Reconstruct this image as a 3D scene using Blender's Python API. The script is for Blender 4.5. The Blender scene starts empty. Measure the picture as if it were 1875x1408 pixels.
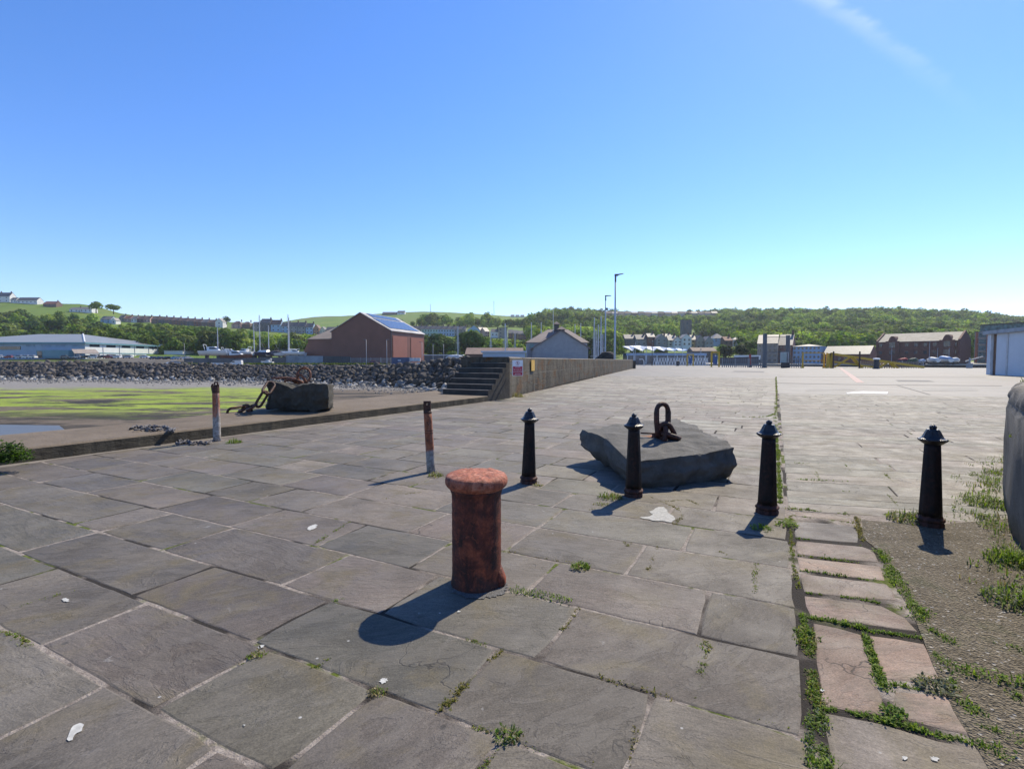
import bpy, bmesh, math, random
import numpy as np
from mathutils import Vector, Matrix, noise, Euler

C = bpy.context.scene.collection
R = random.Random(11)
NP = np.random.default_rng(5)
F = 937.5                      # focal length in photo pixels (1875 wide)
PIT = math.atan(44 / F)        # the camera looks slightly down
CAMZ = 1.6


# ------------------------------------------------------------------ placing
def ray(px, py):
    x = (px - 937.5) / F
    y = -(py - 704) / F
    return Vector((x, y * math.sin(PIT) + math.cos(PIT), y * math.cos(PIT) - math.sin(PIT)))


def G(px, py, z=0.0):          # the point of height z that shows at a photo pixel
    d = ray(px, py)
    t = (z - CAMZ) / d.z
    return Vector((d.x * t, d.y * t, z))


def P(px, py, Y):              # the point at distance Y that shows at a photo pixel
    d = ray(px, py)
    t = Y / d.y
    return Vector((d.x * t, Y, CAMZ + d.z * t))


BN = math.hypot(.515, 1)
DB = Vector((.515 / BN, 1 / BN))     # the paving joints that run away
DA = Vector((1 / BN, -.515 / BN))    # the paving joints that run across


def UV(u, v):
    return Vector((u * DA.x + v * DB.x, u * DA.y + v * DB.y))


def uv(px, py):
    g = G(px, py)
    return g.x * DA.x + g.y * DA.y, g.x * DB.x + g.y * DB.y


# ------------------------------------------------------------------ materials
GAIN = {'flagstone': .66, 'joint_mortar': .66, 'gravel_ground': .62, 'concrete_apron': .48, 'weathered_ledge': .66, 'harbour_wall_concrete': .72, 'worn_step_concrete': .72, 'kerb_cement': .68, 'block_stone': .72, 'block_stone_brown': .72,
        'beach': .74, 'armour_rock': .72, 'armour_rock_pale': .72, 'hill_grass': .80, 'foliage': .86, 'moss_and_grass': .74, 'round_wall_concrete': .62, 'yard_ground': .7, 'quay_concrete': .75, 'gull_lime': .8, 'cement_splash': .7,
        'grey_sheet_roof': .75, 'pale_slate_roof': .75, 'lichened_slate': .78, 'rusted_cap': .74, 'rusted_red_paint': .72, 'pale_coping': .75}


class NT:
    def __init__(s, name):
        m = bpy.data.materials.new(name)
        m.use_nodes = True
        s.m, s.t = m, m.node_tree
        s.b = s.t.nodes['Principled BSDF']
        s.co = None
        s.src = None

    def n(s, typ, **kw):
        nd = s.t.nodes.new(typ)
        for k, v in kw.items():
            setattr(nd, k, v)
        return nd

    def l(s, a, b):
        s.t.links.new(a, b)

    def coord(s, scale=(1, 1, 1), rot=(0, 0, 0)):
        if s.co is None:
            s.co = s.n('ShaderNodeTexCoord')
        mp = s.n('ShaderNodeMapping')
        mp.inputs['Scale'].default_value = scale
        mp.inputs['Rotation'].default_value = rot
        s.l(s.src or s.co.outputs['Object'], mp.inputs[0])
        return mp.outputs[0]

    def noise(s, scale, detail=4, rough=.6, vec=None, dist=0.0):
        nd = s.n('ShaderNodeTexNoise')
        nd.inputs['Scale'].default_value = scale
        nd.inputs['Detail'].default_value = detail
        nd.inputs['Roughness'].default_value = rough
        nd.inputs['Distortion'].default_value = dist
        s.l(vec if vec is not None else s.coord(), nd.inputs['Vector'])
        return nd.outputs['Fac']

    def ramp(s, fac, *stops):
        nd = s.n('ShaderNodeValToRGB')
        el = nd.color_ramp.elements
        while len(el) < len(stops):
            el.new(.5)
        for e, (p, c) in zip(el, stops):
            e.position = p
            e.color = (c[0], c[1], c[2], 1) if not isinstance(c, (int, float)) else (c, c, c, 1)
        s.l(fac, nd.inputs[0])
        return nd.outputs[0]

    def mix(s, fac, a, b, typ='MIX'):
        nd = s.n('ShaderNodeMix', data_type='RGBA', blend_type=typ)
        for v, i in ((fac, 0), (a, 6), (b, 7)):
            if isinstance(v, (int, float)):
                nd.inputs[i].default_value = v if i == 0 else (v, v, v, 1)
            elif isinstance(v, tuple):
                nd.inputs[i].default_value = (v[0], v[1], v[2], 1)
            else:
                s.l(v, nd.inputs[i])
        return nd.outputs[2]

    def math(s, op, a, b=0.0):
        nd = s.n('ShaderNodeMath', operation=op)
        for v, i in ((a, 0), (b, 1)):
            if isinstance(v, (int, float)):
                nd.inputs[i].default_value = v
            else:
                s.l(v, nd.inputs[i])
        return nd.outputs[0]

    def attr(s, name='tint'):
        return s.n('ShaderNodeAttribute', attribute_name=name).outputs['Color']

    def bump(s, h, strength=.4, dist=.02):
        nd = s.n('ShaderNodeBump')
        nd.inputs['Strength'].default_value = strength
        nd.inputs['Distance'].default_value = dist
        s.l(h, nd.inputs['Height'])
        s.l(nd.outputs[0], s.b.inputs['Normal'])

    def gained(s, col):
        g = GAIN.get(s.m.name, 1)
        return col if g == 1 else s.mix(1.0, col, (g, g, g), 'MULTIPLY')

    def done(s, col, rough=.8, spec=.5, metal=0.0):
        col = s.gained(col)
        for v, k in ((col, 'Base Color'), (rough, 'Roughness'), (spec, 'Specular IOR Level'), (metal, 'Metallic')):
            if isinstance(v, (int, float)):
                s.b.inputs[k].default_value = v
            elif isinstance(v, tuple):
                s.b.inputs[k].default_value = (v[0], v[1], v[2], 1)
            else:
                s.l(v, s.b.inputs[k])
        return s.m


_cache = {}


def plain(name, col, rough=.7, scale=3.0, var=.25, spec=.5, metal=0.0, bump=0.0):
    """one colour, broken up by noise"""
    if name in _cache:
        return _cache[name]
    t = NT(name)
    f = t.noise(scale, 5, .65)
    lo = tuple(c * (1 - var) for c in col)
    hi = tuple(min(1, c * (1 + var)) for c in col)
    c = t.ramp(f, (.3, lo), (.7, hi))
    if bump:
        t.bump(t.noise(scale * 6, 4), bump, .02)
    _cache[name] = t.done(c, rough, spec, metal)
    return _cache[name]


def stone_slab():
    t = NT('flagstone')
    base = t.attr()
    rnd_ = t.attr('rnd')                       # every slab is its own piece of stone: turned and shifted grain
    sr = t.n('ShaderNodeSeparateColor')
    t.l(rnd_, sr.inputs[0])
    tc = t.n('ShaderNodeTexCoord')
    vr = t.n('ShaderNodeVectorRotate', rotation_type='Z_AXIS')
    t.l(tc.outputs['Object'], vr.inputs['Vector'])
    t.l(t.math('ADD', t.math('MULTIPLY', sr.outputs[0], 1.5), -.9), vr.inputs['Angle'])
    va = t.n('ShaderNodeVectorMath', operation='ADD')
    vm = t.n('ShaderNodeVectorMath', operation='SCALE')
    t.l(rnd_, vm.inputs[0])
    vm.inputs['Scale'].default_value = 37
    t.l(vr.outputs[0], va.inputs[0])
    t.l(vm.outputs[0], va.inputs[1])
    t.src = va.outputs[0]
    big = t.ramp(t.noise(.9, 4, .6), (.3, .62), (.7, 1.34))
    c = t.mix(1.0, base, big, 'MULTIPLY')
    streak = t.ramp(t.noise(5, 5, .7, t.coord((1, 4.5, 1), (0, 0, -.48)), .6), (.33, .84), (.67, 1.14))
    c = t.mix(1.0, c, streak, 'MULTIPLY')
    och = t.ramp(t.noise(1.7, 5, .62, None, .6), (.52, 0), (.66, .7))
    c = t.mix(och, c, (.165, .135, .075))
    pale = t.ramp(t.noise(2.6, 5, .7, None, .8), (.6, 0), (.78, .35))
    c = t.mix(pale, c, (.28, .26, .24))
    dark = t.ramp(t.noise(3.4, 6, .7, None, .4), (.58, 0), (.8, .6))
    c = t.mix(dark, c, (.045, .044, .045))
    # small dark pock marks
    vo = t.n('ShaderNodeTexVoronoi')
    vo.inputs['Scale'].default_value = 5
    t.l(t.coord(), vo.inputs['Vector'])
    spot = t.ramp(vo.outputs['Distance'], (.05, .75), (.1, 0))
    sel = t.ramp(t.noise(1.1, 2), (.5, 0), (.56, 1))
    c = t.mix(t.math('MULTIPLY', spot, sel), c, (.04, .04, .04))
    # shell and lime flecks
    v2 = t.n('ShaderNodeTexVoronoi')
    v2.inputs['Scale'].default_value = 7.5
    t.l(t.coord(), v2.inputs['Vector'])
    sp2 = t.ramp(v2.outputs['Distance'], (.035, .9), (.07, 0))
    rnd = t.n('ShaderNodeSeparateColor')
    t.l(v2.outputs['Color'], rnd.inputs[0])
    sel2 = t.ramp(rnd.outputs[0], (.72, 0), (.76, 1))
    c = t.mix(t.math('MULTIPLY', sp2, sel2), c, (.55, .55, .53))
    # pale gull streaks: stretched
    st = t.ramp(t.noise(9, 3, .5, t.coord((1, .35, 1), (0, 0, .7)), 1.2), (.74, 0), (.79, .6))
    c = t.mix(st, c, (.45, .44, .42))
    mid = t.ramp(t.noise(24, 5, .72, t.coord((1, 1.8, 1), (0, 0, -.48)), .5), (.33, .84), (.5, 1.0), (.68, 1.16))
    c = t.mix(1.0, c, mid, 'MULTIPLY')
    fine = t.ramp(t.noise(110, 3, .7), (.3, .66), (.7, 1.34))
    c = t.mix(1.0, c, fine, 'MULTIPLY')
    v3 = t.n('ShaderNodeTexVoronoi', feature='DISTANCE_TO_EDGE')
    v3.inputs['Scale'].default_value = 1.15
    wv = t.n('ShaderNodeVectorMath', operation='ADD')
    nz3 = t.n('ShaderNodeTexNoise')
    nz3.inputs['Scale'].default_value = 2.6
    nz3.inputs['Detail'].default_value = 4
    t.l(t.coord(), nz3.inputs['Vector'])
    t.l(t.coord(), wv.inputs[0])
    t.l(nz3.outputs['Color'], wv.inputs[1])
    t.l(wv.outputs[0], v3.inputs['Vector'])
    ck = t.ramp(v3.outputs['Distance'], (.003, .75), (.010, 0))
    ck = t.math('MULTIPLY', ck, t.ramp(t.noise(.9, 3, .6, t.coord((1, 1, 1), (2, 1, 0))), (.56, 0), (.62, 1)))
    c = t.mix(ck, c, (.035, .033, .03))
    flake = t.ramp(t.noise(2.0, 6, .66, t.coord((1, 2.2, 1), (0, 0, -.48)), .7), (.50, 0), (.515, 1))
    c = t.mix(t.math('MULTIPLY', flake, .22), c, (.22, .2, .175))
    h = t.math('ADD', t.math('MULTIPLY', flake, .35), t.math('MULTIPLY', t.noise(70, 5, .75), .5))
    h = t.math('ADD', h, t.math('MULTIPLY', ck, -.6))
    h = t.math('ADD', h, t.math('MULTIPLY', t.noise(6, 4, .6, t.coord((1, 3.5, 1), (0, 0, -.48)), .8), .9))
    t.bump(h, .55, .012)
    rough = t.ramp(t.noise(3, 3), (.3, .62), (.7, .85))
    return t.done(c, rough, .32)


def mortar_mat():
    t = NT('joint_mortar')
    pale = t.ramp(t.noise(22, 4), (.3, (.24, .20, .17)), (.7, (.5, .44, .38)))
    moss = t.ramp(t.noise(40, 4), (.3, (.05, .075, .012)), (.7, (.19, .23, .03)))
    m = t.ramp(t.noise(1.5, 4, .65), (.55, 0), (.6, 1))
    c = t.mix(m, pale, moss)
    d = t.ramp(t.noise(.85, 3, .6, t.coord((1, 1, 1), (1, 2, 3))), (.44, 1), (.5, 0))
    c = t.mix(d, c, (.045, .038, .032))
    t.bump(t.noise(90, 4), .7, .02)
    return t.done(c, .95, .2)


def moss_mat():
    t = NT('moss_and_grass')
    c = t.mix(1.0, t.attr(), t.ramp(t.noise(35, 3), (.3, .7), (.7, 1.4)), 'MULTIPLY')
    t.done(c, .75, .25)
    tr = t.n('ShaderNodeBsdfTranslucent')
    mx = t.n('ShaderNodeMixShader')
    mx.inputs[0].default_value = .35
    t.l(t.gained(t.mix(1.0, c, (1.5, 1.6, .7), 'MULTIPLY')), tr.inputs[0])
    out = [n for n in t.t.nodes if n.type == 'OUTPUT_MATERIAL'][0]
    t.l(t.b.outputs[0], mx.inputs[1])
    t.l(tr.outputs[0], mx.inputs[2])
    t.l(mx.outputs[0], out.inputs[0])
    return t.m


def concrete(name, a, b, scale=.5, stain=(.07, .06, .045), stain_amt=.5, rough=.75, lines=None):
    t = NT(name)
    c = t.ramp(t.noise(scale, 6, .65, None, .3), (.32, a), (.68, b))
    s = t.ramp(t.noise(scale * 3.1, 6, .7, None, .8), (.52, 0), (.75, stain_amt))
    c = t.mix(s, c, stain)
    fine = t.ramp(t.noise(60, 4, .7), (.25, .78), (.75, 1.2))
    c = t.mix(1.0, c, fine, 'MULTIPLY')
    t.bump(t.math('ADD', t.noise(45, 5, .7), t.noise(4, 4)), .45, .015)
    return t.done(c, rough, .45)


def rust(name, dark, mid, bright, grey, gfac=.62, scale=9, rough=.75, base=None, spec=.4):
    t = NT(name)
    c = t.ramp(t.noise(scale, 6, .68, None, .5), (.3, dark), (.5, mid), (.68, bright))
    bl = t.ramp(t.noise(scale * .45, 5, .7, t.coord((1, 1, .45)), .6), (gfac - .08, 0), (gfac + .06, .85))
    c = t.mix(bl, c, grey)
    st = t.ramp(t.noise(scale * 2.2, 5, .7, t.coord((1, 1, .12))), (.35, .6), (.65, 1.35))
    c = t.mix(1.0, c, st, 'MULTIPLY')
    fl = t.ramp(t.noise(scale * 3.2, 6, .72, None, .6), (.56, 0), (.6, 1))
    c = t.mix(t.math('MULTIPLY', fl, .55), c, bright)
    fd = t.ramp(t.noise(scale * 2.3, 6, .75, t.coord((1, 1, 1), (1, 2, .5)), .8), (.58, 0), (.63, 1))
    c = t.mix(t.math('MULTIPLY', fd, .8), c, dark)
    fine = t.ramp(t.noise(scale * 9, 4, .8), (.25, .65), (.75, 1.35))
    c = t.mix(1.0, c, fine, 'MULTIPLY')
    if base is not None:
        sx = t.n('ShaderNodeSeparateXYZ')
        t.l(t.coord(), sx.inputs[0])
        zz = t.math('ADD', sx.outputs[2], t.math('MULTIPLY', t.math('SUBTRACT', t.noise(7, 5, .7), .5), base[1]))
        lowp = t.n('ShaderNodeMapRange')
        t.l(zz, lowp.inputs[0])
        lowp.inputs[1].default_value, lowp.inputs[2].default_value = base[0] - .03, base[0] + .03
        lowp.inputs[3].default_value, lowp.inputs[4].default_value = .9, 0
        c = t.mix(lowp.outputs[0], c, t.ramp(t.noise(16, 4, .7), (.35, base[2]), (.65, base[3])))
    t.bump(t.math('MULTIPLY', fl, .6) if False else t.math('ADD', t.noise(scale * 2, 5, .7), t.math('MULTIPLY', t.noise(scale * 9, 5, .8), .6)), .7, .012)
    return t.done(c, rough, spec)


def rockm(name, a, b, scale=4, speck=(.3, .29, .27), bump=.8):
    t = NT(name)
    c = t.ramp(t.noise(scale, 6, .7, None, .4), (.3, a), (.7, b))
    s = t.ramp(t.noise(scale * 7, 5, .7), (.6, 0), (.75, .6))
    c = t.mix(s, c, speck)
    at = t.attr()
    c = t.mix(1.0, c, at, 'MULTIPLY') if name.startswith('armour') else c
    t.bump(t.math('ADD', t.noise(scale * 3, 6, .75), t.math('MULTIPLY', t.noise(scale * 14, 5, .8), .4)), bump, .03)
    return t.done(c, .88, .3)


def leafm(name='foliage', gain=1.0):
    t = NT(name)
    c = t.attr()
    t.done(c, .75, .08)
    tr = t.n('ShaderNodeBsdfTranslucent')
    mx = t.n('ShaderNodeMixShader')
    mx.inputs[0].default_value = .32
    t.l(t.gained(t.mix(1.0, c, (1.3, 1.4, .5), 'MULTIPLY')), tr.inputs[0])
    out = [n for n in t.t.nodes if n.type == 'OUTPUT_MATERIAL'][0]
    t.l(t.b.outputs[0], mx.inputs[1])
    t.l(tr.outputs[0], mx.inputs[2])
    t.l(mx.outputs[0], out.inputs[0])
    return t.m


def glassm(name='window_glass', col=(.03, .04, .05), rough=.08):
    if name in _cache:
        return _cache[name]
    t = NT(name)
    c = t.ramp(t.noise(.7, 2), (.35, tuple(x * .6 for x in col)), (.65, tuple(x * 1.5 for x in col)))
    _cache[name] = t.done(c, rough, .6)
    return _cache[name]


# ------------------------------------------------------------------ mesh builder
class MB:
    def __init__(s):
        s.v, s.f, s.t, s.rn = [], [], [], []
        s.tint = None
        s.rnd = None

    def add(s, vs, fs):
        o = len(s.v)
        s.v += [tuple(v) for v in vs]
        for f in fs:
            s.f.append([i + o for i in f])
            s.t.append(s.tint)
            s.rn.append(s.rnd)
        return s

    def poly(s, pts):
        return s.add(pts, [list(range(len(pts)))])

    def box(s, cx, cy, cz, sx, sy, sz, rz=0.0):
        c, q = math.cos(rz), math.sin(rz)
        vs = []
        for z in (-.5, .5):
            for x, y in ((-.5, -.5), (.5, -.5), (.5, .5), (-.5, .5)):
                X, Y = x * sx, y * sy
                vs.append((cx + X * c - Y * q, cy + X * q + Y * c, cz + z * sz))
        return s.add(vs, [(3, 2, 1, 0), (4, 5, 6, 7), (0, 1, 5, 4), (1, 2, 6, 5), (2, 3, 7, 6), (3, 0, 4, 7)])

    def hull(s, bottom, top):            # two rings with the same count, closed with caps
        n = len(bottom)
        fs = [list(range(n))[::-1], list(range(n, 2 * n))]
        fs += [(i, (i + 1) % n, n + (i + 1) % n, n + i) for i in range(n)]
        return s.add(list(bottom) + list(top), fs)

    def prism(s, poly, z0, z1):
        return s.hull([(p[0], p[1], z0) for p in poly], [(p[0], p[1], z1) for p in poly])

    def loft(s, rings, cap=True):
        n = len(rings[0])
        vs, fs = [], []
        for r in rings:
            vs += list(r)
        for k in range(len(rings) - 1):
            for i in range(n):
                j = (i + 1) % n
                fs.append((k * n + i, k * n + j, (k + 1) * n + j, (k + 1) * n + i))
        if cap:
            fs.append(list(range(n))[::-1])
            fs.append([(len(rings) - 1) * n + i for i in range(n)])
        return s.add(vs, fs)

    def tube(s, pts, r, n=8, closed=False):
        pts = [Vector(p) for p in pts]
        m = len(pts)
        rs = r if isinstance(r, (list, tuple)) else [r] * m
        rings = []
        up = None
        for i in range(m):
            a = pts[(i - 1) % m] if (closed or i > 0) else pts[i]
            b = pts[(i + 1) % m] if (closed or i < m - 1) else pts[i]
            d = (b - a).normalized()
            if up is None:
                up = Vector((0, 0, 1)) if abs(d.z) < .9 else Vector((1, 0, 0))
            x = d.cross(up).normalized()
            up = x.cross(d).normalized()
            rings.append([pts[i] + (x * math.cos(2 * math.pi * k / n) + up * math.sin(2 * math.pi * k / n)) * rs[i] for k in range(n)])
        if closed:
            vs = [v for q in rings for v in q]
            fs = [(k * n + i, k * n + (i + 1) % n, ((k + 1) % m) * n + (i + 1) % n, ((k + 1) % m) * n + i) for k in range(m) for i in range(n)]
            return s.add(vs, fs)
        return s.loft(rings)

    def bar(s, a, b, w, h=None):
        return s.tube([a, b], [w * .7071] * 2, 4) if h is None else s.tube([a, b], w, 6)

    def lathe(s, prof, n=24, c=(0, 0, 0), rz=0.0, wob=0.0, lean=(0, 0)):
        rings = []
        for k, (r, z) in enumerate(prof):
            rings.append([(c[0] + lean[0] * z + r * math.cos(rz + 2 * math.pi * i / n), c[1] + lean[1] * z + r * math.sin(rz + 2 * math.pi * i / n),
                           c[2] + z + (wob * noise.noise((r * math.cos(6.28 * i / n) * 9, r * math.sin(6.28 * i / n) * 9, z * 9)) if wob else 0)) for i in range(n)])
        return s.loft(rings)

    def build(s, name, mat, parent=None, origin=None, smooth=False, angle=None):
        if origin is None:
            origin = root_of(parent).location if parent is not None else Vector((0, 0, 0))
        ox, oy, oz = origin
        me = bpy.data.meshes.new(name)
        me.from_pydata([(x - ox, y - oy, z - oz) for x, y, z in s.v], [], s.f)
        if any(t is not None for t in s.t):
            at = me.attributes.new('tint', 'FLOAT_COLOR', 'FACE')
            at.data.foreach_set('color', np.array([(t or (1, 1, 1)) + (1.0,) for t in s.t], dtype=np.float32).ravel())
        if any(t is not None for t in s.rn):
            at = me.attributes.new('rnd', 'FLOAT_COLOR', 'FACE')
            at.data.foreach_set('color', np.array([(t or (0, 0, 0)) + (1.0,) for t in s.rn], dtype=np.float32).ravel())
        if smooth or angle:
            me.polygons.foreach_set('use_smooth', [True] * len(me.polygons))
            if angle:
                me.set_sharp_from_angle(angle=math.radians(angle))
        me.validate()
        me.update()
        for m in (mat if isinstance(mat, (list, tuple)) else [mat]):
            me.materials.append(m)
        o = bpy.data.objects.new(name, me)
        C.objects.link(o)
        if parent is not None:
            o.parent = parent
        else:
            o.location = origin
        return o


def root_of(o):
    while o.parent is not None:
        o = o.parent
    return o


def np_build(name, V, Q, tint, mat, origin=(0, 0, 0), parent=None, normals=False):
    """V (n,3), Q (m,k) faces, tint (m,3)"""
    me = bpy.data.meshes.new(name)
    m, k = Q.shape
    me.vertices.add(len(V))
    me.vertices.foreach_set('co', (V - np.array(origin)).astype(np.float32).ravel())
    me.loops.add(m * k)
    me.loops.foreach_set('vertex_index', Q.astype(np.int32).ravel())
    me.polygons.add(m)
    me.polygons.foreach_set('loop_start', np.arange(0, m * k, k, dtype=np.int32))
    me.update(calc_edges=True)
    if tint is not None:
        at = me.attributes.new('tint', 'FLOAT_COLOR', 'FACE')
        at.data.foreach_set('color', np.hstack([tint, np.ones((m, 1))]).astype(np.float32).ravel())
    me.materials.append(mat)
    o = bpy.data.objects.new(name, me)
    C.objects.link(o)
    if parent is not None:
        o.parent = parent
    else:
        o.location = origin
    return o


def tag(o, label, cat, group=None, kind=None):
    o['label'] = label
    o['category'] = cat
    if group:
        o['group'] = group
    if kind:
        o['kind'] = kind
    return o


def thing(name, label, cat, loc, group=None, rz=0.0):
    o = bpy.data.objects.new(name, None)
    o.empty_display_size = .2
    C.objects.link(o)
    o.location = loc
    o.rotation_euler = (0, 0, rz)
    return tag(o, label, cat, group)


def struct(o, kind='structure', label=None):
    o['kind'] = kind
    if label:
        o['label'] = label
    return o


def copy_tree(o, parent=None):
    kids = list(o.children)
    c = o.copy()
    C.objects.link(c)
    c.parent = parent
    for k in kids:
        copy_tree(k, c)
    return c


# ------------------------------------------------------------------ camera, light, sky
scene = bpy.context.scene
cam = bpy.data.cameras.new('camera')
cam.sensor_width = 36
cam.lens = 36 * F / 1875
cam.clip_end = 9000
cam.clip_start = .05
co = bpy.data.objects.new('camera', cam)
C.objects.link(co)
co.location = (0, 0, CAMZ)
co.rotation_euler = (math.pi / 2 - PIT, 0, 0)
scene.camera = co

HAZE = .00011
SUN_AZ, SUN_EL = math.radians(36.6), math.radians(45.8)
sd = Vector((math.sin(SUN_AZ) * math.cos(SUN_EL), math.cos(SUN_AZ) * math.cos(SUN_EL), math.sin(SUN_EL)))
sl = bpy.data.lights.new('sun', 'SUN')
sl.energy = SUN_E = 5.0
sl.angle = math.radians(.5)
sl.color = (1, .895, .71)
so = bpy.data.objects.new('sun', sl)
C.objects.link(so)
so.rotation_euler = (-sd).to_track_quat('-Z', 'Y').to_euler()
so.location = (0, 0, 60)

w = bpy.data.worlds.new('World')
scene.world = w
w.use_nodes = True
wt = w.node_tree
bg = wt.nodes['Background']
sky = wt.nodes.new('ShaderNodeTexSky')
sky.sky_type = 'NISHITA'
sky.sun_disc = False
sky.sun_elevation = SUN_EL
sky.sun_rotation = SUN_AZ
sky.altitude = 0
sky.air_density = 1.0
sky.dust_density = .1
sky.ozone_density = 2.6
bg.inputs['Strength'].default_value = .103
SKY_SAT, SKY_GAM, SKY_TINT = 1.17, 1.0, (1.16, 1.19, 1.45)


def world_sky():
    def N(t, **k):
        n = wt.nodes.new(t)
        for a, b in k.items():
            setattr(n, a, b)
        return n
    L = wt.links.new
    # a thin cirrus streak high on the right, a curve on the dome of the sky
    tc = N('ShaderNodeTexCoord')
    a, b = ray(1480, -30).normalized(), ray(1800, 205).normalized()
    nrm = a.cross(b).normalized()
    along = (b - a).normalized()

    def dot(v):
        d = N('ShaderNodeVectorMath', operation='DOT_PRODUCT')
        d.inputs[1].default_value = v
        L(tc.outputs['Generated'], d.inputs[0])
        return d.outputs['Value']

    def mth(op, p, q=0.0, r=None):
        m = N('ShaderNodeMath', operation=op)
        for i, x in enumerate((p, q) if r is None else (p, q, r)):
            if isinstance(x, (int, float)):
                m.inputs[i].default_value = x
            else:
                L(x, m.inputs[i])
        return m.outputs[0]

    def mr(x, a0, a1, b0, b1, typ='SMOOTHSTEP'):
        m = N('ShaderNodeMapRange', interpolation_type=typ)
        for i, q in enumerate((x, a0, a1, b0, b1)):
            if isinstance(q, (int, float)):
                m.inputs[i].default_value = q
            else:
                L(q, m.inputs[i])
        return m.outputs[0]
    nz = N('ShaderNodeTexNoise')
    nz.inputs['Scale'].default_value = 16
    nz.inputs['Detail'].default_value = 7
    nz.inputs['Roughness'].default_value = .6
    mp = N('ShaderNodeMapping')
    mp.inputs['Rotation'].default_value = (.3, .2, .5)
    mp.inputs['Scale'].default_value = (1, 1, 3)
    L(tc.outputs['Generated'], mp.inputs[0])
    L(mp.outputs[0], nz.inputs['Vector'])
    s = dot(along)
    t0, t1 = a.dot(along), b.dot(along)
    k = mr(s, t0, t1, 0.0, 1.0, 'LINEAR')
    d = mth('ADD', dot(nrm), mth('MULTIPLY', mth('SUBTRACT', nz.outputs['Fac'], .5), .03))
    d = mth('ADD', d, mth('MULTIPLY', mth('MULTIPLY', k, mth('SUBTRACT', 1.0, k)), .025))
    side = mth('MULTIPLY', mr(d, -.010, .004, 0, 1), mr(d, .004, .026, 1, 0))
    ends = mth('MULTIPLY', mr(k, -.5, -.02, .7, 1), mr(k, -.05, 1.1, 1.0, .0))
    f = mth('MULTIPLY', mth('MULTIPLY', side, ends), mr(nz.outputs['Fac'], .3, .7, .35, 1.0))
    front = mr(dot(a), .3, .6, 0, 1)
    f = mth('MULTIPLY', mth('MULTIPLY', f, front), .27)
    hs = N('ShaderNodeHueSaturation')
    hs.inputs['Saturation'].default_value = SKY_SAT
    gm = N('ShaderNodeGamma')
    gm.inputs['Gamma'].default_value = SKY_GAM
    L(sky.outputs[0], gm.inputs['Color'])
    tn = N('ShaderNodeMix', data_type='RGBA', blend_type='MULTIPLY')
    tn.inputs[0].default_value = 1
    L(gm.outputs[0], tn.inputs[6])
    tn.inputs[7].default_value = SKY_TINT + (1,)
    L(tn.outputs[2], hs.inputs['Color'])
    mx = N('ShaderNodeMix', data_type='RGBA')
    L(f, mx.inputs[0])
    L(hs.outputs[0], mx.inputs[6])
    mx.inputs[7].default_value = (9.5, 9.8, 10.2, 1)
    L(mx.outputs[2], bg.inputs['Color'])


world_sky()
vs = scene.view_settings
vs.view_transform = 'Standard'
vs.look = 'None'
vs.exposure = .5
vs.gamma = 1
scene.cycles.max_bounces = 5
scene.cycles.diffuse_bounces = 3
scene.cycles.glossy_bounces = 2
# ================================================================= the quay floor
M_SLAB = stone_slab()
M_MORTAR = mortar_mat()
M_MOSS = moss_mat()

TINTS = [(.146, .129, .105), (.158, .140, .115), (.134, .119, .100), (.165, .139, .112), (.150, .137, .109), (.138, .118, .100), (.172, .149, .123), (.126, .114, .097)]
REDS = [(.285, .195, .15), (.26, .185, .145), (.30, .21, .165), (.25, .185, .15)]
PALES = [(0.224, 0.207, 0.163), (0.252, 0.227, 0.178), (0.202, 0.189, 0.155), (0.270, 0.245, 0.194), (0.229, 0.201, 0.158)]


def inset(poly, d):
    n = len(poly)
    ar = sum(poly[i][0] * poly[(i + 1) % n][1] - poly[(i + 1) % n][0] * poly[i][1] for i in range(n))
    sg = 1 if ar > 0 else -1
    L = []
    for i in range(n):
        a, b = Vector(poly[i][:2]), Vector(poly[(i + 1) % n][:2])
        e = (b - a).normalized()
        nn = Vector((-e.y, e.x)) * sg
        L.append((a + nn * d, e))
    out = []
    for i in range(n):
        (p, e), (q, g) = L[i - 1], L[i]
        den = e.x * g.y - e.y * g.x
        if abs(den) < .02:
            out.append(q)
            continue
        t = ((q.x - p.x) * g.y - (q.y - p.y) * g.x) / den
        out.append(p + e * t)
    if sg < 0:
        out.reverse()
    return out


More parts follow.
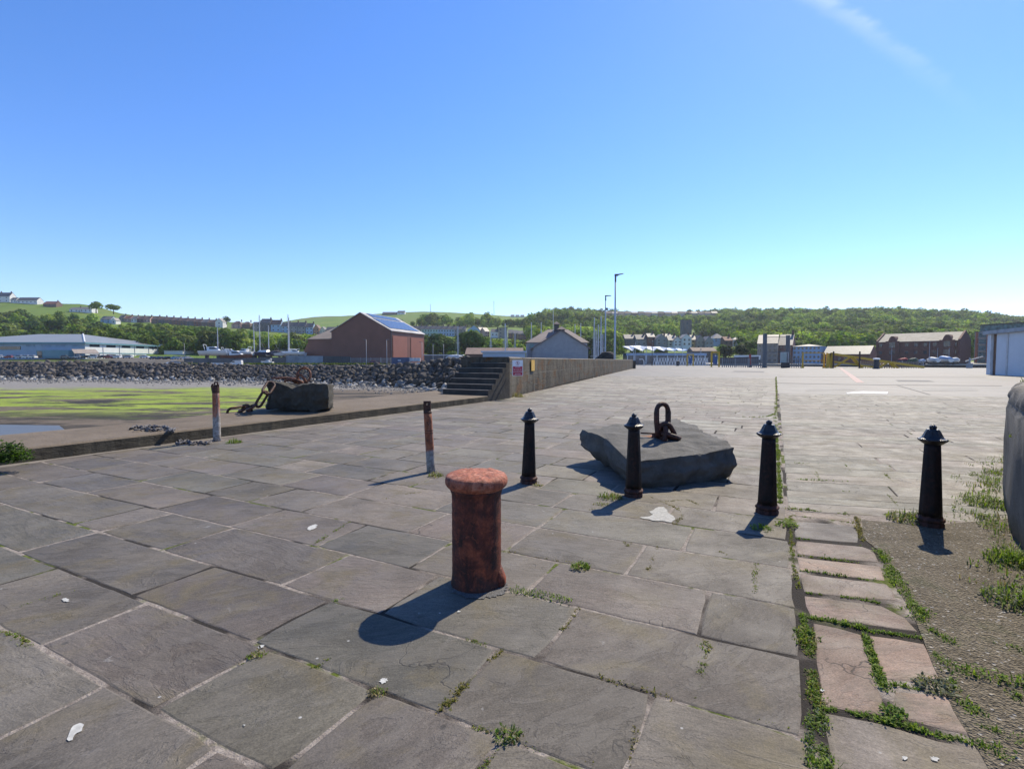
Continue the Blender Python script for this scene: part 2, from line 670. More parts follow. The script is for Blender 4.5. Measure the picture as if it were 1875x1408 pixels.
def slab(mb, poly, gap, tint, step=.14, z=0.0, wob=.008, tilt=.0016, thick=.02):
    p = inset(poly, gap / 2)
    n = len(p)
    ring = []
    for i in range(n):
        a, b = p[i], p[(i + 1) % n]
        ln = (b - a).length
        k = max(1, int(ln / step))
        for j in range(k):
            q = a.lerp(b, j / k)
            w = wob
            if j == 0:                               # worn corners
                c = sum((Vector(x) for x in p), Vector((0, 0))) / n
                q = q + (c - q).normalized() * R.uniform(0, .02)
            q = q + Vector((noise.noise((q.x * 3.1, q.y * 3.1, 7)), noise.noise((q.x * 3.1, q.y * 3.1, 19)))) * w * 1.6
            q = q + Vector((R.uniform(-w, w), R.uniform(-w, w))) * .35
            ring.append(q)
    c = sum(ring, Vector((0, 0))) / len(ring)
    sx, sy, dz = R.uniform(-tilt, tilt), R.uniform(-tilt, tilt), R.uniform(-tilt, tilt) * .5
    zz = lambda q: z + dz + sx * (q.x - c.x) + sy * (q.y - c.y)
    mb.tint = tint
    mb.rnd = (R.random(), R.random(), R.random())
    m = len(ring)
    r0 = [(q.x, q.y, z - thick) for q in ring]
    r1 = [(q.x, q.y, zz(q) - .003) for q in ring]
    b_ = .012
    r2 = []
    for q in ring:
        d = (c - q)
        t = q + d.normalized() * b_
        r2.append((t.x, t.y, zz(t)))
    fs = []
    for k in range(2):
        for i in range(m):
            j = (i + 1) % m
            fs.append((k * m + i, k * m + j, (k + 1) * m + j, (k + 1) * m + i))
    fs.append([2 * m + i for i in range(m)])
    mb.add(r0 + r1 + r2, fs)


def tintv(lst):
    t = R.choice(lst)
    k = R.uniform(.92, 1.08)
    return tuple(min(.6, x * k * R.uniform(.97, 1.03)) for x in t)


pav = MB()
# --- the old flagged strip: courses run across (DA), their joints run away (DB)
vs_ = [-.1, .62, 1.27, 1.85, 2.43, 3.09, 3.73, 4.42, 5.12]
while vs_[-1] < 51:
    vs_.append(vs_[-1] + R.uniform(.58, .76))
vs_.append(52.0)
JO = {1: [-4.35, -2.9, -2.02, -1.4, -.55], 2: [-6.2, -4.9, -3.65, -2.5, -1.69, -1.0], 3: [-7.6, -5.6, uv(300, 1070)[0], -2.62, -1.33, -.49],
      4: [-8.5, -6.1, uv(90, 997)[0], uv(205, 1035)[0], -3.1, -2.2, -1.1], 5: [-8.6, -7.4, -5.9, -4.66, -3.5, -2.5, -1.5, uv(1300, 1100)[0] - .02]}


def left_u(v):
    if v < 18.6:
        return -10.45 + .028 * v * .9
    p0, p1 = G(935, 727), G(1158, 675)
    ua, va = p0.x * DA.x + p0.y * DA.y, p0.x * DB.x + p0.y * DB.y
    ub, vb = p1.x * DA.x + p1.y * DA.y, p1.x * DB.x + p1.y * DB.y
    return ua + (ub - ua) * (v - va) / (vb - va)


for i in range(len(vs_) - 1):
    v0, v1 = vs_[i], vs_[i + 1]
    vm = (v0 + v1) / 2
    ul, ur = left_u(vm) + .06, .16 - .004 * vm
    if i in JO:
        us = [u for u in JO[i] if ul + .3 < u < ur - .3]
    else:
        us, u = [], ul + R.uniform(.3, 1.0)
        while u < ur - .4:
            us.append(u)
            u += R.uniform(.65, 1.35) if R.random() < .8 else R.uniform(1.3, 1.75)
    us = [ul] + us + [ur]
    for a, b in zip(us, us[1:]):
        far = vm > 9
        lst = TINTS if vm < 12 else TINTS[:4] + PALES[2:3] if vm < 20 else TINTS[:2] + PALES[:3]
        j = lambda: R.uniform(-.012, .012)
        ja, jb = j(), j()
        if b < ur - .01 and R.random() < .35:
            jb *= 1.3
        q = [UV(a + ja, v0), UV(b + jb, v0), UV(b - jb * .5, v1), UV(a - ja * .5, v1)]
        tn = tintv(lst)
        k_ = 1 + .06 * max(0, min(7, vm - 2.0))         # farther flags coloured paler, painting in the glancing sheen
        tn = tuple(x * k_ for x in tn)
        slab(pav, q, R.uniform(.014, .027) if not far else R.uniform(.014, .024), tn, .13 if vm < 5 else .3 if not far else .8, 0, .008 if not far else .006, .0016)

# --- the reddish slabs along the right of it (pixel corners as they lie in the photo)
Z3 = 2.772
RED = [[(610, 150), (760, 158), (925, 178), (940, 262), (605, 230)],
       [(606, 246), (950, 276), (1012, 295), (1050, 362), (613, 318)],
       [(613, 330), (1056, 378), (1085, 455), (632, 400)],
       [(636, 413), (1090, 468), (1150, 560), (648, 508)],
       [(650, 522), (1056, 577), (1178, 640), (1262, 718), (672, 632)],
       [(688, 655), (958, 722), (1048, 965), (1083, 1142), (748, 1092)],
       [(985, 728), (1272, 762), (1400, 975), (1066, 958)],
       [(1100, 1006), (1428, 1040), (1560, 1258), (1152, 1148), (1092, 1072)],
       [(755, 1116), (1040, 1166), (1330, 1247), (1630, 1316), (1800, 1560), (800, 1560)],
       [(600, 98), (760, 112), (895, 133), (905, 158), (760, 138), (590, 118)]]
for k, q in enumerate(RED):
    pp = [G(1235 + x / Z3, 900 + y / Z3) for x, y in q]
    slab(pav, [p.xy for p in pp], .012, tintv(REDS if k not in (0, 8) else [(.17, .145, .13)]), .12, 0, .009, .002)

# --- the paler pavement beyond, its courses a little turned
DR = Vector((-4.15, 1)).normalized()
o3 = G(1436, 934).xy
e1, e2 = -DR, DB
den = e1.x * e2.y - e1.y * e2.x


def st(p):
    d = p - o3
    return (d.x * e2.y - d.y * e2.x) / den, (e1.x * d.y - e1.y * d.x) / den


tt = 0.0
SMAX = 13.5
while tt < 21.3:
    h = R.uniform(.42, .62) if tt > .9 else R.uniform(.24, .4)
    s = 0.03
    while s < SMAX:
        wd = R.uniform(1.2, 3.2)
        q = [o3 + e1 * a + e2 * b for a, b in ((s, tt), (min(s + wd, SMAX), tt), (min(s + wd, SMAX), tt + h), (s, tt + h))]
        slab(pav, q, R.uniform(.004, .009), tintv(PALES), .5, 0, .006, .0012)
        s += wd
    tt += h
quay_paving = struct(pav.build('quay_paving', M_SLAB, smooth=False))

bed = MB()
zb = -.0035
A_ = [UV(-10.6, -2), UV(3.2, -2), G(1990, 1000).xy, G(1900, 900).xy, o3 + e1 * 14 + e2 * 0, o3 + e1 * 14 + e2 * 21.4, o3 + e2 * 21.4, UV(-.02, 52.0), UV(left_u(52), 52.0), UV(left_u(19), 19.0), UV(-10.0, 18)]
bed.poly([(p[0], p[1], zb) for p in A_])
struct(bed.build('paving_joints', M_MORTAR))

# --- gravel and worn concrete on the right
gr = MB()
gpx = [(1690, 1408), (1640, 1330), (1575, 1240), (1520, 1160), (1460, 1080), (1400, 1010), (1390, 985), (1380, 950)]
gpoly = [G(1850, 1480), G(1795, 1380), G(1745, 1300), G(1705, 1210), G(1670, 1120), G(1635, 1065), G(1612, 1010), G(1580, 985), G(1578, 952), G(1700, 962), G(1870, 948), G(2050, 960), G(2600, 1200), G(2500, 1500)]
me_ = bmesh.new()
f_ = me_.faces.new([me_.verts.new((p.x, p.y, .0025)) for p in gpoly])
bmesh.ops.triangulate(me_, faces=[f_])
bmesh.ops.subdivide_edges(me_, edges=me_.edges[:], cuts=12, use_grid_fill=True)
for v in me_.verts:
    v.co.z += .003 * noise.noise(v.co * 1.3) + .0025 * noise.noise(v.co * 7)
m_ = bpy.data.meshes.new('gravel_ground')
me_.to_mesh(m_)
gt = NT('gravel_ground')
c_ = gt.ramp(gt.noise(1.9, 7, .76), (.35, (.14, .115, .075)), (.65, (.27, .23, .17)))
gs = gt.n('ShaderNodeTexVoronoi')
gs.inputs['Scale'].default_value = 75
gt.l(gt.coord(), gs.inputs['Vector'])
gcol = gt.n('ShaderNodeSeparateColor')
gt.l(gs.outputs['Color'], gcol.inputs[0])
c_ = gt.mix(1.0, c_, gt.ramp(gcol.outputs[0], (.1, .7), (.9, 1.3)), 'MULTIPLY')
wh = gt.ramp(gcol.outputs[1], (.972, 0), (.98, .7))
c_ = gt.mix(wh, c_, (.62, .6, .57))
gm_ = gt.ramp(gt.noise(1.9, 5, .7), (.56, 0), (.66, .55))
c_ = gt.mix(gm_, c_, (.075, .085, .03))
gt.bump(gt.math('ADD', gs.outputs['Distance'], gt.noise(30, 4)), .9, .02)
m_.materials.append(gt.done(c_, .9, .25))
go = bpy.data.objects.new('gravel_ground', m_)
C.objects.link(go)
struct(go)

# --- concrete apron beyond, to the far edge of the quay
ap = MB()
pA = o3 + e2 * 21.4
far = [G(2600, 676), G(1840, 674), G(1500, 671.5), G(1330, 669.6), G(1160, 668.6)]
ap.poly([(p.x, p.y, -.006) for p in [Vector((*pA, 0)), Vector((*(pA + e1 * 60), 0))] + far + [Vector((*UV(left_u(95), 95), 0)), Vector((*UV(left_u(52), 52), 0)), Vector((*UV(-.02, 52), 0))]])
ct = NT('concrete_apron')
c_ = ct.ramp(ct.noise(.16, 6, .65, None, .4), (.35, (.225, .21, .185)), (.65, (.30, .28, .245)))
pk = ct.ramp(ct.noise(.11, 4, .6, ct.coord((1, 1, 1), (0, 0, 2))), (.5, 0), (.6, .5))
c_ = ct.mix(pk, c_, (.30, .25, .21))
vr = ct.n('ShaderNodeTexBrick')
vr.offset = 0
vr.inputs['Scale'].default_value = .12
vr.inputs['Mortar Size'].default_value = .012
vr.inputs['Brick Width'].default_value = 1.1
vr.inputs['Row Height'].default_value = .8
ct.l(ct.coord((1, 1, 1), (0, 0, .15)), vr.inputs['Vector'])
c_ = ct.mix(ct.math('MULTIPLY', vr.outputs['Fac'], .8), c_, (.14, .125, .11))
c_ = ct.mix(1.0, c_, ct.ramp(ct.noise(.7, 7, .78, ct.coord((1, .35, 1), (0, 0, .1))), (.3, .62), (.7, 1.24)), 'MULTIPLY')
ct.bump(ct.noise(8, 5), .3, .02)
struct(ap.build('concrete_apron', ct.done(c_, .7, .45)))
qf = MB()
for a, b in zip(far, far[1:]):
    qf.poly([(a.x, a.y, -.006), (b.x, b.y, -.006), (b.x, b.y, -6), (a.x, a.y, -6)])
struct(qf.build('quay_face', plain('quay_stone', (.11, .1, .09), .9, .8)))

# painted marks on the apron
def strip_px(name, px, mat, z=.002):
    mb = MB()
    mb.poly([G(x, y, z) for x, y in px])
    return struct(mb.build(name, mat))


strip_px('faded_line', [(1549, 719), (1580, 716.5), (1626, 717.5), (1624, 721), (1580, 719.4), (1552, 720.6)], plain('worn_white_paint', (.62, .62, .64), .7, 2, .15))
strip_px('faded_red_line', [(1536, 673.6), (1541, 673.6), (1583, 700.5), (1568, 700.5)], plain('worn_red_paint', (.36, .25, .215), .8, 1.2, .12))

_pm = [plain('patched_asphalt', (.10, .095, .088), .85, 1.2, .2), plain('patched_concrete', (.19, .178, .155), .8, .8, .12)]
for pts_, k_ in (([(1478, 712), (1560, 711), (1566, 714), (1476, 715.5)], 1), ([(1640, 696), (1700, 696.5), (1712, 699), (1645, 698.5)], 0), ([(1230, 674), (1290, 675.2), (1300, 677), (1225, 675.6)], 1), ([(1690, 712), (1780, 711), (1790, 715), (1688, 716)], 1), ([(1345, 679), (1400, 680), (1398, 682), (1340, 681)], 0)):
    strip_px('quay_patch', pts_, _pm[k_], .001)
strip_px('slab_joint', [(1421, 700.5), (1480, 702.2), (1600, 704.2), (1835, 706), (1835, 706.7), (1600, 704.9), (1480, 702.9), (1421, 701.1)], _pm[0], .0015)
strip_px('slab_joint', [(1425, 689.3), (1600, 690.2), (1805, 690.8), (1805, 691.2), (1600, 690.6), (1425, 689.7)], _pm[0], .0015)
strip_px('slab_joint', [(1640, 705), (1643, 705), (1705, 722.6), (1701, 722.6)], _pm[0], .002)

# lime, cement and gull marks lying on the flagstones: part of the paving
def splash(name, px, mat, z=.0045, k=3, wob=.012):
    pts = [G(x, y, z) for x, y in px]
    out = []
    n = len(pts)
    for i in range(n):
        for j in range(k):
            q = pts[i].lerp(pts[(i + 1) % n], j / k)
            if j:
                q = q + Vector((R.uniform(-wob, wob), R.uniform(-wob, wob), 0))
            out.append(q)
    mb = MB()
    mb.poly(out)
    return mb.build(name, mat, quay_paving)


lt = NT('cement_splash')
lt.bump(lt.noise(60, 5), .8, .01)
M_LIME = lt.done(lt.ramp(lt.noise(26, 5, .7), (.3, (.36, .35, .31)), (.65, (.62, .61, .56))), .9, .2)
splash('cement_patch', [(1171, 947), (1190, 945), (1196, 942), (1188, 936), (1193, 935), (1205, 928), (1216, 927), (1222, 936), (1236, 948), (1230, 956), (1218, 954), (1196, 953)], M_LIME)
M_GULL = plain('gull_lime', (.48, .48, .45), .85, 40, .3)


def oval(px, py, rx, ry, rot=0, n=14):
    return [(px + rx * math.cos(t) * math.cos(rot) - ry * math.sin(t) * math.sin(rot), py + rx * math.cos(t) * math.sin(rot) + ry * math.sin(t) * math.cos(rot)) for t in [2 * math.pi * i / n for i in range(n)]]


splash('gull_mark', [(122, 1353), (128, 1338), (134, 1328), (146, 1323), (154, 1326), (150, 1337), (141, 1341), (136, 1346), (133, 1354), (126, 1356)], M_GULL, k=2, wob=.003)
for x, y, a, b in ((572, 965, 10, 4), (702, 1246, 7, 4.8), (121, 1098, 6, 3), (840, 1119, 3, 1.6), (478, 1183, 6, 2.6), (1657, 1387, 5, 3.6), (1712, 1389, 6, 3.6), (1506, 1263, 4, 3), (448, 1326, 2.2, 1.7)):
    splash('gull_mark', oval(x, y, a, b, R.uniform(-.5, .5), 9), M_GULL, k=3, wob=.004 if a < 6 else .008)

tar = NT('tar_stain')
tar.bump(tar.noise(120, 4, .8), 1.0, .01)
M_TAR = tar.done(tar.ramp(tar.noise(100, 3, .8), (.4, (.055, .055, .056)), (.66, (.16, .155, .15))), .6, .5)
splash('tar_stain', oval(880, 1074, 52, 22, 0, 26), M_TAR, z=.0042, k=2, wob=.03)

# ================================================================= the ledge along the left
lm = NT('weathered_ledge')
c_ = lm.ramp(lm.noise(.7, 6, .65), (.33, (.185, .145, .10)), (.67, (.27, .215, .155)))
c_ = lm.mix(lm.ramp(lm.noise(2.5, 6, .7), (.55, 0), (.75, .55)), c_, (.09, .078, .062))
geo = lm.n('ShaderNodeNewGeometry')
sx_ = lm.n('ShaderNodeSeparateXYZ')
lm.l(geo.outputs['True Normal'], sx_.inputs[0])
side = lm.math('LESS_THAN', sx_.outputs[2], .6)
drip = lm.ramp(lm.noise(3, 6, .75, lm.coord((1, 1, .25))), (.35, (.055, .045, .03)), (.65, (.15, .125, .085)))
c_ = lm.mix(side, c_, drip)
lm.bump(lm.math('ADD', lm.noise(30, 6, .75), lm.math('MULTIPLY', lm.noise(5, 4, .6, lm.coord((1, 1, 4))), 1.5)), .8, .03)
M_LEDGE = lm.done(c_, .85, .3)
ZL = .22
front = [UV(-10.75, 1.0), UV(-10.5, 3.4), UV(-10.34, 6.6), UV(-10.2, 11), UV(-10.0, 16.4), UV(-10.0, 17.35)]
fr = []
for a, b in zip(front, front[1:]):
    k = max(2, int((b - a).length / .25))
    fr += [a.lerp(b, i / k) for i in range(k)]
fr.append(front[-1])
back = [G(800, 715, ZL).xy, G(420, 755, ZL).xy, G(200, 779, ZL).xy, G(0, 797, ZL).xy, G(-300, 812, ZL).xy]
mb = MB()
ft = [p + DA * (noise.noise((p.x * 2.2, p.y * 2.2, 3)) * .03) for p in fr]
topl = [(p.x - .03, p.y, ZL + .012 * noise.noise((p.x * 1.5, p.y * 1.5, 0))) for p in ft]
mb.poly([(p.x, p.y, -.03) for p in ft[:1]] + [(p.x, p.y, -.03) for p in ft[:1]] if False else topl + [(p.x, p.y, ZL) for p in [UV(-12.6, 17.9)] + back])
for k in range(len(ft) - 1):
    a, b = ft[k], ft[k + 1]
    ca, cb = topl[k], topl[k + 1]
    ma, mb2 = Vector((a.x + .012, a.y, ZL - .025)), Vector((b.x + .012, b.y, ZL - .025))
    mb.poly([ca, cb, mb2, ma][::-1])
    mb.poly([ma, mb2, (b.x + .012, b.y, -.05), (a.x + .012, a.y, -.05)][::-1])
bk = [UV(-12.6, 17.9)] + back
for a, b in zip(bk, bk[1:]):
    mb.poly([(a.x, a.y, ZL), (b.x, b.y, ZL), (b.x, b.y, -6), (a.x, a.y, -6)])
ledge = tag(mb.build('quay_ledge', M_LEDGE), 'low weathered concrete ledge with dark mossy front edge along left side of flagstones', 'ledge')
ks = MB()
ks.poly([(p.x + .01, p.y, -.002) for p in ft] + [(p.x + DA.x * .16, p.y + DA.y * .16, -.001) for p in ft[::-1]])
struct(ks.build('kerb_strip', concrete('kerb_cement', (.2, .175, .15), (.31, .28, .245), 1.4)))

# ================================================================= steps and harbour wall
wt_ = NT('harbour_wall_concrete')
c_ = wt_.ramp(wt_.noise(1.1, 6, .68, wt_.coord((1, 1, .55)), .4), (.36, (.05, .043, .033)), (.62, (.16, .137, .10)))
org = wt_.ramp(wt_.noise(.85, 6, .7, wt_.coord((1, .45, 1.6)), .5), (.53, 0), (.59, .85))
c_ = wt_.mix(org, c_, wt_.ramp(wt_.noise(14, 4, .7), (.35, (.07, .035, .012)), (.65, (.2, .095, .03))))
gl = wt_.ramp(wt_.noise(2.0, 5, .65, wt_.coord((1, .5, .2))), (.52, 0), (.62, .6))
c_ = wt_.mix(gl, c_, (.17, .155, .125))
geo = wt_.n('ShaderNodeNewGeometry')
sx_ = wt_.n('ShaderNodeSeparateXYZ')
wt_.l(geo.outputs['Position'], sx_.inputs[0])
zz_ = wt_.math('ADD', sx_.outputs[2], wt_.math('MULTIPLY', wt_.math('SUBTRACT', wt_.noise(1.2, 4), .5), .05))
for lv, wdt in ((.93, .022), (.5, .014), (1.33, .008)):
    ln_ = wt_.math('LESS_THAN', wt_.math('ABSOLUTE', wt_.math('SUBTRACT', zz_, lv)), wdt)
    c_ = wt_.mix(wt_.math('MULTIPLY', ln_, wt_.ramp(wt_.noise(1.6, 3), (.4, .15), (.6, .8))), c_, (.2, .185, .155) if lv == .93 else (.025, .022, .018))
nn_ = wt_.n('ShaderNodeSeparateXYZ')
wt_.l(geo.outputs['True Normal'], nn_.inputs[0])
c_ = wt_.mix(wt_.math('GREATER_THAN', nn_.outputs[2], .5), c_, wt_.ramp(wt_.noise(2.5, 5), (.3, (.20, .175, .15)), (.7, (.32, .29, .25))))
wt_.bump(wt_.math('ADD', wt_.noise(22, 6, .75), wt_.math('MULTIPLY', wt_.noise(3.5, 5, .65, wt_.coord((1, 1, 2.5))), 1.6)), .8, .04)
M_WALL = wt_.done(c_, .88, .3)
wall = thing('harbour_wall', 'long brown stained harbour wall with warning sign and steps at its near end', 'wall', Vector((*UV(-10, 19.2), 0)))
WT = 1.75
p0 = UV(-10.0, 19.2)
wp = [p0, Vector((.55, 25.2)), Vector((2.09, 31.24)), Vector((4.8, 40.6)), Vector((7.61, 50.04)), Vector((15.6, 75)), Vector((23.6, 100))]
wps = []
for a, b in zip(wp, wp[1:]):
    k = max(2, int((b - a).length / 1.2))
    wps += [a.lerp(b, i / k) for i in range(k)]
wps.append(wp[-1])
mb = MB()
th = 2.2
nrm = [Vector((-.96, .28))] * len(wps)
rings = []
for i, p in enumerate(wps):
    q = p + Vector((-.957, .29)) * th
    e = .02 * noise.noise((p.x * .7, p.y * .7, 0))
    rings.append([(p.x, p.y, -.1), (p.x + e, p.y, .6), (p.x - e - .01, p.y, WT - .05), (p.x - .05, p.y, WT), (q.x, q.y, WT), (q.x, q.y, -.1)])
mb.loft(rings)
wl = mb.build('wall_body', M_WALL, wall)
# the raised end block of the wall
mb = MB()
a = wps[-1]
mb.box(a.x - .2, a.y + .8, .75, 1.2, 1.6, 1.5, .3)
mb.build('end_block', M_WALL, wall)
NS = 7
dt = .3
zr = (WT - .03 - ZL) / NS
mb = MB()
uR, uL, v0 = -10.0, -12.15, 17.38
prof = [(v0, ZL - .3)]
for k in range(NS):
    prof += [(v0 + dt * k, ZL + zr * (k + 1) - .015), (v0 + dt * k + .02, ZL + zr * (k + 1))]
    if k < NS - 1:
        prof.append((v0 + dt * (k + 1), ZL + zr * (k + 1)))
prof += [(19.19, WT - .03), (19.19, -.2), (v0, -.2)]
prof[0] = (v0, ZL - .24)
A1 = [(*UV(uR, v), z) for v, z in prof]
B1 = [(*UV(uL, v), z) for v, z in prof]
mb.loft([A1, B1])
stm = NT('worn_step_concrete')
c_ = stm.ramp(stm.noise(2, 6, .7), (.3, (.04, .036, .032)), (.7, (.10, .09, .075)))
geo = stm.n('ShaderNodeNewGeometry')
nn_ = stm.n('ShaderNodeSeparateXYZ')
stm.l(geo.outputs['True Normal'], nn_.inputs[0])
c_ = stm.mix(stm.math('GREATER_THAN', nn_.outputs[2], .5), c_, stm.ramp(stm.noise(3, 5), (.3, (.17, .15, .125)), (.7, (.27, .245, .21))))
stm.bump(stm.noise(25, 6, .75), .8, .03)
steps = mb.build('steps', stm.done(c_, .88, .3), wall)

# ---- the warning sign and the yellow plate fixed to the wall
wd_ = (wp[1] - wp[0]).normalized()
wn_ = Vector((wd_.y, -wd_.x))


def on_wall(px):                                   # distance along the first wall face that shows at column px
    d = ray(px, 690)
    k = d.x / d.y
    # p0 + wd*s :  x = k*y
    return (k * p0.y - p0.x) / (wd_.x - k * wd_.y)


ys = 21.4
SA, SB_ = P(938, 659.5, ys), P(957.3, 688, ys)
sw, sh = SB_.x - SA.x, SA.z - SB_.z
zc = (SA.z + SB_.z) / 2
sign = thing('warning_sign', 'white and red warning sign with pictogram and four text lines on the wall', 'sign', Vector(((SA.x + SB_.x) / 2, ys, zc)), None, .1)
M_SW = plain('sign_white', (.72, .74, .78), .35, 8, .06)
M_SR = plain('sign_red', (.42, .02, .05), .35, 8, .1)
M_BLK = plain('sign_black', (.02, .02, .02), .4, 8, .1)


def loc_part(mb, name, mat, parent, **k):
    return mb.build(name, mat, parent, origin=Vector((0, 0, 0)), **k)


mb = MB()
mb.box(0, -.03, 0, sw, .02, sh)
loc_part(mb, 'panel', M_SW, sign)
mb = MB()
for zq in (-.3, .3):
    mb = MB()
    mb.box(-sw * .2, .0, sh * zq, sw * .9, .035, .04)
    mb.box(-sw * .62, .1, sh * zq, .04, .24, .04)
    loc_part(mb, 'bracket', plain('galvanised', (.3, .3, .3), .5), sign)
mb = MB()
mb.box(0, -.043, -sh * .185, sw * .9, .005, sh * .57)
loc_part(mb, 'red_field', M_SR, sign)
mb = MB()
ringp = [(.105 * sw * 1.6 * math.cos(t), -.044, sh * .31 + .105 * sw * 1.6 * math.sin(t)) for t in [2 * math.pi * i / 20 for i in range(20)]]
mb.tube(ringp, .012 * sw, 5, True)
mb.tube([(-.11 * sw, -.044, sh * .31 + .11 * sw), (.11 * sw, -.044, sh * .31 - .11 * sw)], .012 * sw, 5)
loc_part(mb, 'prohibition_ring', M_SR, sign)
mb = MB()
mb.box(.0, -.0425, sh * .30, .05 * sw, .005, .16 * sw)
mb.box(.0, -.0425, sh * .30 + .12 * sw, .05 * sw, .005, .05 * sw)
loc_part(mb, 'pictogram', M_BLK, sign)
for txt, zf, wf in (('DANGER', .045, .50), ('No access for', -.105, .76), ('unauthorised', -.235, .84), ('persons', -.375, .52)):
    cu = bpy.data.curves.new('lettering', 'FONT')
    cu.body = txt
    cu.align_x = 'CENTER'
    cu.align_y = 'CENTER'
    cu.size = 1
    cu.extrude = .004
    o = bpy.data.objects.new('font_source', cu)
    C.objects.link(o)
    bpy.context.view_layer.update()
    me = bpy.data.meshes.new_from_object(o.evaluated_get(bpy.context.evaluated_depsgraph_get()))
    C.objects.unlink(o)
    bpy.data.objects.remove(o)
    bpy.data.curves.remove(cu)
    me.materials.clear()
    me.materials.append(M_SW)
    o = bpy.data.objects.new('lettering', me)
    C.objects.link(o)
    xs = [v.co.x for v in me.vertices]
    wl_ = max(.01, max(xs) - min(xs))
    k = sw * wf / wl_
    o.scale = (k, min(k, sh * .13), 1)
    o.rotation_euler = (math.pi / 2, 0, 0)
    o.location = (0, -.048, sh * zf)
    o.parent = sign
wq0, wq1 = wp[1], wp[2]
wd_ = (wq1 - wq0).normalized()


def on_wall2(px):
    d = ray(px, 690)
    k = d.x / d.y
    return (k * wq0.y - wq0.x) / (wd_.x - k * wd_.y)


s0, s1 = on_wall2(971), on_wall2(977)
c2 = wq0 + wd_ * (s0 + s1) / 2
za, zb2 = P(974, 659, c2.y).z, P(974, 679, c2.y).z
ypl = thing('yellow_plate', 'narrow upright yellow plate fixed to the wall right of the warning sign', 'plate', Vector((c2.x, c2.y, (za + zb2) / 2)), None, math.atan2(wd_.y, wd_.x))
mb = MB()
mb.box(0, -.05, 0, s1 - s0, .03, za - zb2)
loc_part(mb, 'panel', plain('sign_yellow', (.55, .33, .045), .45, 6, .15), ypl)
for sx in (-1, 1):
    for q in (-1, 1):
        mb = MB()
        mb.lathe([(.012, -.006), (.012, .006)], 8, (0, 0, 0))
        vsn = mb.v[-16:]
        mb.v[-16:] = [(x + sx * (s1 - s0) * .38, -.067 + z, y + q * (za - zb2) * .46) for x, y, z in vsn]
        loc_part(mb, 'bolt', plain('bolt_grey', (.2, .2, .2), .5), ypl)
# ================================================================= rusty mooring bollard
b0 = G(873, 1066)
M_RUSTB = rust('rusted_red_paint', (.022, .011, .009), (.125, .028, .015), (.33, .08, .034), (.032, .022, .02), .55, 7)
M_RUSTC = rust('rusted_cap', (.16, .04, .02), (.42, .12, .06), (.56, .25, .16), (.06, .03, .025), .64, 16)
bol = thing('mooring_bollard', 'stout rusty red iron mooring bollard with mushroom cap in the foreground', 'bollard', b0)
mb = MB()
rs = .176
prof = [(rs + .012, -.03), (rs + .008, .02), (rs + .002, .06)]
for k in range(26):
    prof.append((rs + .001 * math.sin(k * 2.1), .09 + k * .0222))
prof += [(rs + .003, .655), (rs + .009, .675), (rs + .016, .695)]
mb.lathe(prof, 56, b0)
mb.build('shaft', M_RUSTB, bol, smooth=True)
mb = MB()
prof = [(rs + .010, .688), (rs + .022, .698), (rs + .037, .712), (rs + .046, .730), (rs + .048, .750), (rs + .045, .768), (rs + .036, .782), (rs + .020, .790), (rs - .005, .793), (rs - .03, .795), (rs - .06, .797), (rs - .09, .798), (.06, .80), (.02, .80)]
rings = []
for r, z in prof:
    ring = []
    for i in range(64):
        t = 2 * math.pi * i / 64
        p = Vector((math.cos(t) * r, math.sin(t) * r, z))
        nz = noise.noise(p * 9) * .0025 + noise.noise(p * 26) * .003 + noise.noise(p * 60) * .0015
        if z > .79 and r < rs + .01:
            nz += .011 * abs(noise.noise(p * 17 + Vector((3, 3, 3)))) + .005 * noise.noise(p * 45)
        p = p + Vector((p.x, p.y, 0)).normalized() * nz * .7 + Vector((0, 0, nz))
        ring.append(p + b0)
    rings.append(ring)
mb.loft(rings)
mb.build('cap', M_RUSTC, bol, smooth=True)
mb = MB()                                            # broken gusset at the foot
a = G(912, 1068) - b0
mb.loft([[b0 + Vector((.15 + x, -.02 + y, z)) for x, y in ((0, -.075), (.05, -.06), (.062, .0), (.045, .055), (0, .07))] for z in (-.02, .05)] +
        [[b0 + Vector((.15 + x * .55, -.02 + y * .7, .125)) for x, y in ((0, -.075), (.05, -.06), (.062, .0), (.045, .055), (0, .07))]])
mb.build('foot_gusset', M_RUSTB, bol, smooth=True)

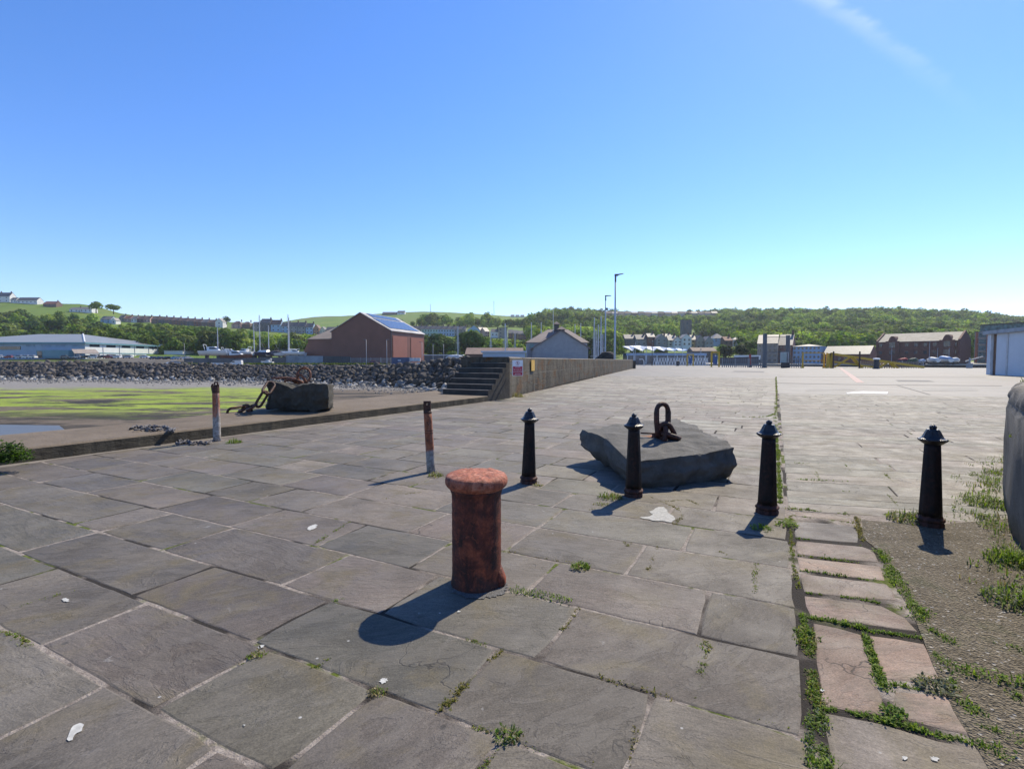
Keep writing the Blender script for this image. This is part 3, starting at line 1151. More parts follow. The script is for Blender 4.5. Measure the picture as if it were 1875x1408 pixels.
# ================================================================= fluted black bollards
M_IRON = rust('black_iron_paint', (.008, .006, .0055), (.014, .0095, .0085), (.04, .017, .012), (.006, .006, .007), .5, 8, .58, None, .22)
M_CAPI = rust('glossy_black_iron', (.008, .008, .01), (.012, .012, .016), (.02, .018, .02), (.008, .008, .012), .5, 8, .3, None, .4)
M_FOOT = rust('rusty_foot', (.018, .010, .008), (.05, .018, .012), (.10, .03, .018), (.012, .01, .01), .58, 10)
mk = [(968, 884, 'slim black fluted bollard left of the stone block, just behind the rusty bollard'),
      (1160, 908, 'black fluted bollard standing in front of the big stone block with its shackle'),
      (1404.5, 939, 'black fluted bollard on the grassy joint right of the stone block'),
      (1703, 962, 'rightmost black fluted bollard, standing alone between gravel and pale paving')]
protob = None
for k, (px, py, lab) in enumerate(mk):
    g = G(px, py)
    if protob is None:
        protob = thing('fluted_bollard', lab, 'bollard', g, 'black cast iron bollards in a row')
        mb = MB()
        n = 32
        rings = []
        for z in [.10, .16, .25, .35, .45, .55, .65, .74, .795]:
            r0 = .096 - .03 * (z - .1) / .7
            rings.append([(r0 * (1 - (.075 if i % 4 == 2 else .03 if i % 2 else 0)) * math.cos(2 * math.pi * i / n), r0 * (1 - (.075 if i % 4 == 2 else .03 if i % 2 else 0)) * math.sin(2 * math.pi * i / n), z) for i in range(n)])
        mb.loft(rings)
        loc_part(mb, 'shaft', M_IRON, protob, smooth=True)
        mb = MB()
        mb.lathe([(.112, -.03), (.112, .028), (.108, .038), (.104, .042), (.116, .056), (.117, .072), (.108, .084), (.099, .09), (.097, .104)], 8, rz=math.pi / 8)
        loc_part(mb, 'foot', M_FOOT, protob, angle=30)
        mb = MB()
        mb.lathe([(.066, .79), (.082, .80), (.112, .823), (.121, .834), (.119, .843), (.1, .85), (.086, .862), (.074, .888), (.065, .908), (.056, .926), (.05, .936), (.03, .94), (.027, .944), (.032, .954), (.028, .967), (.012, .978), (.004, .986)], 8, rz=math.pi / 8)
        loc_part(mb, 'cap', M_CAPI, protob, angle=38)
        o = protob
    else:
        o = copy_tree(protob)
        o['label'] = lab
    o.location = g
    o.rotation_euler = (R.uniform(-.012, .012), R.uniform(-.012, .012), [.2, .5, .05, .35][k])

# ================================================================= two rusted posts
M_POST = rust('flaking_post_paint', (.07, .026, .015), (.30, .095, .045), (.42, .17, .09), (.34, .32, .29), .57, 6, base=(.52, .5, (.13, .125, .115), (.42, .41, .38)))
M_POST2 = rust('flaking_post_paint_dark', (.06, .024, .014), (.26, .08, .034), (.38, .14, .06), (.2, .2, .19), .57, 6, base=(.33, .4, (.10, .10, .095), (.36, .36, .34)))
M_TOPR = rust('rotten_iron', (.02, .011, .008), (.055, .022, .014), (.11, .042, .022), (.02, .018, .016), .6, 12)
g = G(397.5, 807.5)
post = thing('rusted_post', 'upright rusty post with flaking orange and white paint and jagged top beside the ledge', 'post', g)
mb = MB()
h = 1.0
mb.lathe([(.071 - .008 * z, z) for z in [-.03, .1, .3, .5, .7, .9, .98]], 20, g)
mb.build('shaft', M_POST, post, smooth=True)
mb = MB()
n = 20
r_ = .068
rings = [[g + Vector((r_ * math.cos(6.2832 * i / n), r_ * math.sin(6.2832 * i / n), .96)) for i in range(n)],
         [g + Vector((r_ * .95 * math.cos(6.2832 * i / n), r_ * .95 * math.sin(6.2832 * i / n), 1.03 + .09 * abs(math.sin(i * 1.7)) + .04 * R.random())) for i in range(n)],
         [g + Vector((r_ * .72 * math.cos(6.2832 * i / n), r_ * .72 * math.sin(6.2832 * i / n), 1.03 + .09 * abs(math.sin(i * 1.7)))) for i in range(n)],
         [g + Vector((r_ * .7 * math.cos(6.2832 * i / n), r_ * .7 * math.sin(6.2832 * i / n), .97)) for i in range(n)]]
mb.loft(rings)
mb.tube([g + Vector((.035, -.03, 1.05)), g + Vector((.06, -.03, 1.12)), g + Vector((.05, -.03, 1.17)), g + Vector((.01, -.03, 1.175)), g + Vector((-.005, -.03, 1.13))], .016, 6)
mb.tube([g + Vector((-.055, -.02, 1.0)), g + Vector((-.06, -.03, 1.1)), g + Vector((-.03, -.03, 1.14))], .016, 6)
mb.build('broken_top', M_TOPR, post)
g = G(789.5, 864)
post2 = thing('rusted_post', 'leaning slim rusty post with dark drilled top behind the rusty bollard', 'post', g)
ln_ = (-.055, .02)
mb = MB()
mb.lathe([(.063 - .006 * z, z) for z in [-.03, .1, .3, .5, .6, .75, .86]], 18, g, lean=ln_)
mb.build('shaft', M_POST2, post2, smooth=True)
mb = MB()
for zz in (.565, .6):
    mb.lathe([(.0625, zz - .004), (.0635, zz), (.0625, zz + .004)], 18, g, lean=ln_)
mb.build('band', M_TOPR, post2)
mb = MB()
pts = []
W_ = .052
for k in range(24):                                  # flat drilled tongue with a real eye in it
    t = 2 * math.pi * k / 24
    pts.append((math.cos(t), math.sin(t)))
ox, oy = ln_[0] * .95, ln_[1] * .95


def outer(c, s_):
    m = max(abs(c), abs(s_))
    return c / m * W_, s_ / m * .075


cz = .945
rings = []
for yy, kind in ((-.018, 0), (-.018, 1), (.018, 1), (.018, 0)):
    ring = []
    for c, s_ in pts:
        x, z = outer(c, s_) if kind == 0 else (c * .014, s_ * .016 + .03)
        ring.append(g + Vector((ox + x, oy + yy, cz + z)))
    rings.append(ring)
mb.loft(rings + [rings[0]], cap=False)
mb.lathe([(.058, .84), (.060, .865), (.05, .88)], 18, g, lean=ln_)
mb.build('drilled_top', M_TOPR, post2)


# ================================================================= stone blocks
def rough_block(top, bot, name, mat, parent, cuts=5, amp=.03, mid=1.02, freq=2.2, midz=.5, seed=0, keep=0.0):
    bm = bmesh.new()
    n = len(top)
    c = sum((Vector(p) for p in top), Vector((0, 0, 0))) / n
    rings = []
    rings.append([bm.verts.new(p) for p in bot])
    md = []
    for a, b in zip(top, bot):
        q = Vector(a).lerp(Vector(b), 1 - midz)
        q = Vector((q.x + (a[0] - q.x) * keep, q.y + (a[1] - q.y) * keep, q.z))
        qc = Vector((c.x, c.y, q.z))
        md.append(bm.verts.new(qc + (q - qc) * mid))
    rings.append(md)
    rings.append([bm.verts.new(p) for p in top])
    ins = []
    for p in top:
        q = Vector(p).lerp(c, .32)
        ins.append(bm.verts.new(q + Vector((0, 0, .008))))
    rings.append(ins)
    for a, b in zip(rings, rings[1:]):
        for i in range(n):
            j = (i + 1) % n
            bm.faces.new((a[i], a[j], b[j], b[i]))
    bm.faces.new(rings[0][::-1])
    cv = bm.verts.new(c + Vector((0, 0, .012)))
    for i in range(n):
        bm.faces.new((ins[i], ins[(i + 1) % n], cv))
    bmesh.ops.recalc_face_normals(bm, faces=bm.faces[:])
    bmesh.ops.triangulate(bm, faces=[f for f in bm.faces if len(f.verts) > 4])
    bmesh.ops.subdivide_edges(bm, edges=bm.edges[:], cuts=cuts, use_grid_fill=True, smooth=.0)
    bm.normal_update()
    o3_ = Vector((seed, seed * 2, 0))
    sh = {}
    for v in bm.verts:
        p = v.co + o3_
        d = noise.fractal(p * freq, .9, 2.1, 5) * amp + (abs(noise.noise(p * freq * 2.4)) - .3) * amp * .9 + noise.noise(p * 21) * amp * .16
        if v.normal.z > .8:
            d *= .45
        sh[v] = v.co + v.normal * d
    for v, q in sh.items():
        v.co = q
    me = bpy.data.meshes.new(name)
    org = root_of(parent).location
    for v in bm.verts:
        v.co -= org
    bm.to_mesh(me)
    me.polygons.foreach_set('use_smooth', [True] * len(me.polygons))
    me.set_sharp_from_angle(angle=math.radians(32))
    me.materials.append(mat)
    o = bpy.data.objects.new(name, me)
    C.objects.link(o)
    o.parent = parent
    return o


def link(mb, c, d, up, ln, wd, r, n=7, k=24):
    """one stadium chain link centred at c along d"""
    d = Vector(d).normalized()
    s = Vector(up).cross(d).normalized()
    pts = []
    hl = ln / 2 - wd / 2
    for i in range(k):
        t = 2 * math.pi * i / k
        x = math.cos(t) * wd / 2 + (hl if math.cos(t) > 0 else -hl)
        pts.append(Vector(c) + d * x + s * (math.sin(t) * wd / 2))
    mb.tube(pts, r, n, True)


def chain(mb, pts, ln, wd, r, jitter=0.0):
    pts = [Vector(p) for p in pts]
    seg = [(b - a).length for a, b in zip(pts, pts[1:])]
    tot = sum(seg)
    pitch = ln - 2 * r * 1.15
    m = int(tot / pitch)

    def at(s):
        for a, b, l in zip(pts, pts[1:], seg):
            if s <= l:
                return a.lerp(b, s / l), (b - a).normalized()
            s -= l
        return pts[-1], (pts[-1] - pts[-2]).normalized()
    for i in range(m):
        c, d = at((i + .5) * pitch)
        roll = (0 if i % 2 else math.pi / 2) + .6 + R.uniform(-jitter, jitter)
        x = d.cross(Vector((0, 0, 1)))
        x = x.normalized() if x.length > .01 else Vector((1, 0, 0))
        y = x.cross(d)
        link(mb, c + Vector((R.uniform(-jitter, jitter), R.uniform(-jitter, jitter), 0)) * .03, d, x * math.cos(roll) + y * math.sin(roll), ln, wd, r)


M_BLOCK = rockm('block_stone', (.10, .096, .086), (.19, .182, .162), 3.2, (.3, .285, .255))
M_BLOCK2 = rockm('block_stone_brown', (.055, .052, .044), (.11, .102, .084), 3.0, (.19, .175, .14))
M_CHAIN = rust('rusty_chain', (.020, .0085, .006), (.055, .018, .011), (.13, .042, .02), (.018, .014, .012), .62, 14, .6)
M_CHAINO = rust('orange_rusty_iron', (.05, .02, .012), (.15, .05, .025), (.30, .12, .055), (.03, .02, .018), .64, 10, .7)

TOPP = [(1068, 788, .5), (1110, 803, .47), (1146, 839, .37), (1175, 843, .36), (1239, 837, .375), (1289, 829, .4), (1324, 822, .43), (1346, 819, .44), (1330, 811, .46), (1298, 793, .5), (1266, 776, .52), (1239, 767, .53), (1180, 771, .53), (1131, 776, .52)]
top = [G(x, y, z) for x, y, z in TOPP]
cc = sum(top, Vector((0, 0, 0))) / len(top)
bot = []
for i, p in enumerate(top):
    k = [.80, .84, .92, .95, .95, .93, .90, .88, .88, .88, .88, .88, .86, .84][i]
    q = cc + (p - cc) * k
    bot.append(Vector((q.x, q.y, -.01 if i not in (0, 13) else .05)))
blk = thing('mooring_stone', 'big flat dark stone block with iron shackle on top, between the black bollards', 'stone block', Vector((cc.x, cc.y, 0)))
rough_block(top, bot, 'block', M_BLOCK, blk, 8, .06, 1.015, 2.3, .5, 0, 1.0)
sb_o = G(1196, 800, .46) - Vector((cc.x, cc.y, 0))
bt_ = M_BLOCK.node_tree
pb_ = bt_.nodes['Principled BSDF']
old_ = pb_.inputs['Base Color'].links[0].from_socket
tc_, ds_, rp_n, mx_ = bt_.nodes.new('ShaderNodeTexCoord'), bt_.nodes.new('ShaderNodeVectorMath'), bt_.nodes.new('ShaderNodeMapRange'), bt_.nodes.new('ShaderNodeMix')
nz_, ad_ = bt_.nodes.new('ShaderNodeTexNoise'), bt_.nodes.new('ShaderNodeMath')
ds_.operation = 'DISTANCE'
ds_.inputs[1].default_value = sb_o
bt_.links.new(tc_.outputs['Object'], ds_.inputs[0])
nz_.inputs['Scale'].default_value = 9
nz_.inputs['Detail'].default_value = 5
bt_.links.new(tc_.outputs['Object'], nz_.inputs['Vector'])
ad_.operation = 'MULTIPLY_ADD'
bt_.links.new(nz_.outputs['Fac'], ad_.inputs[0])
ad_.inputs[1].default_value = .3
bt_.links.new(ds_.outputs['Value'], ad_.inputs[2])
bt_.links.new(ad_.outputs[0], rp_n.inputs[0])
for k_i, v_ in ((1, .24), (2, .33), (3, .8), (4, 0)):
    rp_n.inputs[k_i].default_value = v_
mx_.data_type = 'RGBA'
bt_.links.new(rp_n.outputs[0], mx_.inputs[0])
bt_.links.new(old_, mx_.inputs[6])
mx_.inputs[7].default_value = (.30, .12, .04, 1)
bt_.links.new(mx_.outputs[2], pb_.inputs['Base Color'])
sb = G(1212, 803, .46)                               # where the shackle is let into the top
mb = MB()
dx = Vector((.93, .36, 0)).normalized()
rp = []
Hs = .36
for t, hw, z in ((0, -.07, .02), (0, -.08, .12), (0, -.098, .26), (0, -.1, .38)):
    rp.append(sb + dx * hw + Vector((0, 0, z)))
for i in range(1, 8):
    a = math.pi - math.pi * i / 8
    rp.append(sb + dx * (.1 * math.cos(a)) + Vector((0, 0, .40 + .11 * math.sin(a))))
rp += [sb + dx * .105 + Vector((0, 0, .38)), sb + dx * .105 + Vector((0, 0, .26)), sb + dx * .065 + Vector((0, 0, .13)), sb + dx * .045 + Vector((0, 0, .03))]
mb.tube(rp, [.04] * 4 + [.035] * 7 + [.042] * 4, 12)
mb.build('shackle', M_CHAIN, blk, smooth=True)
mb = MB()
link(mb, sb + Vector((.06, -.03, .10)), (.5, .15, -.8), (.2, 1, .1), .27, .17, .036, 10)
link(mb, sb + Vector((.0, -.04, .07)), (.1, .2, .9), (1, .2, 0), .24, .16, .036, 10)
link(mb, sb + Vector((.10, -.06, .045)), (1, -.35, -.28), (0, .3, 1), .23, .15, .036, 10)
mb.build('chain_links', M_CHAIN, blk, smooth=True)
mb = MB()
a_, b_ = sb + Vector((-.13, .05, .02)), sb + Vector((.15, -.02, .06))
mb.tube([a_, b_], .036, 12)
mb.lathe([(.07, -.02), (.075, .02), (.055, .045), (.03, .05)], 12, sb + Vector((.0, .0, .0)))
mb.tube([sb + Vector((.12, -.06, .05)), sb + Vector((.25, -.10, .02))], [.045, .018], 8)
mb.tube([sb + Vector((-.05, .02, .07)), sb + Vector((-.3, .05, .075))], [.014, .012], 6)
mb.build('ring_bolt', M_CHAIN, blk, smooth=True)

# block on the ledge
Z = ZL
fr_t = [(491, 704), (497, 698), (513, 702.5), (524, 706), (535, 712), (547, 708), (560, 705), (573, 702), (588, 703), (601, 704)]
Yb = 13.6
ft_ = [P(x, y, Yb - .12 * i / 9) for i, (x, y) in enumerate(fr_t)]
top = ft_ + [P(612, 704, 14.9), P(590, 701.5, 15.1), P(550, 702, 15.15), P(515, 700, 15.0), P(498, 698.5, 14.7)]
bx = [489, 499, 512, 524, 535, 548, 562, 575, 590, 603]
by = [738, 741, 748, 749, 749.5, 750, 750.5, 750.5, 750.5, 749]
bot = [P(x, y, Yb + .1) for x, y in zip(bx, by)] + [P(610, 746, 14.4), P(590, 743, 14.7), P(550, 743, 14.8), P(515, 742, 14.7), P(498, 740, 14.4)]
bot = [Vector((p.x, p.y, max(Z - .005, min(p.z, Z + .10)))) for p in bot]
blk2 = thing('mooring_stone', 'grey stone block with notched top and rusty ring, standing on the ledge', 'stone block', Vector((sum(p.x for p in top) / 15, 14.3, Z)))
rough_block(top, bot, 'block', M_BLOCK2, blk2, 7, .07, 1.0, 2.4, .4, 4, .6)
mb = MB()
rc = P(556, 688, 14.15)
ringp = [rc + Vector((.185 * math.cos(t), .05 * math.sin(t), .215 * math.sin(t))) for t in [2 * math.pi * i / 28 for i in range(28)]]
mb.tube(ringp, .03, 9, True)
mb.build('ring', M_CHAINO, blk2, smooth=True)
mb = MB()
link(mb, P(552, 695, 14.1), (.4, .1, -.8), (.2, 1, .1), .28, .17, .035, 8)
link(mb, P(545, 699, 14.15), (1, .1, -.3), (.1, .5, .9), .30, .18, .035, 8)
link(mb, P(531, 701, 14.2), (1, .1, .05), (.1, 1, .3), .28, .17, .035, 8)
mb.tube([P(497, 692.5, 14.2), P(530, 692.5, 14.2)], [.026, .035], 8)
mb.tube([P(526, 692.5, 14.2), P(545, 697, 14.2)], [.04, .06], 8)
mb.build('shackle_bar', M_CHAINO, blk2, smooth=True)
mb = MB()
pts = [P(497, 702, 13.45), P(488, 716, 13.2), P(476, 736, 13.1), P(462, 745, 13.0)]
e_ = G(412, 757, ZL)
pts += [Vector((G(443, 750, ZL + .06).x, G(443, 750, ZL + .06).y, ZL + .07)), Vector((e_.x, e_.y, ZL + .04))]
chain(mb, pts, .44, .2, .033)
mb.build('heavy_chain', M_CHAIN, blk2, smooth=True)

# thin grey chain lying over the ledge
ch = G(300, 793, ZL)
M_GALV = rust('old_galvanised_chain', (.05, .045, .045), (.11, .105, .105), (.2, .19, .19), (.08, .06, .05), .62, 20, .55)
mb = MB()
pl = [G(238, 787, ZL), G(252, 784, ZL), G(262, 786, ZL), G(275, 782.5, ZL), G(288, 784, ZL), G(300, 783, ZL), G(308, 787, ZL), G(313, 792, ZL)]
pts = [p + Vector((0, 0, .03)) for p in pl]
q = G(321, 803, 0)
pts += [q + Vector((-.03, .1, .18)), q + Vector((.0, 0, .03))]
pts += [G(x, y, .03) for x, y in ((333, 808), (327, 812), (343, 807), (350, 812), (362, 810), (376, 812), (388, 807))]
chain(mb, pts, .095, .06, .012, .9)
pts2 = [G(x, y, ZL + .03) for x, y in ((250, 787), (268, 785), (281, 787.5), (296, 785.5))]
chain(mb, pts2, .095, .06, .012, .9)
cho = tag(mb.build('loose_chain', M_GALV, None, origin=ch, smooth=True), 'thin grey chain lying loose over the ledge edge to the foot of the orange post', 'chain')

# ================================================================= curved concrete wall end, far right
cw_c = None
t_dir = math.atan2(1838 - 937.5, F)
Rr = 22.0
t_dir += .004
Dd = math.hypot(8.27, Rr)
th_ = t_dir + math.asin(Rr / Dd)
cx_, cy_ = Dd * math.sin(th_), Dd * math.cos(th_)
mb = MB()
a0 = math.atan2(3.2 - cy_, 3.4 - cx_)
rings = []
NSEG = 260
cmt = concrete('round_wall_concrete', (.085, .075, .06), (.20, .18, .15), 1.6, (.04, .042, .025), .8)
angs_f = [a0 + .08 - (.75 * i / NSEG) for i in range(NSEG + 1)]
angs = [a0 + .08 - (.75 * i / 90) for i in range(91)]
for i, a in enumerate(angs_f):
    ring = []
    for r_, z in ((Rr - .03, -.1), (Rr, .25), (Rr - .005, .7), (Rr, 1.08), (Rr - .03, 1.14), (Rr - .02, 1.17), (Rr - .03, 1.21), (Rr - .06, 1.27), (Rr - .13, 1.32), (Rr - .3, 1.37), (Rr - .6, 1.42), (Rr - 1.0, 1.43), (Rr - 1.35, 1.38), (Rr - 1.45, 1.2), (Rr - 1.45, -.1)):
        p = Vector((cx_ + r_ * math.cos(a), cy_ + r_ * math.sin(a), z))
        n_ = noise.fractal(p * 1.8, 1, 2, 5) * .034 + (noise.fractal(p * 4.5, .9, 2.1, 5) * .03 if z > 1.1 else 0)
        ring.append((p.x + n_ * math.cos(a), p.y + n_ * math.sin(a), p.z + (n_ if z > .5 else 0)))
    rings.append(ring)
mb.loft(rings)
cw = thing('curved_wall', 'curved concrete wall with rounded mossy coping at the right edge', 'wall', Vector((cx_ + Rr * math.cos(angs[30]), cy_ + Rr * math.sin(angs[30]), 0)))
mb.build('wall_body', cmt, cw, smooth=True)


# ================================================================= weeds, moss and grass
class Weeds:
    def __init__(s):
        s.mb = MB()

    def blade(s, p, h, w, lean, col):
        a = R.uniform(0, 6.283)
        d = Vector((math.cos(a), math.sin(a), 0))
        sd_ = Vector((-d.y, d.x, 0)) * w
        m = p + d * lean * .35 * h + Vector((0, 0, h * .62))
        t = p + d * lean * h + Vector((0, 0, h * (1 - .3 * lean)))
        s.mb.tint = col
        s.mb.add([p - sd_, p + sd_, m + sd_ * .75, m - sd_ * .75, t], [(0, 1, 2, 3), (3, 2, 4)])

    def leaf(s, p, r, col):
        a = R.uniform(0, 6.283)
        el = R.uniform(.1, .9)
        d = Vector((math.cos(a) * math.cos(el), math.sin(a) * math.cos(el), math.sin(el)))
        x = d.cross(Vector((0, 0, 1))).normalized()
        s.mb.tint = col
        s.mb.add([p, p + d * r * .5 + x * r * .32, p + d * r, p + d * r * .5 - x * r * .32], [(0, 1, 2, 3)])

    def tuft(s, p, r, n, h, cols, leafy=.3):
        for _ in range(n):
            a, q = R.uniform(0, 6.283), r * math.sqrt(R.random())
            b = p + Vector((math.cos(a) * q, math.sin(a) * q, -.008))
            k = R.choice(cols)
            f = R.uniform(.7, 1.3)
            col = tuple(x * f for x in k)
            hh = h * R.uniform(.4, 1.15) * (1.15 - .6 * q / max(r, .001))
            if R.random() < leafy:
                s.leaf(b + Vector((0, 0, hh * R.uniform(.1, .8))), R.uniform(.5, 1.2) * min(.028, h * .3 + .005), col)
            else:
                s.blade(b, hh, R.uniform(.0016, .004) * (1 + h * 4), R.uniform(.1, 1.0), col)


GREEN = [(.14, .225, .03), (.18, .26, .04), (.10, .175, .025), (.22, .28, .05)]
YELLOW = [(.21, .20, .04), (.15, .165, .03), (.24, .19, .06)]
DRY = [(.27, .22, .12), (.2, .17, .09), (.3, .26, .17)]
GREYG = [(.16, .18, .13), (.2, .21, .15), (.13, .15, .09)]
wd = Weeds()


def strip(px, n, r, h, cols, leafy=.35, dens=None):
    """scatter small growth along a joint given in photo pixels"""
    pts = [G(x, y) for x, y in px]
    seg = [(b - a).length for a, b in zip(pts, pts[1:])]
    tot = sum(seg)
    cnt = int(n * tot * 2.5)
    for _ in range(cnt):
        s = R.random() * tot
        t = s
        for a, b, l in zip(pts, pts[1:], seg):
            if t <= l:
                q = a.lerp(b, t / l)
                break
            t -= l
        dn = noise.noise((q.x * 2.3, q.y * 2.3, 31)) + .55 * noise.noise((q.x * 8, q.y * 8, 5))
        if dn < -.12 if dens is None else dn < dens:
            continue
        rw = r * .46 * (.7 + dn)
        q = q + Vector((R.gauss(0, rw), R.gauss(0, rw), 0))
        wd.tuft(q, r * R.uniform(.25, .6), R.randint(3, 8), h * .72 * R.uniform(.4, 1.4) * (1 + dn), cols, leafy)


def z3(*q):
    return [(1235 + x / 2.772, 900 + y / 2.772) for x, y in q]


def z7(*q):
    return [(1315 + x / 3.348, 700 + y / 3.348) for x, y in q]


# the long joint between old flags and pale paving
strip(z7((352, 330), (365, 420), (370, 520), (375, 600), (378, 740)), 160, .035, .05, GREEN + YELLOW[:1], .45, -.5)
strip([(1421, 690), (1422, 720), (1421, 745), (1420, 770), (1424, 800)], 30, .06, .05, GREEN + YELLOW, .3, -.2)
strip([(1360, 763), (1385, 764), (1405, 763), (1420, 757)], 55, .06, .05, GREEN + YELLOW[:1], .3, -.4)
strip(z3((590, 120), (590, 200), (596, 300), (605, 380), (625, 470), (635, 580)), 60, .022, .028, GREEN + YELLOW * 2, .4, -.15)
strip(z3((650, 620), (665, 700), (678, 800)), 150, .03, .045, GREEN, .5, -.4)
strip(z3((665, 700), (690, 860), (700, 940), (710, 1020), (735, 1090)), 230, .05, .045, GREEN + YELLOW[:2] + DRY[:1], .4, -.35)
strip(z3((745, 1110), (755, 1250), (765, 1408)), 190, .035, .04, GREEN + GREYG[:1], .5, -.3)
strip(z3((690, 1130), (690, 1230), (690, 1320), (695, 1408)), 150, .03, .035, GREYG + GREEN, .4, -.2)
strip(z3((680, 1220), (560, 1190), (380, 1150), (270, 1112), (130, 1070), (0, 1050)), 28, .014, .018, GREEN + YELLOW, .4, .05)
# joints of the red slabs
strip(z3((640, 90), (740, 98), (900, 120), (1060, 122), (1150, 132)), 60, .02, .025, GREEN + YELLOW, .4, -.1)
strip(z3((590, 118), (760, 140), (910, 160)), 60, .018, .022, GREEN + YELLOW, .4, -.05)
strip(z3((605, 236), (710, 243), (850, 262), (945, 272)), 90, .018, .03, GREEN, .4, -.05)
strip(z3((615, 322), (760, 338), (900, 356), (1050, 374)), 70, .016, .026, GREEN + YELLOW[:1], .4, .0)
strip(z3((640, 400), (760, 412), (880, 432), (1080, 458)), 70, .016, .028, GREEN, .4, .0)
strip(z3((652, 510), (840, 530), (990, 552), (1060, 572), (1140, 585)), 90, .02, .032, GREEN, .5, -.1)
strip(z3((650, 632), (790, 655), (900, 680), (1000, 705), (1150, 725), (1260, 740)), 170, .028, .04, GREEN, .45, -.35)
strip(z3((970, 730), (990, 800), (1020, 880), (1050, 960), (1075, 1005)), 170, .026, .04, GREEN, .5, -.4)
strip(z3((1070, 970), (1180, 990), (1250, 1000)), 110, .018, .03, GREEN, .5, -.2)
strip(z3((1092, 1080), (1090, 1150)), 60, .02, .03, GREEN, .5, -.3)
strip(z3((750, 1098), (860, 1108), (1000, 1145), (1100, 1170), (1230, 1200), (1340, 1235), (1460, 1255)), 170, .03, .045, GREEN, .45, -.35)
# edge towards the gravel
strip(z3((920, 130), (940, 200), (960, 260)), 90, .03, .04, YELLOW + DRY, .3, -.3)
strip(z3((1040, 300), (1080, 360), (1110, 430), (1170, 510), (1220, 580), (1265, 670)), 190, .06, .05, GREEN, .55, -.4)
strip(z3((1300, 700), (1360, 740), (1420, 780)), 160, .045, .045, GREEN, .5, -.3)
strip(z3((1320, 820), (1370, 870), (1440, 910)), 160, .05, .05, GREEN, .5, -.3)
strip(z3((1395, 950), (1430, 1000), (1450, 1020)), 150, .03, .05, GREEN + GREYG[:1], .5, -.3)
strip(z3((1460, 1060), (1500, 1110), (1580, 1140)), 150, .06, .05, GREEN, .5, -.3)
strip(z3((1500, 1150), (1580, 1200), (1650, 1225)), 150, .04, .05, GREEN, .5, -.3)
strip(z3((1480, 1260), (1560, 1290), (1640, 1310), (1680, 1370), (1720, 1408)), 170, .06, .05, GREEN, .5, -.35)
strip(z3((1690, 780), (1774, 810)), 120, .08, .05, GREEN, .5, -.2)
strip(z3((1740, 1060), (1774, 1030)), 160, .08, .06, GREEN + GREYG, .5, -.4)
strip(z3((1740, 1270), (1774, 1260)), 120, .08, .06, GREEN, .5, -.4)
# pale paving joints
strip(z7((390, 490), (500, 494), (610, 499)), 60, .03, .03, GREEN, .3, -.1)
strip(z7((400, 590), (560, 598), (790, 606)), 40, .03, .03, GREEN, .3, .0)
strip(z7((400, 655), (500, 654), (690, 664), (790, 668)), 40, .03, .03, GREEN + YELLOW, .3, .0)
strip(z7((775, 500), (815, 550)), 70, .02, .025, GREEN + YELLOW, .3, -.3)
strip(z7((600, 545), (620, 600)), 60, .02, .02, GREEN + YELLOW, .3, -.3)
strip(z7((1020, 560), (1075, 610)), 70, .02, .025, GREEN + YELLOW, .3, -.3)
strip(z7((1035, 685), (1105, 760)), 80, .02, .03, GREEN + YELLOW, .3, -.4)
strip(z7((430, 775), (560, 785), (700, 800), (850, 805), (1000, 815), (1100, 800)), 90, .035, .04, GREEN + DRY[:1], .35, -.25)
strip(z7((1370, 815), (1480, 845), (1560, 840)), 60, .04, .03, GREEN + DRY[:1], .3, -.1)
strip(z7((1450, 570), (1540, 580), (1580, 560)), 90, .05, .03, GREEN, .5, -.2)
strip(z7((1490, 680), (1540, 715), (1560, 740)), 80, .05, .03, GREEN, .5, -.2)
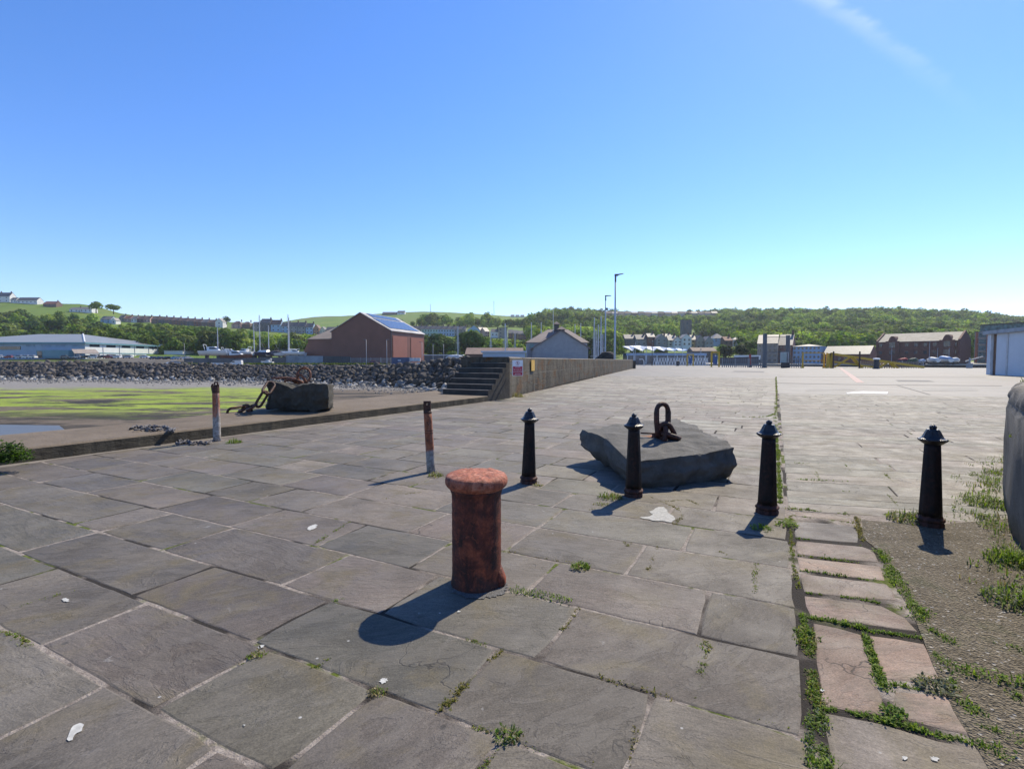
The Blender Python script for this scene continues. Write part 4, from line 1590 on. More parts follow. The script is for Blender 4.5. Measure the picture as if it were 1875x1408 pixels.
# joints of the old flags
JN = [([(918, 1009), (950, 1012), (985, 1020), (1050, 1030)], 70, YELLOW + DRY), ([(1010, 985), (1026, 972)], 0, YELLOW),
      ([(893, 1182), (870, 1176), (850, 1168)], 50, GREEN + YELLOW), ([(921, 1188), (905, 1203), (893, 1208)], 120, YELLOW), ([(850, 1255), (830, 1280), (803, 1300)], 110, YELLOW), ([(868, 1330), (920, 1345), (970, 1363), (1050, 1390), (1100, 1405)], 55, GREEN + YELLOW + DRY),
      ([(934, 1350), (905, 1380), (880, 1408)], 80, YELLOW + GREEN), ([(665, 1272), (690, 1268), (710, 1272)], 60, DRY), ([(640, 1310), (662, 1288)], 50, DRY), ([(476, 1192), (460, 1205), (440, 1220)], 70, DRY + GREEN[:1]), ([(575, 1225), (590, 1215), (605, 1205)], 90, GREEN + YELLOW),
      ([(1060, 1112), (1045, 1135), (1030, 1155)], 50, YELLOW), ([(1150, 1015), (1200, 1000), (1240, 1015), (1330, 1018)], 0, GREEN), ([(1160, 985), (1150, 1000), (1143, 992)], 70, YELLOW), ([(1185, 1045), (1195, 1020), (1205, 1000)], 80, YELLOW + DRY), ([(1295, 1170), (1290, 1210), (1275, 1280)], 70, YELLOW + GREEN),
      ([(1384, 1030), (1382, 1060), (1384, 1085)], 60, YELLOW + GREEN), ([(1165, 1325), (1160, 1360), (1150, 1400)], 50, YELLOW + DRY), ([(1100, 1240), (1180, 1262), (1240, 1280)], 40, DRY + YELLOW), ([(0, 1154), (30, 1165), (60, 1182)], 60, YELLOW + GREEN), ([(620, 1105), (612, 1100), (630, 1095)], 60, GREEN),
      ([(700, 915), (740, 905), (790, 898)], 40, YELLOW), ([(430, 970), (450, 968), (470, 960)], 40, GREEN), ([(570, 1000), (600, 980), (640, 955)], 50, YELLOW + GREEN), ([(20, 1115), (80, 1095), (150, 1078)], 40, GREEN + YELLOW), ([(1180, 905), (1240, 930), (1250, 945), (1235, 960)], 90, DRY + YELLOW), ([(1190, 920), (1260, 915), (1280, 925)], 80, DRY + YELLOW), ([(1080, 935), (1100, 925), (1115, 920)], 90, YELLOW), ([(1330, 1015), (1320, 1010), (1310, 1012)], 90, YELLOW)]
for px, n, cols in JN:
    strip(px, n * 1.5, .024, .022, cols, .3, -.55)
for v in vs_[5:26]:                                  # faint moss along farther joints
    for _ in range(int(26 - v * .4)):
        u = R.uniform(left_u(v) + .4, .0)
        L_ = R.uniform(.1, .6)
        for _ in range(int(L_ * 30)):
            p = UV(u + R.random() * L_, v + R.gauss(0, .012))
            wd.tuft(Vector((p.x, p.y, -.004)), .012, 4, R.uniform(.006, .016), YELLOW + GREEN + DRY, .5)
# grass along the foot of the curved wall
for _ in range(620):
    a = R.choice(angs[10:70]) + R.uniform(-.004, .004)
    r_ = Rr + .04 + abs(R.gauss(0, .17))
    p = Vector((cx_ + r_ * math.cos(a), cy_ + r_ * math.sin(a), 0))
    if noise.noise((p.x * 1.4, p.y * 1.4, 3)) < -.15:
        continue
    wd.tuft(p, .06, R.randint(6, 12), R.uniform(.04, .13) * (1.2 - (r_ - Rr)), GREEN + GREYG + DRY[:1], .4)
gj = struct(wd.mb.build('joint_grass', M_MOSS), 'stuff', 'green grass and yellow moss growing in the paving joints and along the curved wall')
gj['category'] = 'grass'


def weed(name, label, px, py, r, n, h, cols, leafy=.3, z=0.0, sx=1.0):
    global wd
    wd = Weeds()
    p = G(px, py, z)
    if sx != 1.0:
        for k in range(7):
            wd.tuft(p + DA.to_3d() * ((k / 6 - .5) * r * 2 * sx), r * .6, n // 6, h, cols, leafy)
    else:
        wd.tuft(p, r, n, h, cols, leafy)
        wd.tuft(p + Vector((r * .7, .2 * r, 0)), r * .5, n // 3, h * .7, cols, leafy)
    return tag(wd.mb.build(name, M_MOSS, None, origin=p), label, 'weed', 'weeds in the paving')


weed('grass_tuft', 'bright green grass tuft in the flagstone joint right of the rusty bollard', 1062, 1040, .07, 150, .075, GREEN + DRY[:1])
weed('grass_tuft', 'long mossy cushion of grass in the joint beside the foot of the rusty bollard', 990, 1090, .1, 240, .045, GREEN + GREYG[:1], .5, 0, 1.9)
weed('grass_tuft', 'dry grass tuft at the foot of the leaning rusted post', 797, 872, .1, 130, .09, GREEN[2:] + DRY)
weed('grass_tuft', 'flowering dry green tuft left of the bollard in front of the stone block', 1116, 912, .14, 170, .1, GREEN + GREYG + YELLOW)
weed('grass_tuft', 'yellow moss cushion crossed by the shadow of the bollard before the stone block', 1100, 924, .09, 110, .04, YELLOW + GREEN[:1], .5)
weed('grass_tuft', 'small tuft right of the foot of the slim bollard behind the rusty bollard', 984, 889, .07, 70, .06, GREEN[2:] + DRY)
weed('grass_tuft', 'small brown and green tuft in the bottom left joint crossing', 468, 1200, .05, 90, .04, DRY + GREEN)
weed('grass_tuft', 'dry straw coloured tuft at the joint crossing below the bollard shadow', 690, 1267, .05, 90, .035, DRY + GREEN[:1])
weed('grass_tuft', 'pale green tuft in the joint at the bottom centre of the paving', 929, 1348, .06, 130, .055, GREYG + GREEN + DRY[:1])
weed('grass_tuft', 'bushy low plant at the foot of the rightmost black bollard', 1666, 952, .2, 420, .13, GREEN[2:] + GREYG + DRY[:1], .5)
weed('grass_tuft', 'green weed crossed by the shadow of the bollard on the grassy joint', 1393, 968, .1, 130, .07, GREEN, .5)
weed('grass_tuft', 'broad leaved weed at the left corner of the red slabs', 1440, 962, .1, 150, .075, GREEN, .7)
weed('grass_tuft', 'grey green cushion plant at the right edge of the red slabs', 1713, 1258, .085, 260, .06, GREYG + GREYG + DRY[:1], .7)
weed('grass_tuft', 'pale flowering weed growing out of the gravel at the right edge', 1862, 1105, .2, 460, .13, GREYG + GREEN[:2], .5)
weed('grass_tuft', 'dense green clump at the foot of the curved wall', 1850, 1028, .16, 380, .16, GREEN, .4)
weed('grass_tuft', 'bright grass clump by the curved wall near the pale paving', 1815, 925, .25, 420, .13, GREEN + GREYG, .4)
weed('grass_tuft', 'thin grass tuft on the flagstones right of the orange post', 428, 811, .14, 120, .13, GREEN + DRY[:1], .1)
weed('grass_tuft', 'leafy dark green weed in the bottom right joint of the red slabs', 1638, 1307, .05, 130, .05, GREEN[2:3] + GREEN[:1], .8)
weed('grass_tuft', 'ragged weed row in the gravel near the lower right edge', 1835, 1245, .12, 260, .06, GREEN, .6, 0, 1.6)
weed('grass_tuft', 'dry grass fringe at the foot of the wall below the warning sign', 945, 727, .35, 160, .3, DRY + YELLOW, .1)
wd = Weeds()
bp = G(16, 836, ZL)
for _ in range(1500):
    a_, e_ = R.uniform(0, 6.283), math.asin(R.uniform(0, 1))
    q_ = (R.random() ** .4) * (.26 + .08 * noise.noise((math.cos(a_) * 2, math.sin(a_) * 2, e_ * 2)))
    p = bp + Vector((math.cos(a_) * math.cos(e_) * q_ * 1.1, math.sin(a_) * math.cos(e_) * q_ * .8, math.sin(e_) * q_ * 1.05 - .08))
    c_ = R.choice([(.05, .10, .018), (.07, .13, .022), (.035, .07, .014), (.10, .17, .03)])
    wd.leaf(p, R.uniform(.03, .06), c_)
tag(wd.mb.build('bush', M_MOSS, None, origin=bp), 'leafy dark green bush growing over the ledge at the left edge', 'bush')
weed('moss_clump', 'grey green plant rooted in the face of the curved wall', 1868, 800, .08, 160, .1, GREYG + GREEN, .5, .85)
p_ = Vector((cx_ + (Rr - .35) * math.cos(angs[36]), cy_ + (Rr - .35) * math.sin(angs[36]), 1.38))
wd = Weeds()
for k in range(16, 60):
    for _ in range(3):
        a = angs[k] + R.uniform(-.003, .003)
        r_ = Rr - R.uniform(.15, .9)
        p = Vector((cx_ + r_ * math.cos(a), cy_ + r_ * math.sin(a), 1.37 + .05 * min(1, (Rr - r_))))
        if noise.noise(p * 1.5) > -.05:
            wd.tuft(p, .09, 26, R.uniform(.04, .12), YELLOW + GREEN[2:3] + DRY + GREYG, .7)
tag(wd.mb.build('wall_moss', M_MOSS, None, origin=p_), 'brown and green moss cushions along the coping of the curved wall', 'moss')
# ================================================================= beach, water, rock bank
ZB = -4.8
bm_ = NT('beach')
pos = bm_.n('ShaderNodeNewGeometry')
sp = bm_.n('ShaderNodeSeparateXYZ')
bm_.l(pos.outputs['Position'], sp.inputs[0])
wx = bm_.math('MULTIPLY', bm_.math('SUBTRACT', bm_.noise(.05, 5, .6), .5), 34)
yy = bm_.math('ADD', sp.outputs[1], wx)


def mrange(t, v, a, b, lo=0.0, hi=1.0):
    m = t.n('ShaderNodeMapRange', interpolation_type='SMOOTHSTEP')
    t.l(v, m.inputs[0])
    for i, q in enumerate((a, b, lo, hi)):
        m.inputs[i + 1].default_value = q
    return m.outputs[0]


sand = bm_.ramp(bm_.noise(.3, 5), (.3, (.10, .077, .052)), (.7, (.19, .15, .105)))
shing = bm_.ramp(bm_.noise(2.5, 6, .8), (.3, (.17, .16, .145)), (.7, (.36, .34, .31)))
c_ = bm_.mix(mrange(bm_, yy, 104, 118), sand, shing)
weed_ = bm_.ramp(bm_.noise(.55, 6, .75, bm_.coord((.35, 1, 1))), (.35, (.018, .017, .012)), (.6, (.05, .04, .025)))
wm = bm_.ramp(bm_.noise(.16, 7, .74, bm_.coord((.3, 1, 1))), (.47, 1), (.53, 0))
wm2 = bm_.math('MULTIPLY', wm, bm_.math('MULTIPLY', mrange(bm_, yy, 44, 50), mrange(bm_, yy, 96, 108, 1, 0)))
c_ = bm_.mix(wm2, c_, weed_)
alg = bm_.ramp(bm_.noise(.7, 5, .7, bm_.coord((.4, 1, 1))), (.32, (.14, .20, .025)), (.5, (.29, .38, .035)), (.68, (.40, .48, .07)))
xx = bm_.math('DIVIDE', sp.outputs[0], sp.outputs[1])
am = bm_.math('MULTIPLY', mrange(bm_, yy, 54, 68), mrange(bm_, yy, 108, 124, 1, 0))
am = bm_.math('MULTIPLY', am, mrange(bm_, bm_.math('ADD', xx, bm_.math('MULTIPLY', bm_.noise(.08, 4), .22)), -.36, -.26, 1, 0))
hole = bm_.ramp(bm_.noise(.19, 8, .78, bm_.coord((.3, 1, 1), (0, 0, .04))), (.465, 0), (.505, 1))
c_ = bm_.mix(bm_.math('MULTIPLY', am, hole), c_, alg)
bm_.bump(bm_.noise(2.5, 6, .8), .6, .25)
M_BEACH = bm_.done(c_, .85, .3)
mb = MB()
nx, ny = 60, 40
vsb = []
for j in range(ny + 1):
    y = 30 + (175 - 30) * j / ny
    for i in range(nx + 1):
        x = -260 + 310 * i / nx
        vsb.append((x, y, ZB + .12 * noise.noise((x * .11, y * .11, 0)) + .25 * max(0, (y - 100) / 40)))
mb.add(vsb, [(j * (nx + 1) + i, j * (nx + 1) + i + 1, (j + 1) * (nx + 1) + i + 1, (j + 1) * (nx + 1) + i) for j in range(ny) for i in range(nx)])
struct(mb.build('beach', M_BEACH, smooth=True))
wm_ = NT('sea_water')
wm_.bump(wm_.noise(1.2, 4, .6), .25, .15)
M_WATER = wm_.done((.10, .095, .085), .32, .2)
mb = MB()
mb.poly([(-90, 14, ZB + .1), (-22, 14, ZB + .1), (-34, 40, ZB + .1), (-44, 49.5, ZB + .1), (-90, 54, ZB + .1)])
struct(mb.build('tide_pool', M_WATER))
mb = MB()
mb.poly([(-900, -300, -5.6), (1500, -300, -5.6), (1500, 420, -5.6), (-900, 420, -5.6)])
struct(mb.build('harbour_water', M_WATER))

# foot and crest of the rock bank, by column of the photo: (px, Yfoot, yfoot, Ycrest, ycrest)
BANK = [(-500, 168, 697, 184, 661), (0, 162, 698, 178, 663), (200, 156, 701, 172, 664), (450, 148, 703, 164, 668.5), (560, 138, 705, 154, 670), (650, 128, 708, 144, 670.5), (720, 118, 712, 134, 669), (770, 112, 714, 127, 666), (830, 105, 717, 119, 657), (960, 98, 722, 112, 655)]


def bank(px):
    for a, b in zip(BANK, BANK[1:]):
        if px <= b[0] or b is BANK[-1]:
            t = (px - a[0]) / (b[0] - a[0])
            return [x + (y - x) * t for x, y in zip(a, b)]


M_BANK = plain('bank_core', (.035, .033, .03), .95, 2, .4)
cols = list(range(-500, 961, 20))
mb = MB()
lo, hi, bk_ = [], [], []
for px in cols:
    _, yf, pf, yc, pc = bank(px)
    a, b = P(px, pf, yf), P(px, pc, yc)
    lo.append(Vector((a.x, a.y, a.z - .8)))
    hi.append(Vector((b.x, b.y, b.z - .9)))
n = len(cols)
mb.add(lo + hi, [(i, i + 1, n + i + 1, n + i) for i in range(n - 1)])
struct(mb.build('rock_bank', M_BANK))


def rockmesh(seed, sub=2):
    bm = bmesh.new()
    bmesh.ops.create_icosphere(bm, subdivisions=sub, radius=.5)
    r = random.Random(seed)
    pl = [(Vector((r.gauss(0, 1), r.gauss(0, 1), r.gauss(0, 1))).normalized(), r.uniform(.26, .42)) for _ in range(11)]
    sc = Vector((r.uniform(.9, 1.35), r.uniform(.8, 1.1), r.uniform(.6, .9)))
    for v in bm.verts:
        p = v.co
        for nn, d in pl:
            k = p.dot(nn)
            if k > d:
                p = p - nn * (k - d)
        p = p + p.normalized() * .035 * noise.noise(p * 5 + Vector((seed, 0, 0)))
        v.co = Vector((p.x * sc.x, p.y * sc.y, p.z * sc.z))
    V = np.array([v.co[:] for v in bm.verts])
    Fc = np.array([[v.index for v in f.verts] for f in bm.faces])
    bm.free()
    return V, Fc


RK = [rockmesh(s) for s in range(8)]
M_ROCK = rockm('armour_rock', (.052, .047, .043), (.115, .102, .092), 2.2, (.22, .2, .18), .6)
M_ROCKP = rockm('armour_rock_pale', (.19, .185, .175), (.34, .33, .31), 2.2, (.42, .41, .39), .6)
rocks = []
for px_i in range(-60, 861, 1):
    pass
rr = random.Random(3)
px = -60.0
while px < 880:
    _, yf, pf, yc, pc = bank(px)
    dist = (yf + yc) / 2
    sz = 1.5 + .3 * math.sin(px * .01)
    pitch = sz * F / dist * .62
    a, b = P(px, pf, yf), P(px, pc, yc)
    L_ = (b - a).length
    m = int(L_ / (sz * .62))
    for k in range(-2, m + 1):
        t = (k + rr.uniform(-.35, .35)) / m
        q = a.lerp(b, t) - Vector((0, 0, .25)) + Vector((rr.uniform(-.4, .4), rr.uniform(-.3, .3), 0)) * sz
        foot = t < .34
        if k < 0:
            if rr.random() < .55:
                continue
            q.z = max(a.z - .1, -4.7)
        s_ = sz * rr.choice([.5, .7, .8, 1.0, 1.0, 1.15, 1.35, 1.6]) * (.8 if foot else 1)
        rocks.append((q, s_, foot and rr.random() < .9 - t * 1.6, rr.randrange(8), (rr.uniform(0, 6.28), rr.uniform(-.6, .6), rr.uniform(0, 6.28)), rr.choice([.55, .7, .9, 1.1, 1.3, 1.6, 1.9])))
    px += pitch
# hidden behind the steps and the wall: leave those out
rocks = [r for r in rocks if not (F * r[0].x / r[0].y + 937.5 > 868)]
order = sorted(range(len(rocks)), key=lambda i: -rocks[i][1] / rocks[i][0].length)
own = set(order[:290])
MR = {}
for k, (V, Fc) in enumerate(RK):
    for pale in (0, 1):
        me = bpy.data.meshes.new('rock')
        me.from_pydata(V.tolist(), [], Fc.tolist())
        at = me.attributes.new('tint', 'FLOAT_COLOR', 'FACE')
        tv = [.6, .75, .9, 1.05, 1.2, 1.4, 1.7, .8][k]
        at.data.foreach_set('color', np.tile(np.array([tv, tv, tv, 1], np.float32), (len(Fc), 1)).ravel())
        me.materials.append(M_ROCKP if pale else M_ROCK)
        MR[k, pale] = me
for i in sorted(own):
    q, s_, pale, k, e, tv = rocks[i]
    o = bpy.data.objects.new('boulder', MR[k, int(pale)])
    C.objects.link(o)
    o.location, o.rotation_euler, o.scale = q, e, (s_, s_, s_)
    if pale:
        tag(o, 'pale grey boulder at the foot of the rock bank beside the shingle', 'boulder', 'pale boulders at the foot of the rock bank')
    else:
        tag(o, 'dark angular boulder in the rock bank above the shingle beach', 'boulder', 'dark boulders of the rock bank')
VV, FF, TT = [], [], []
for pale in (0, 1):
    VV, FF, TT, nv = [], [], [], 0
    for i in range(len(rocks)):
        q, s_, pl, k, e, tv = rocks[i]
        if i in own or int(pl) != pale:
            continue
        V, Fc = RK[k]
        Rm = np.array(Euler(e).to_matrix())
        VV.append((V * s_) @ Rm.T + np.array(q))
        FF.append(Fc + nv)
        TT.append(np.tile(np.array([tv, tv, tv]), (len(Fc), 1)))
        nv += len(V)
    if VV:
        o = np_build('pale_boulder_rubble' if pale else 'boulder_rubble', np.vstack(VV), np.vstack(FF), np.vstack(TT), M_ROCKP if pale else M_ROCK)
        o['kind'] = 'stuff'
        o['label'] = 'rest of the rock armour along the bank'
# scattered cobbles on the shingle
VV, FF, TT, nv = [], [], [], 0
for _ in range(2600):
    px = rr.uniform(-40, 860)
    _, yf, pf, yc, pc = bank(px)
    Yq = yf - abs(rr.gauss(0, 9)) - .5
    d = ray(px, 700)
    q = Vector((d.x / d.y * Yq, Yq, ZB + .25 * max(0, (Yq - 100) / 40) + .05))
    s_ = rr.uniform(.12, .5) * (1 if rr.random() < .9 else 1.8)
    V, Fc = RK[rr.randrange(8)]
    Rm = np.array(Euler((rr.uniform(0, 6), 0, rr.uniform(0, 6))).to_matrix())
    VV.append((V * s_) @ Rm.T + np.array(q))
    FF.append(Fc + nv)
    tv = rr.uniform(.55, 1.1)
    TT.append(np.tile(np.array([tv, tv, tv]), (len(Fc), 1)))
    nv += len(V)
o = np_build('shingle', np.vstack(VV), np.vstack(FF), np.vstack(TT), M_ROCKP)
o['kind'] = 'stuff'

# ================================================================= terrain
TPX = [-900, -700, 0, 150, 250, 450, 600, 780, 960, 1150, 1300, 1450, 1600, 1750, 1875, 2600, 2900]
TYY = [150, 262, 330, 430, 540, 660, 850, 1100, 1500, 2200]
TGT = {262: [655, 655, 655, 655, 655, 657, 660, 661, 662, 663, 663, 663, 663, 663, 663, 663, 663],
       330: [640, 640, 640, 639, 638, 641, 646, 648, 650, 650, 650, 650, 650, 652, 653, 652, 652],
       430: [612, 612, 613, 614, 616, 618, 624, 627, 630, 632, 632, 632, 630, 634, 637, 635, 635],
       540: [582, 582, 584, 590, 597, 604, 611, 613, 615, 618, 617, 615, 611, 617, 623, 622, 622],
       660: [551, 551, 550, 557, 577, 591, 604, 603, 601, 607, 606, 601, 597, 602, 612, 612, 612],
       850: [548, 548, 549, 559, 580, 594, 590, 584, 590, 595, 593, 589, 588, 592, 602, 603, 603],
       1100: [560, 560, 560, 572, 590, 598, 579, 570.5, 579, 584, 582, 582, 582, 586, 596, 602, 602],
       1500: [585, 585, 585, 590, 600, 603, 588, 578, 582, 586, 586, 586, 587, 592, 602, 612, 612],
       2200: [600, 600, 600, 605, 610, 612, 604, 592, 596, 600, 602, 602, 604, 610, 616, 622, 622]}
Tz = np.zeros((len(TYY), len(TPX)))
for j, Y in enumerate(TYY):
    for i, px in enumerate(TPX):
        if Y == 150:
            Tz[j, i] = -5.9 if px > 600 else 0.0
        else:
            Tz[j, i] = P(px, TGT[Y][i], Y).z


def hz(px, Y):
    px = min(max(px, TPX[0]), TPX[-1] - .01)
    Y = min(max(Y, TYY[0]), TYY[-1] - .01)
    i = max(k for k in range(len(TPX)) if TPX[k] <= px)
    j = max(k for k in range(len(TYY)) if TYY[k] <= Y)
    fx = (px - TPX[i]) / (TPX[i + 1] - TPX[i])
    fy = (Y - TYY[j]) / (TYY[j + 1] - TYY[j])
    fx = fx * fx * (3 - 2 * fx)
    return (Tz[j, i] * (1 - fx) + Tz[j, i + 1] * fx) * (1 - fy) + (Tz[j + 1, i] * (1 - fx) + Tz[j + 1, i + 1] * fx) * fy


def at(px, Y, dz=0.0):                     # a point on the terrain in a photo column
    d = ray(px, 660)
    return Vector((d.x / d.y * Y, Y, hz(px, Y) + dz))


def ypx(p):                                # photo row of a world point
    d = p.y * math.cos(PIT) - (p.z - CAMZ) * math.sin(PIT)
    u = p.y * math.sin(PIT) + (p.z - CAMZ) * math.cos(PIT)
    return 704 - F * u / d


tpx = list(range(-900, 2901, 25))
tY = [262 + k * 9 for k in range(0, 46)] + [676 + k * 16 for k in range(1, 32)] + [1200 + 60 * k for k in range(0, 17)]
vst = []
for Y in tY:
    for px in tpx:
        p = at(px, Y)
        p.z += .9 * noise.noise((p.x * .02, p.y * .02, 1)) * min(1, (Y - 250) / 100)
        vst.append(p)
n = len(tpx)
mb = MB()
mb.add(vst, [(j * n + i, j * n + i + 1, (j + 1) * n + i + 1, (j + 1) * n + i) for j in range(len(tY) - 1) for i in range(n - 1)])
gt_ = NT('hill_grass')
c_ = gt_.ramp(gt_.noise(.02, 6, .65, None, .5), (.3, (.10, .175, .025)), (.55, (.15, .23, .035)), (.75, (.21, .25, .05)))
c_ = gt_.mix(gt_.ramp(gt_.noise(.11, 5, .7), (.5, 0), (.72, .55)), c_, (.06, .10, .02))
c_ = gt_.mix(gt_.ramp(gt_.noise(.013, 4, .6, gt_.coord((1, .25, 1))), (.5, 0), (.62, .5)), c_, (.16, .18, .05))
hills = struct(mb.build('hills', gt_.done(c_, .9, .2), smooth=True))
# flat land under the boatyard, car park and the left building
mb = MB()
a_, b_ = [], []
for px in range(-700, 1200, 50):
    _, yf, pf, yc, pc = bank(min(px, 960))
    yc = yc if px < 960 else 112
    q = P(px, pc + 1.0, yc) if px <= 960 else Vector((ray(px, 660).x / ray(px, 660).y * 112, 112, .4))
    a_.append(Vector((q.x, q.y, min(q.z - .15, .9 if px < 400 else .25))))
    e = at(px, 263)
    b_.append(Vector((e.x, e.y, e.z - .05)))
mid = [x.lerp(y, .35) for x, y in zip(a_, b_)]
for v, x in zip(mid, a_):
    v.z = x.z + .1
n = len(a_)
mb.add(a_ + mid + b_, [(k * n + i, k * n + i + 1, (k + 1) * n + i + 1, (k + 1) * n + i) for k in range(2) for i in range(n - 1)])
yg = NT('yard_ground')
c_ = yg.ramp(yg.noise(.06, 5), (.35, (.10, .095, .085)), (.65, (.2, .18, .15)))
gpos = yg.n('ShaderNodeNewGeometry')
gsp = yg.n('ShaderNodeSeparateXYZ')
yg.l(gpos.outputs['Position'], gsp.inputs[0])
gx = yg.math('ADD', yg.math('DIVIDE', gsp.outputs[0], gsp.outputs[1]), yg.math('MULTIPLY', yg.noise(.05, 3), .1))
c_ = yg.mix(mrange(yg, gx, -.80, -.72, 1, 0), c_, yg.ramp(yg.noise(.2, 4), (.3, (.07, .11, .02)), (.7, (.14, .17, .035))))
struct(mb.build('boatyard_ground', yg.done(c_, .9, .2)))
# the town quay across the harbour on the right
mb = MB()
edge = [(1000, 196), (1160, 204), (1400, 205), (1620, 205), (1875, 200), (2600, 190)]
E_ = []
for px, Y in edge:
    d = ray(px, 660)
    E_.append(Vector((d.x / d.y * Y, Y, .05)))
bk2 = [at(px, 263) for px, Y in edge]
for i in range(len(E_) - 1):
    mb.poly([E_[i], E_[i + 1], bk2[i + 1] - Vector((0, 0, .05)), bk2[i] - Vector((0, 0, .05))])
struct(mb.build('town_quay', concrete('quay_concrete', (.17, .16, .145), (.25, .235, .21), .1)))
mb = MB()
for i in range(len(E_) - 1):
    a, b = E_[i], E_[i + 1]
    mb.poly([(a.x, a.y, -.35), (b.x, b.y, -.35), (b.x, b.y, -6), (a.x, a.y, -6)])
struct(mb.build('town_quay_face', plain('dark_quay_stone', (.035, .032, .03), .9, .7, .4)))
mb = MB()
for i in range(len(E_) - 1):
    a, b = E_[i], E_[i + 1]
    o_ = Vector((0, -.25, 0))
    mb.hull([a + o_ + Vector((0, 0, -.4)), b + o_ + Vector((0, 0, -.4)), b + Vector((0, .5, -.4)), a + Vector((0, .5, -.4))], [a + o_ + Vector((0, 0, .12)), b + o_ + Vector((0, 0, .12)), b + Vector((0, .5, .12)), a + Vector((0, .5, .12))])
struct(mb.build('town_quay_coping', plain('pale_coping', (.42, .4, .36), .8, .5)))

# ================================================================= trees
M_LEAF = leafm()
M_BARK = plain('bark', (.06, .05, .038), .9, 3, .35)


def crown_leaves(rng, nleaf, lumps=6, flat=.85, leaf=.17):
    """leaf quads on a lumpy crown of radius 1 centred at the origin; verts (n*4,3) and a tint factor per leaf"""
    cs = []
    for k in range(lumps):
        a = rng.uniform(0, 6.283)
        e = rng.uniform(-.35, 1.0)
        d = rng.uniform(.30, .62)
        cs.append((np.array([math.cos(a) * math.cos(e) * d, math.sin(a) * math.cos(e) * d, math.sin(e) * d * flat]), rng.uniform(.36, .56)))
    cs.append((np.array([0, 0, .1]), .62))
    w_ = np.array([c[1] ** 2 for c in cs])
    idx = rng.choice(len(cs), nleaf, p=w_ / w_.sum())
    cen = np.array([c[0] for c in cs])[idx]
    rad = np.array([c[1] for c in cs])[idx]
    n_ = rng.normal(size=(nleaf, 3))
    n_[:, 2] = n_[:, 2] * .9 + .25
    n_ /= np.linalg.norm(n_, axis=1)[:, None]
    pos_ = cen + n_ * (rad * rng.uniform(.78, 1.06, nleaf))[:, None]
    nn = n_ + rng.normal(size=(nleaf, 3)) * .25 + np.array([0, 0, .12])
    nn /= np.linalg.norm(nn, axis=1)[:, None]
    up = rng.normal(size=(nleaf, 3))
    t1 = np.cross(nn, up)
    t1 /= np.linalg.norm(t1, axis=1)[:, None]
    t2 = np.cross(nn, t1)
    s_ = leaf * rng.uniform(.6, 1.35, nleaf)[:, None]
    a_ = rng.uniform(.6, 1.0, nleaf)[:, None]
    V = np.stack([pos_ - t1 * s_, pos_ - t2 * s_ * a_, pos_ + t1 * s_, pos_ + t2 * s_ * a_], 1).reshape(-1, 3)
    tint_ = rng.uniform(.7, 1.3, nleaf)
    return V, tint_


CROWNS = [crown_leaves(np.random.default_rng(k), 330, 4 + k % 4, .85, .125) for k in range(10)]
GREENS = np.array([[.13, .20, .032], [.165, .24, .04], [.09, .15, .03], [.20, .265, .05], [.085, .125, .035], [.22, .265, .06], [.14, .17, .055]])


def near_house(px, yp):
    for x0, x1, y0, y1 in KEEP:
        if x0 < px < x1 and y0 < yp < y1:
            return True
    return False


# kept clear of the wood: x0, x1, y0, y1 in photo pixels, measured at the tree's foot or just in front of a building
KEEP = [(-50, 40, 530, 572), (30, 130, 540, 574), (120, 240, 555, 583), (215, 420, 570, 596), (420, 480, 578, 600), (470, 660, 582, 615), (750, 965, 600, 629), (690, 750, 560, 580),
        (1140, 1335, 622, 655), (1240, 1275, 604, 628), (1175, 1240, 577, 589)]


def wooded(px, Y, yp):
    if near_house(px, yp):
        return 0
    if px < 560:                              # left slope: grass above a line, scrub below
        line = 587 + max(0, px) * .035 if px < 330 else 598.5 + (px - 330) * .03
        if yp < line:
            return 0
        return .95 if yp > line + 6 else .5
    if 560 <= px < 1010 and Y > 720:          # open hill in the middle
        return .0 if yp < 607 - max(0, px - 930) * .32 else .5
    if px < 760 and Y > 560:
        return .12
    if 1150 < px < 1242 and 574 < yp < 588 and Y > 700:
        return 0
    return 1.0


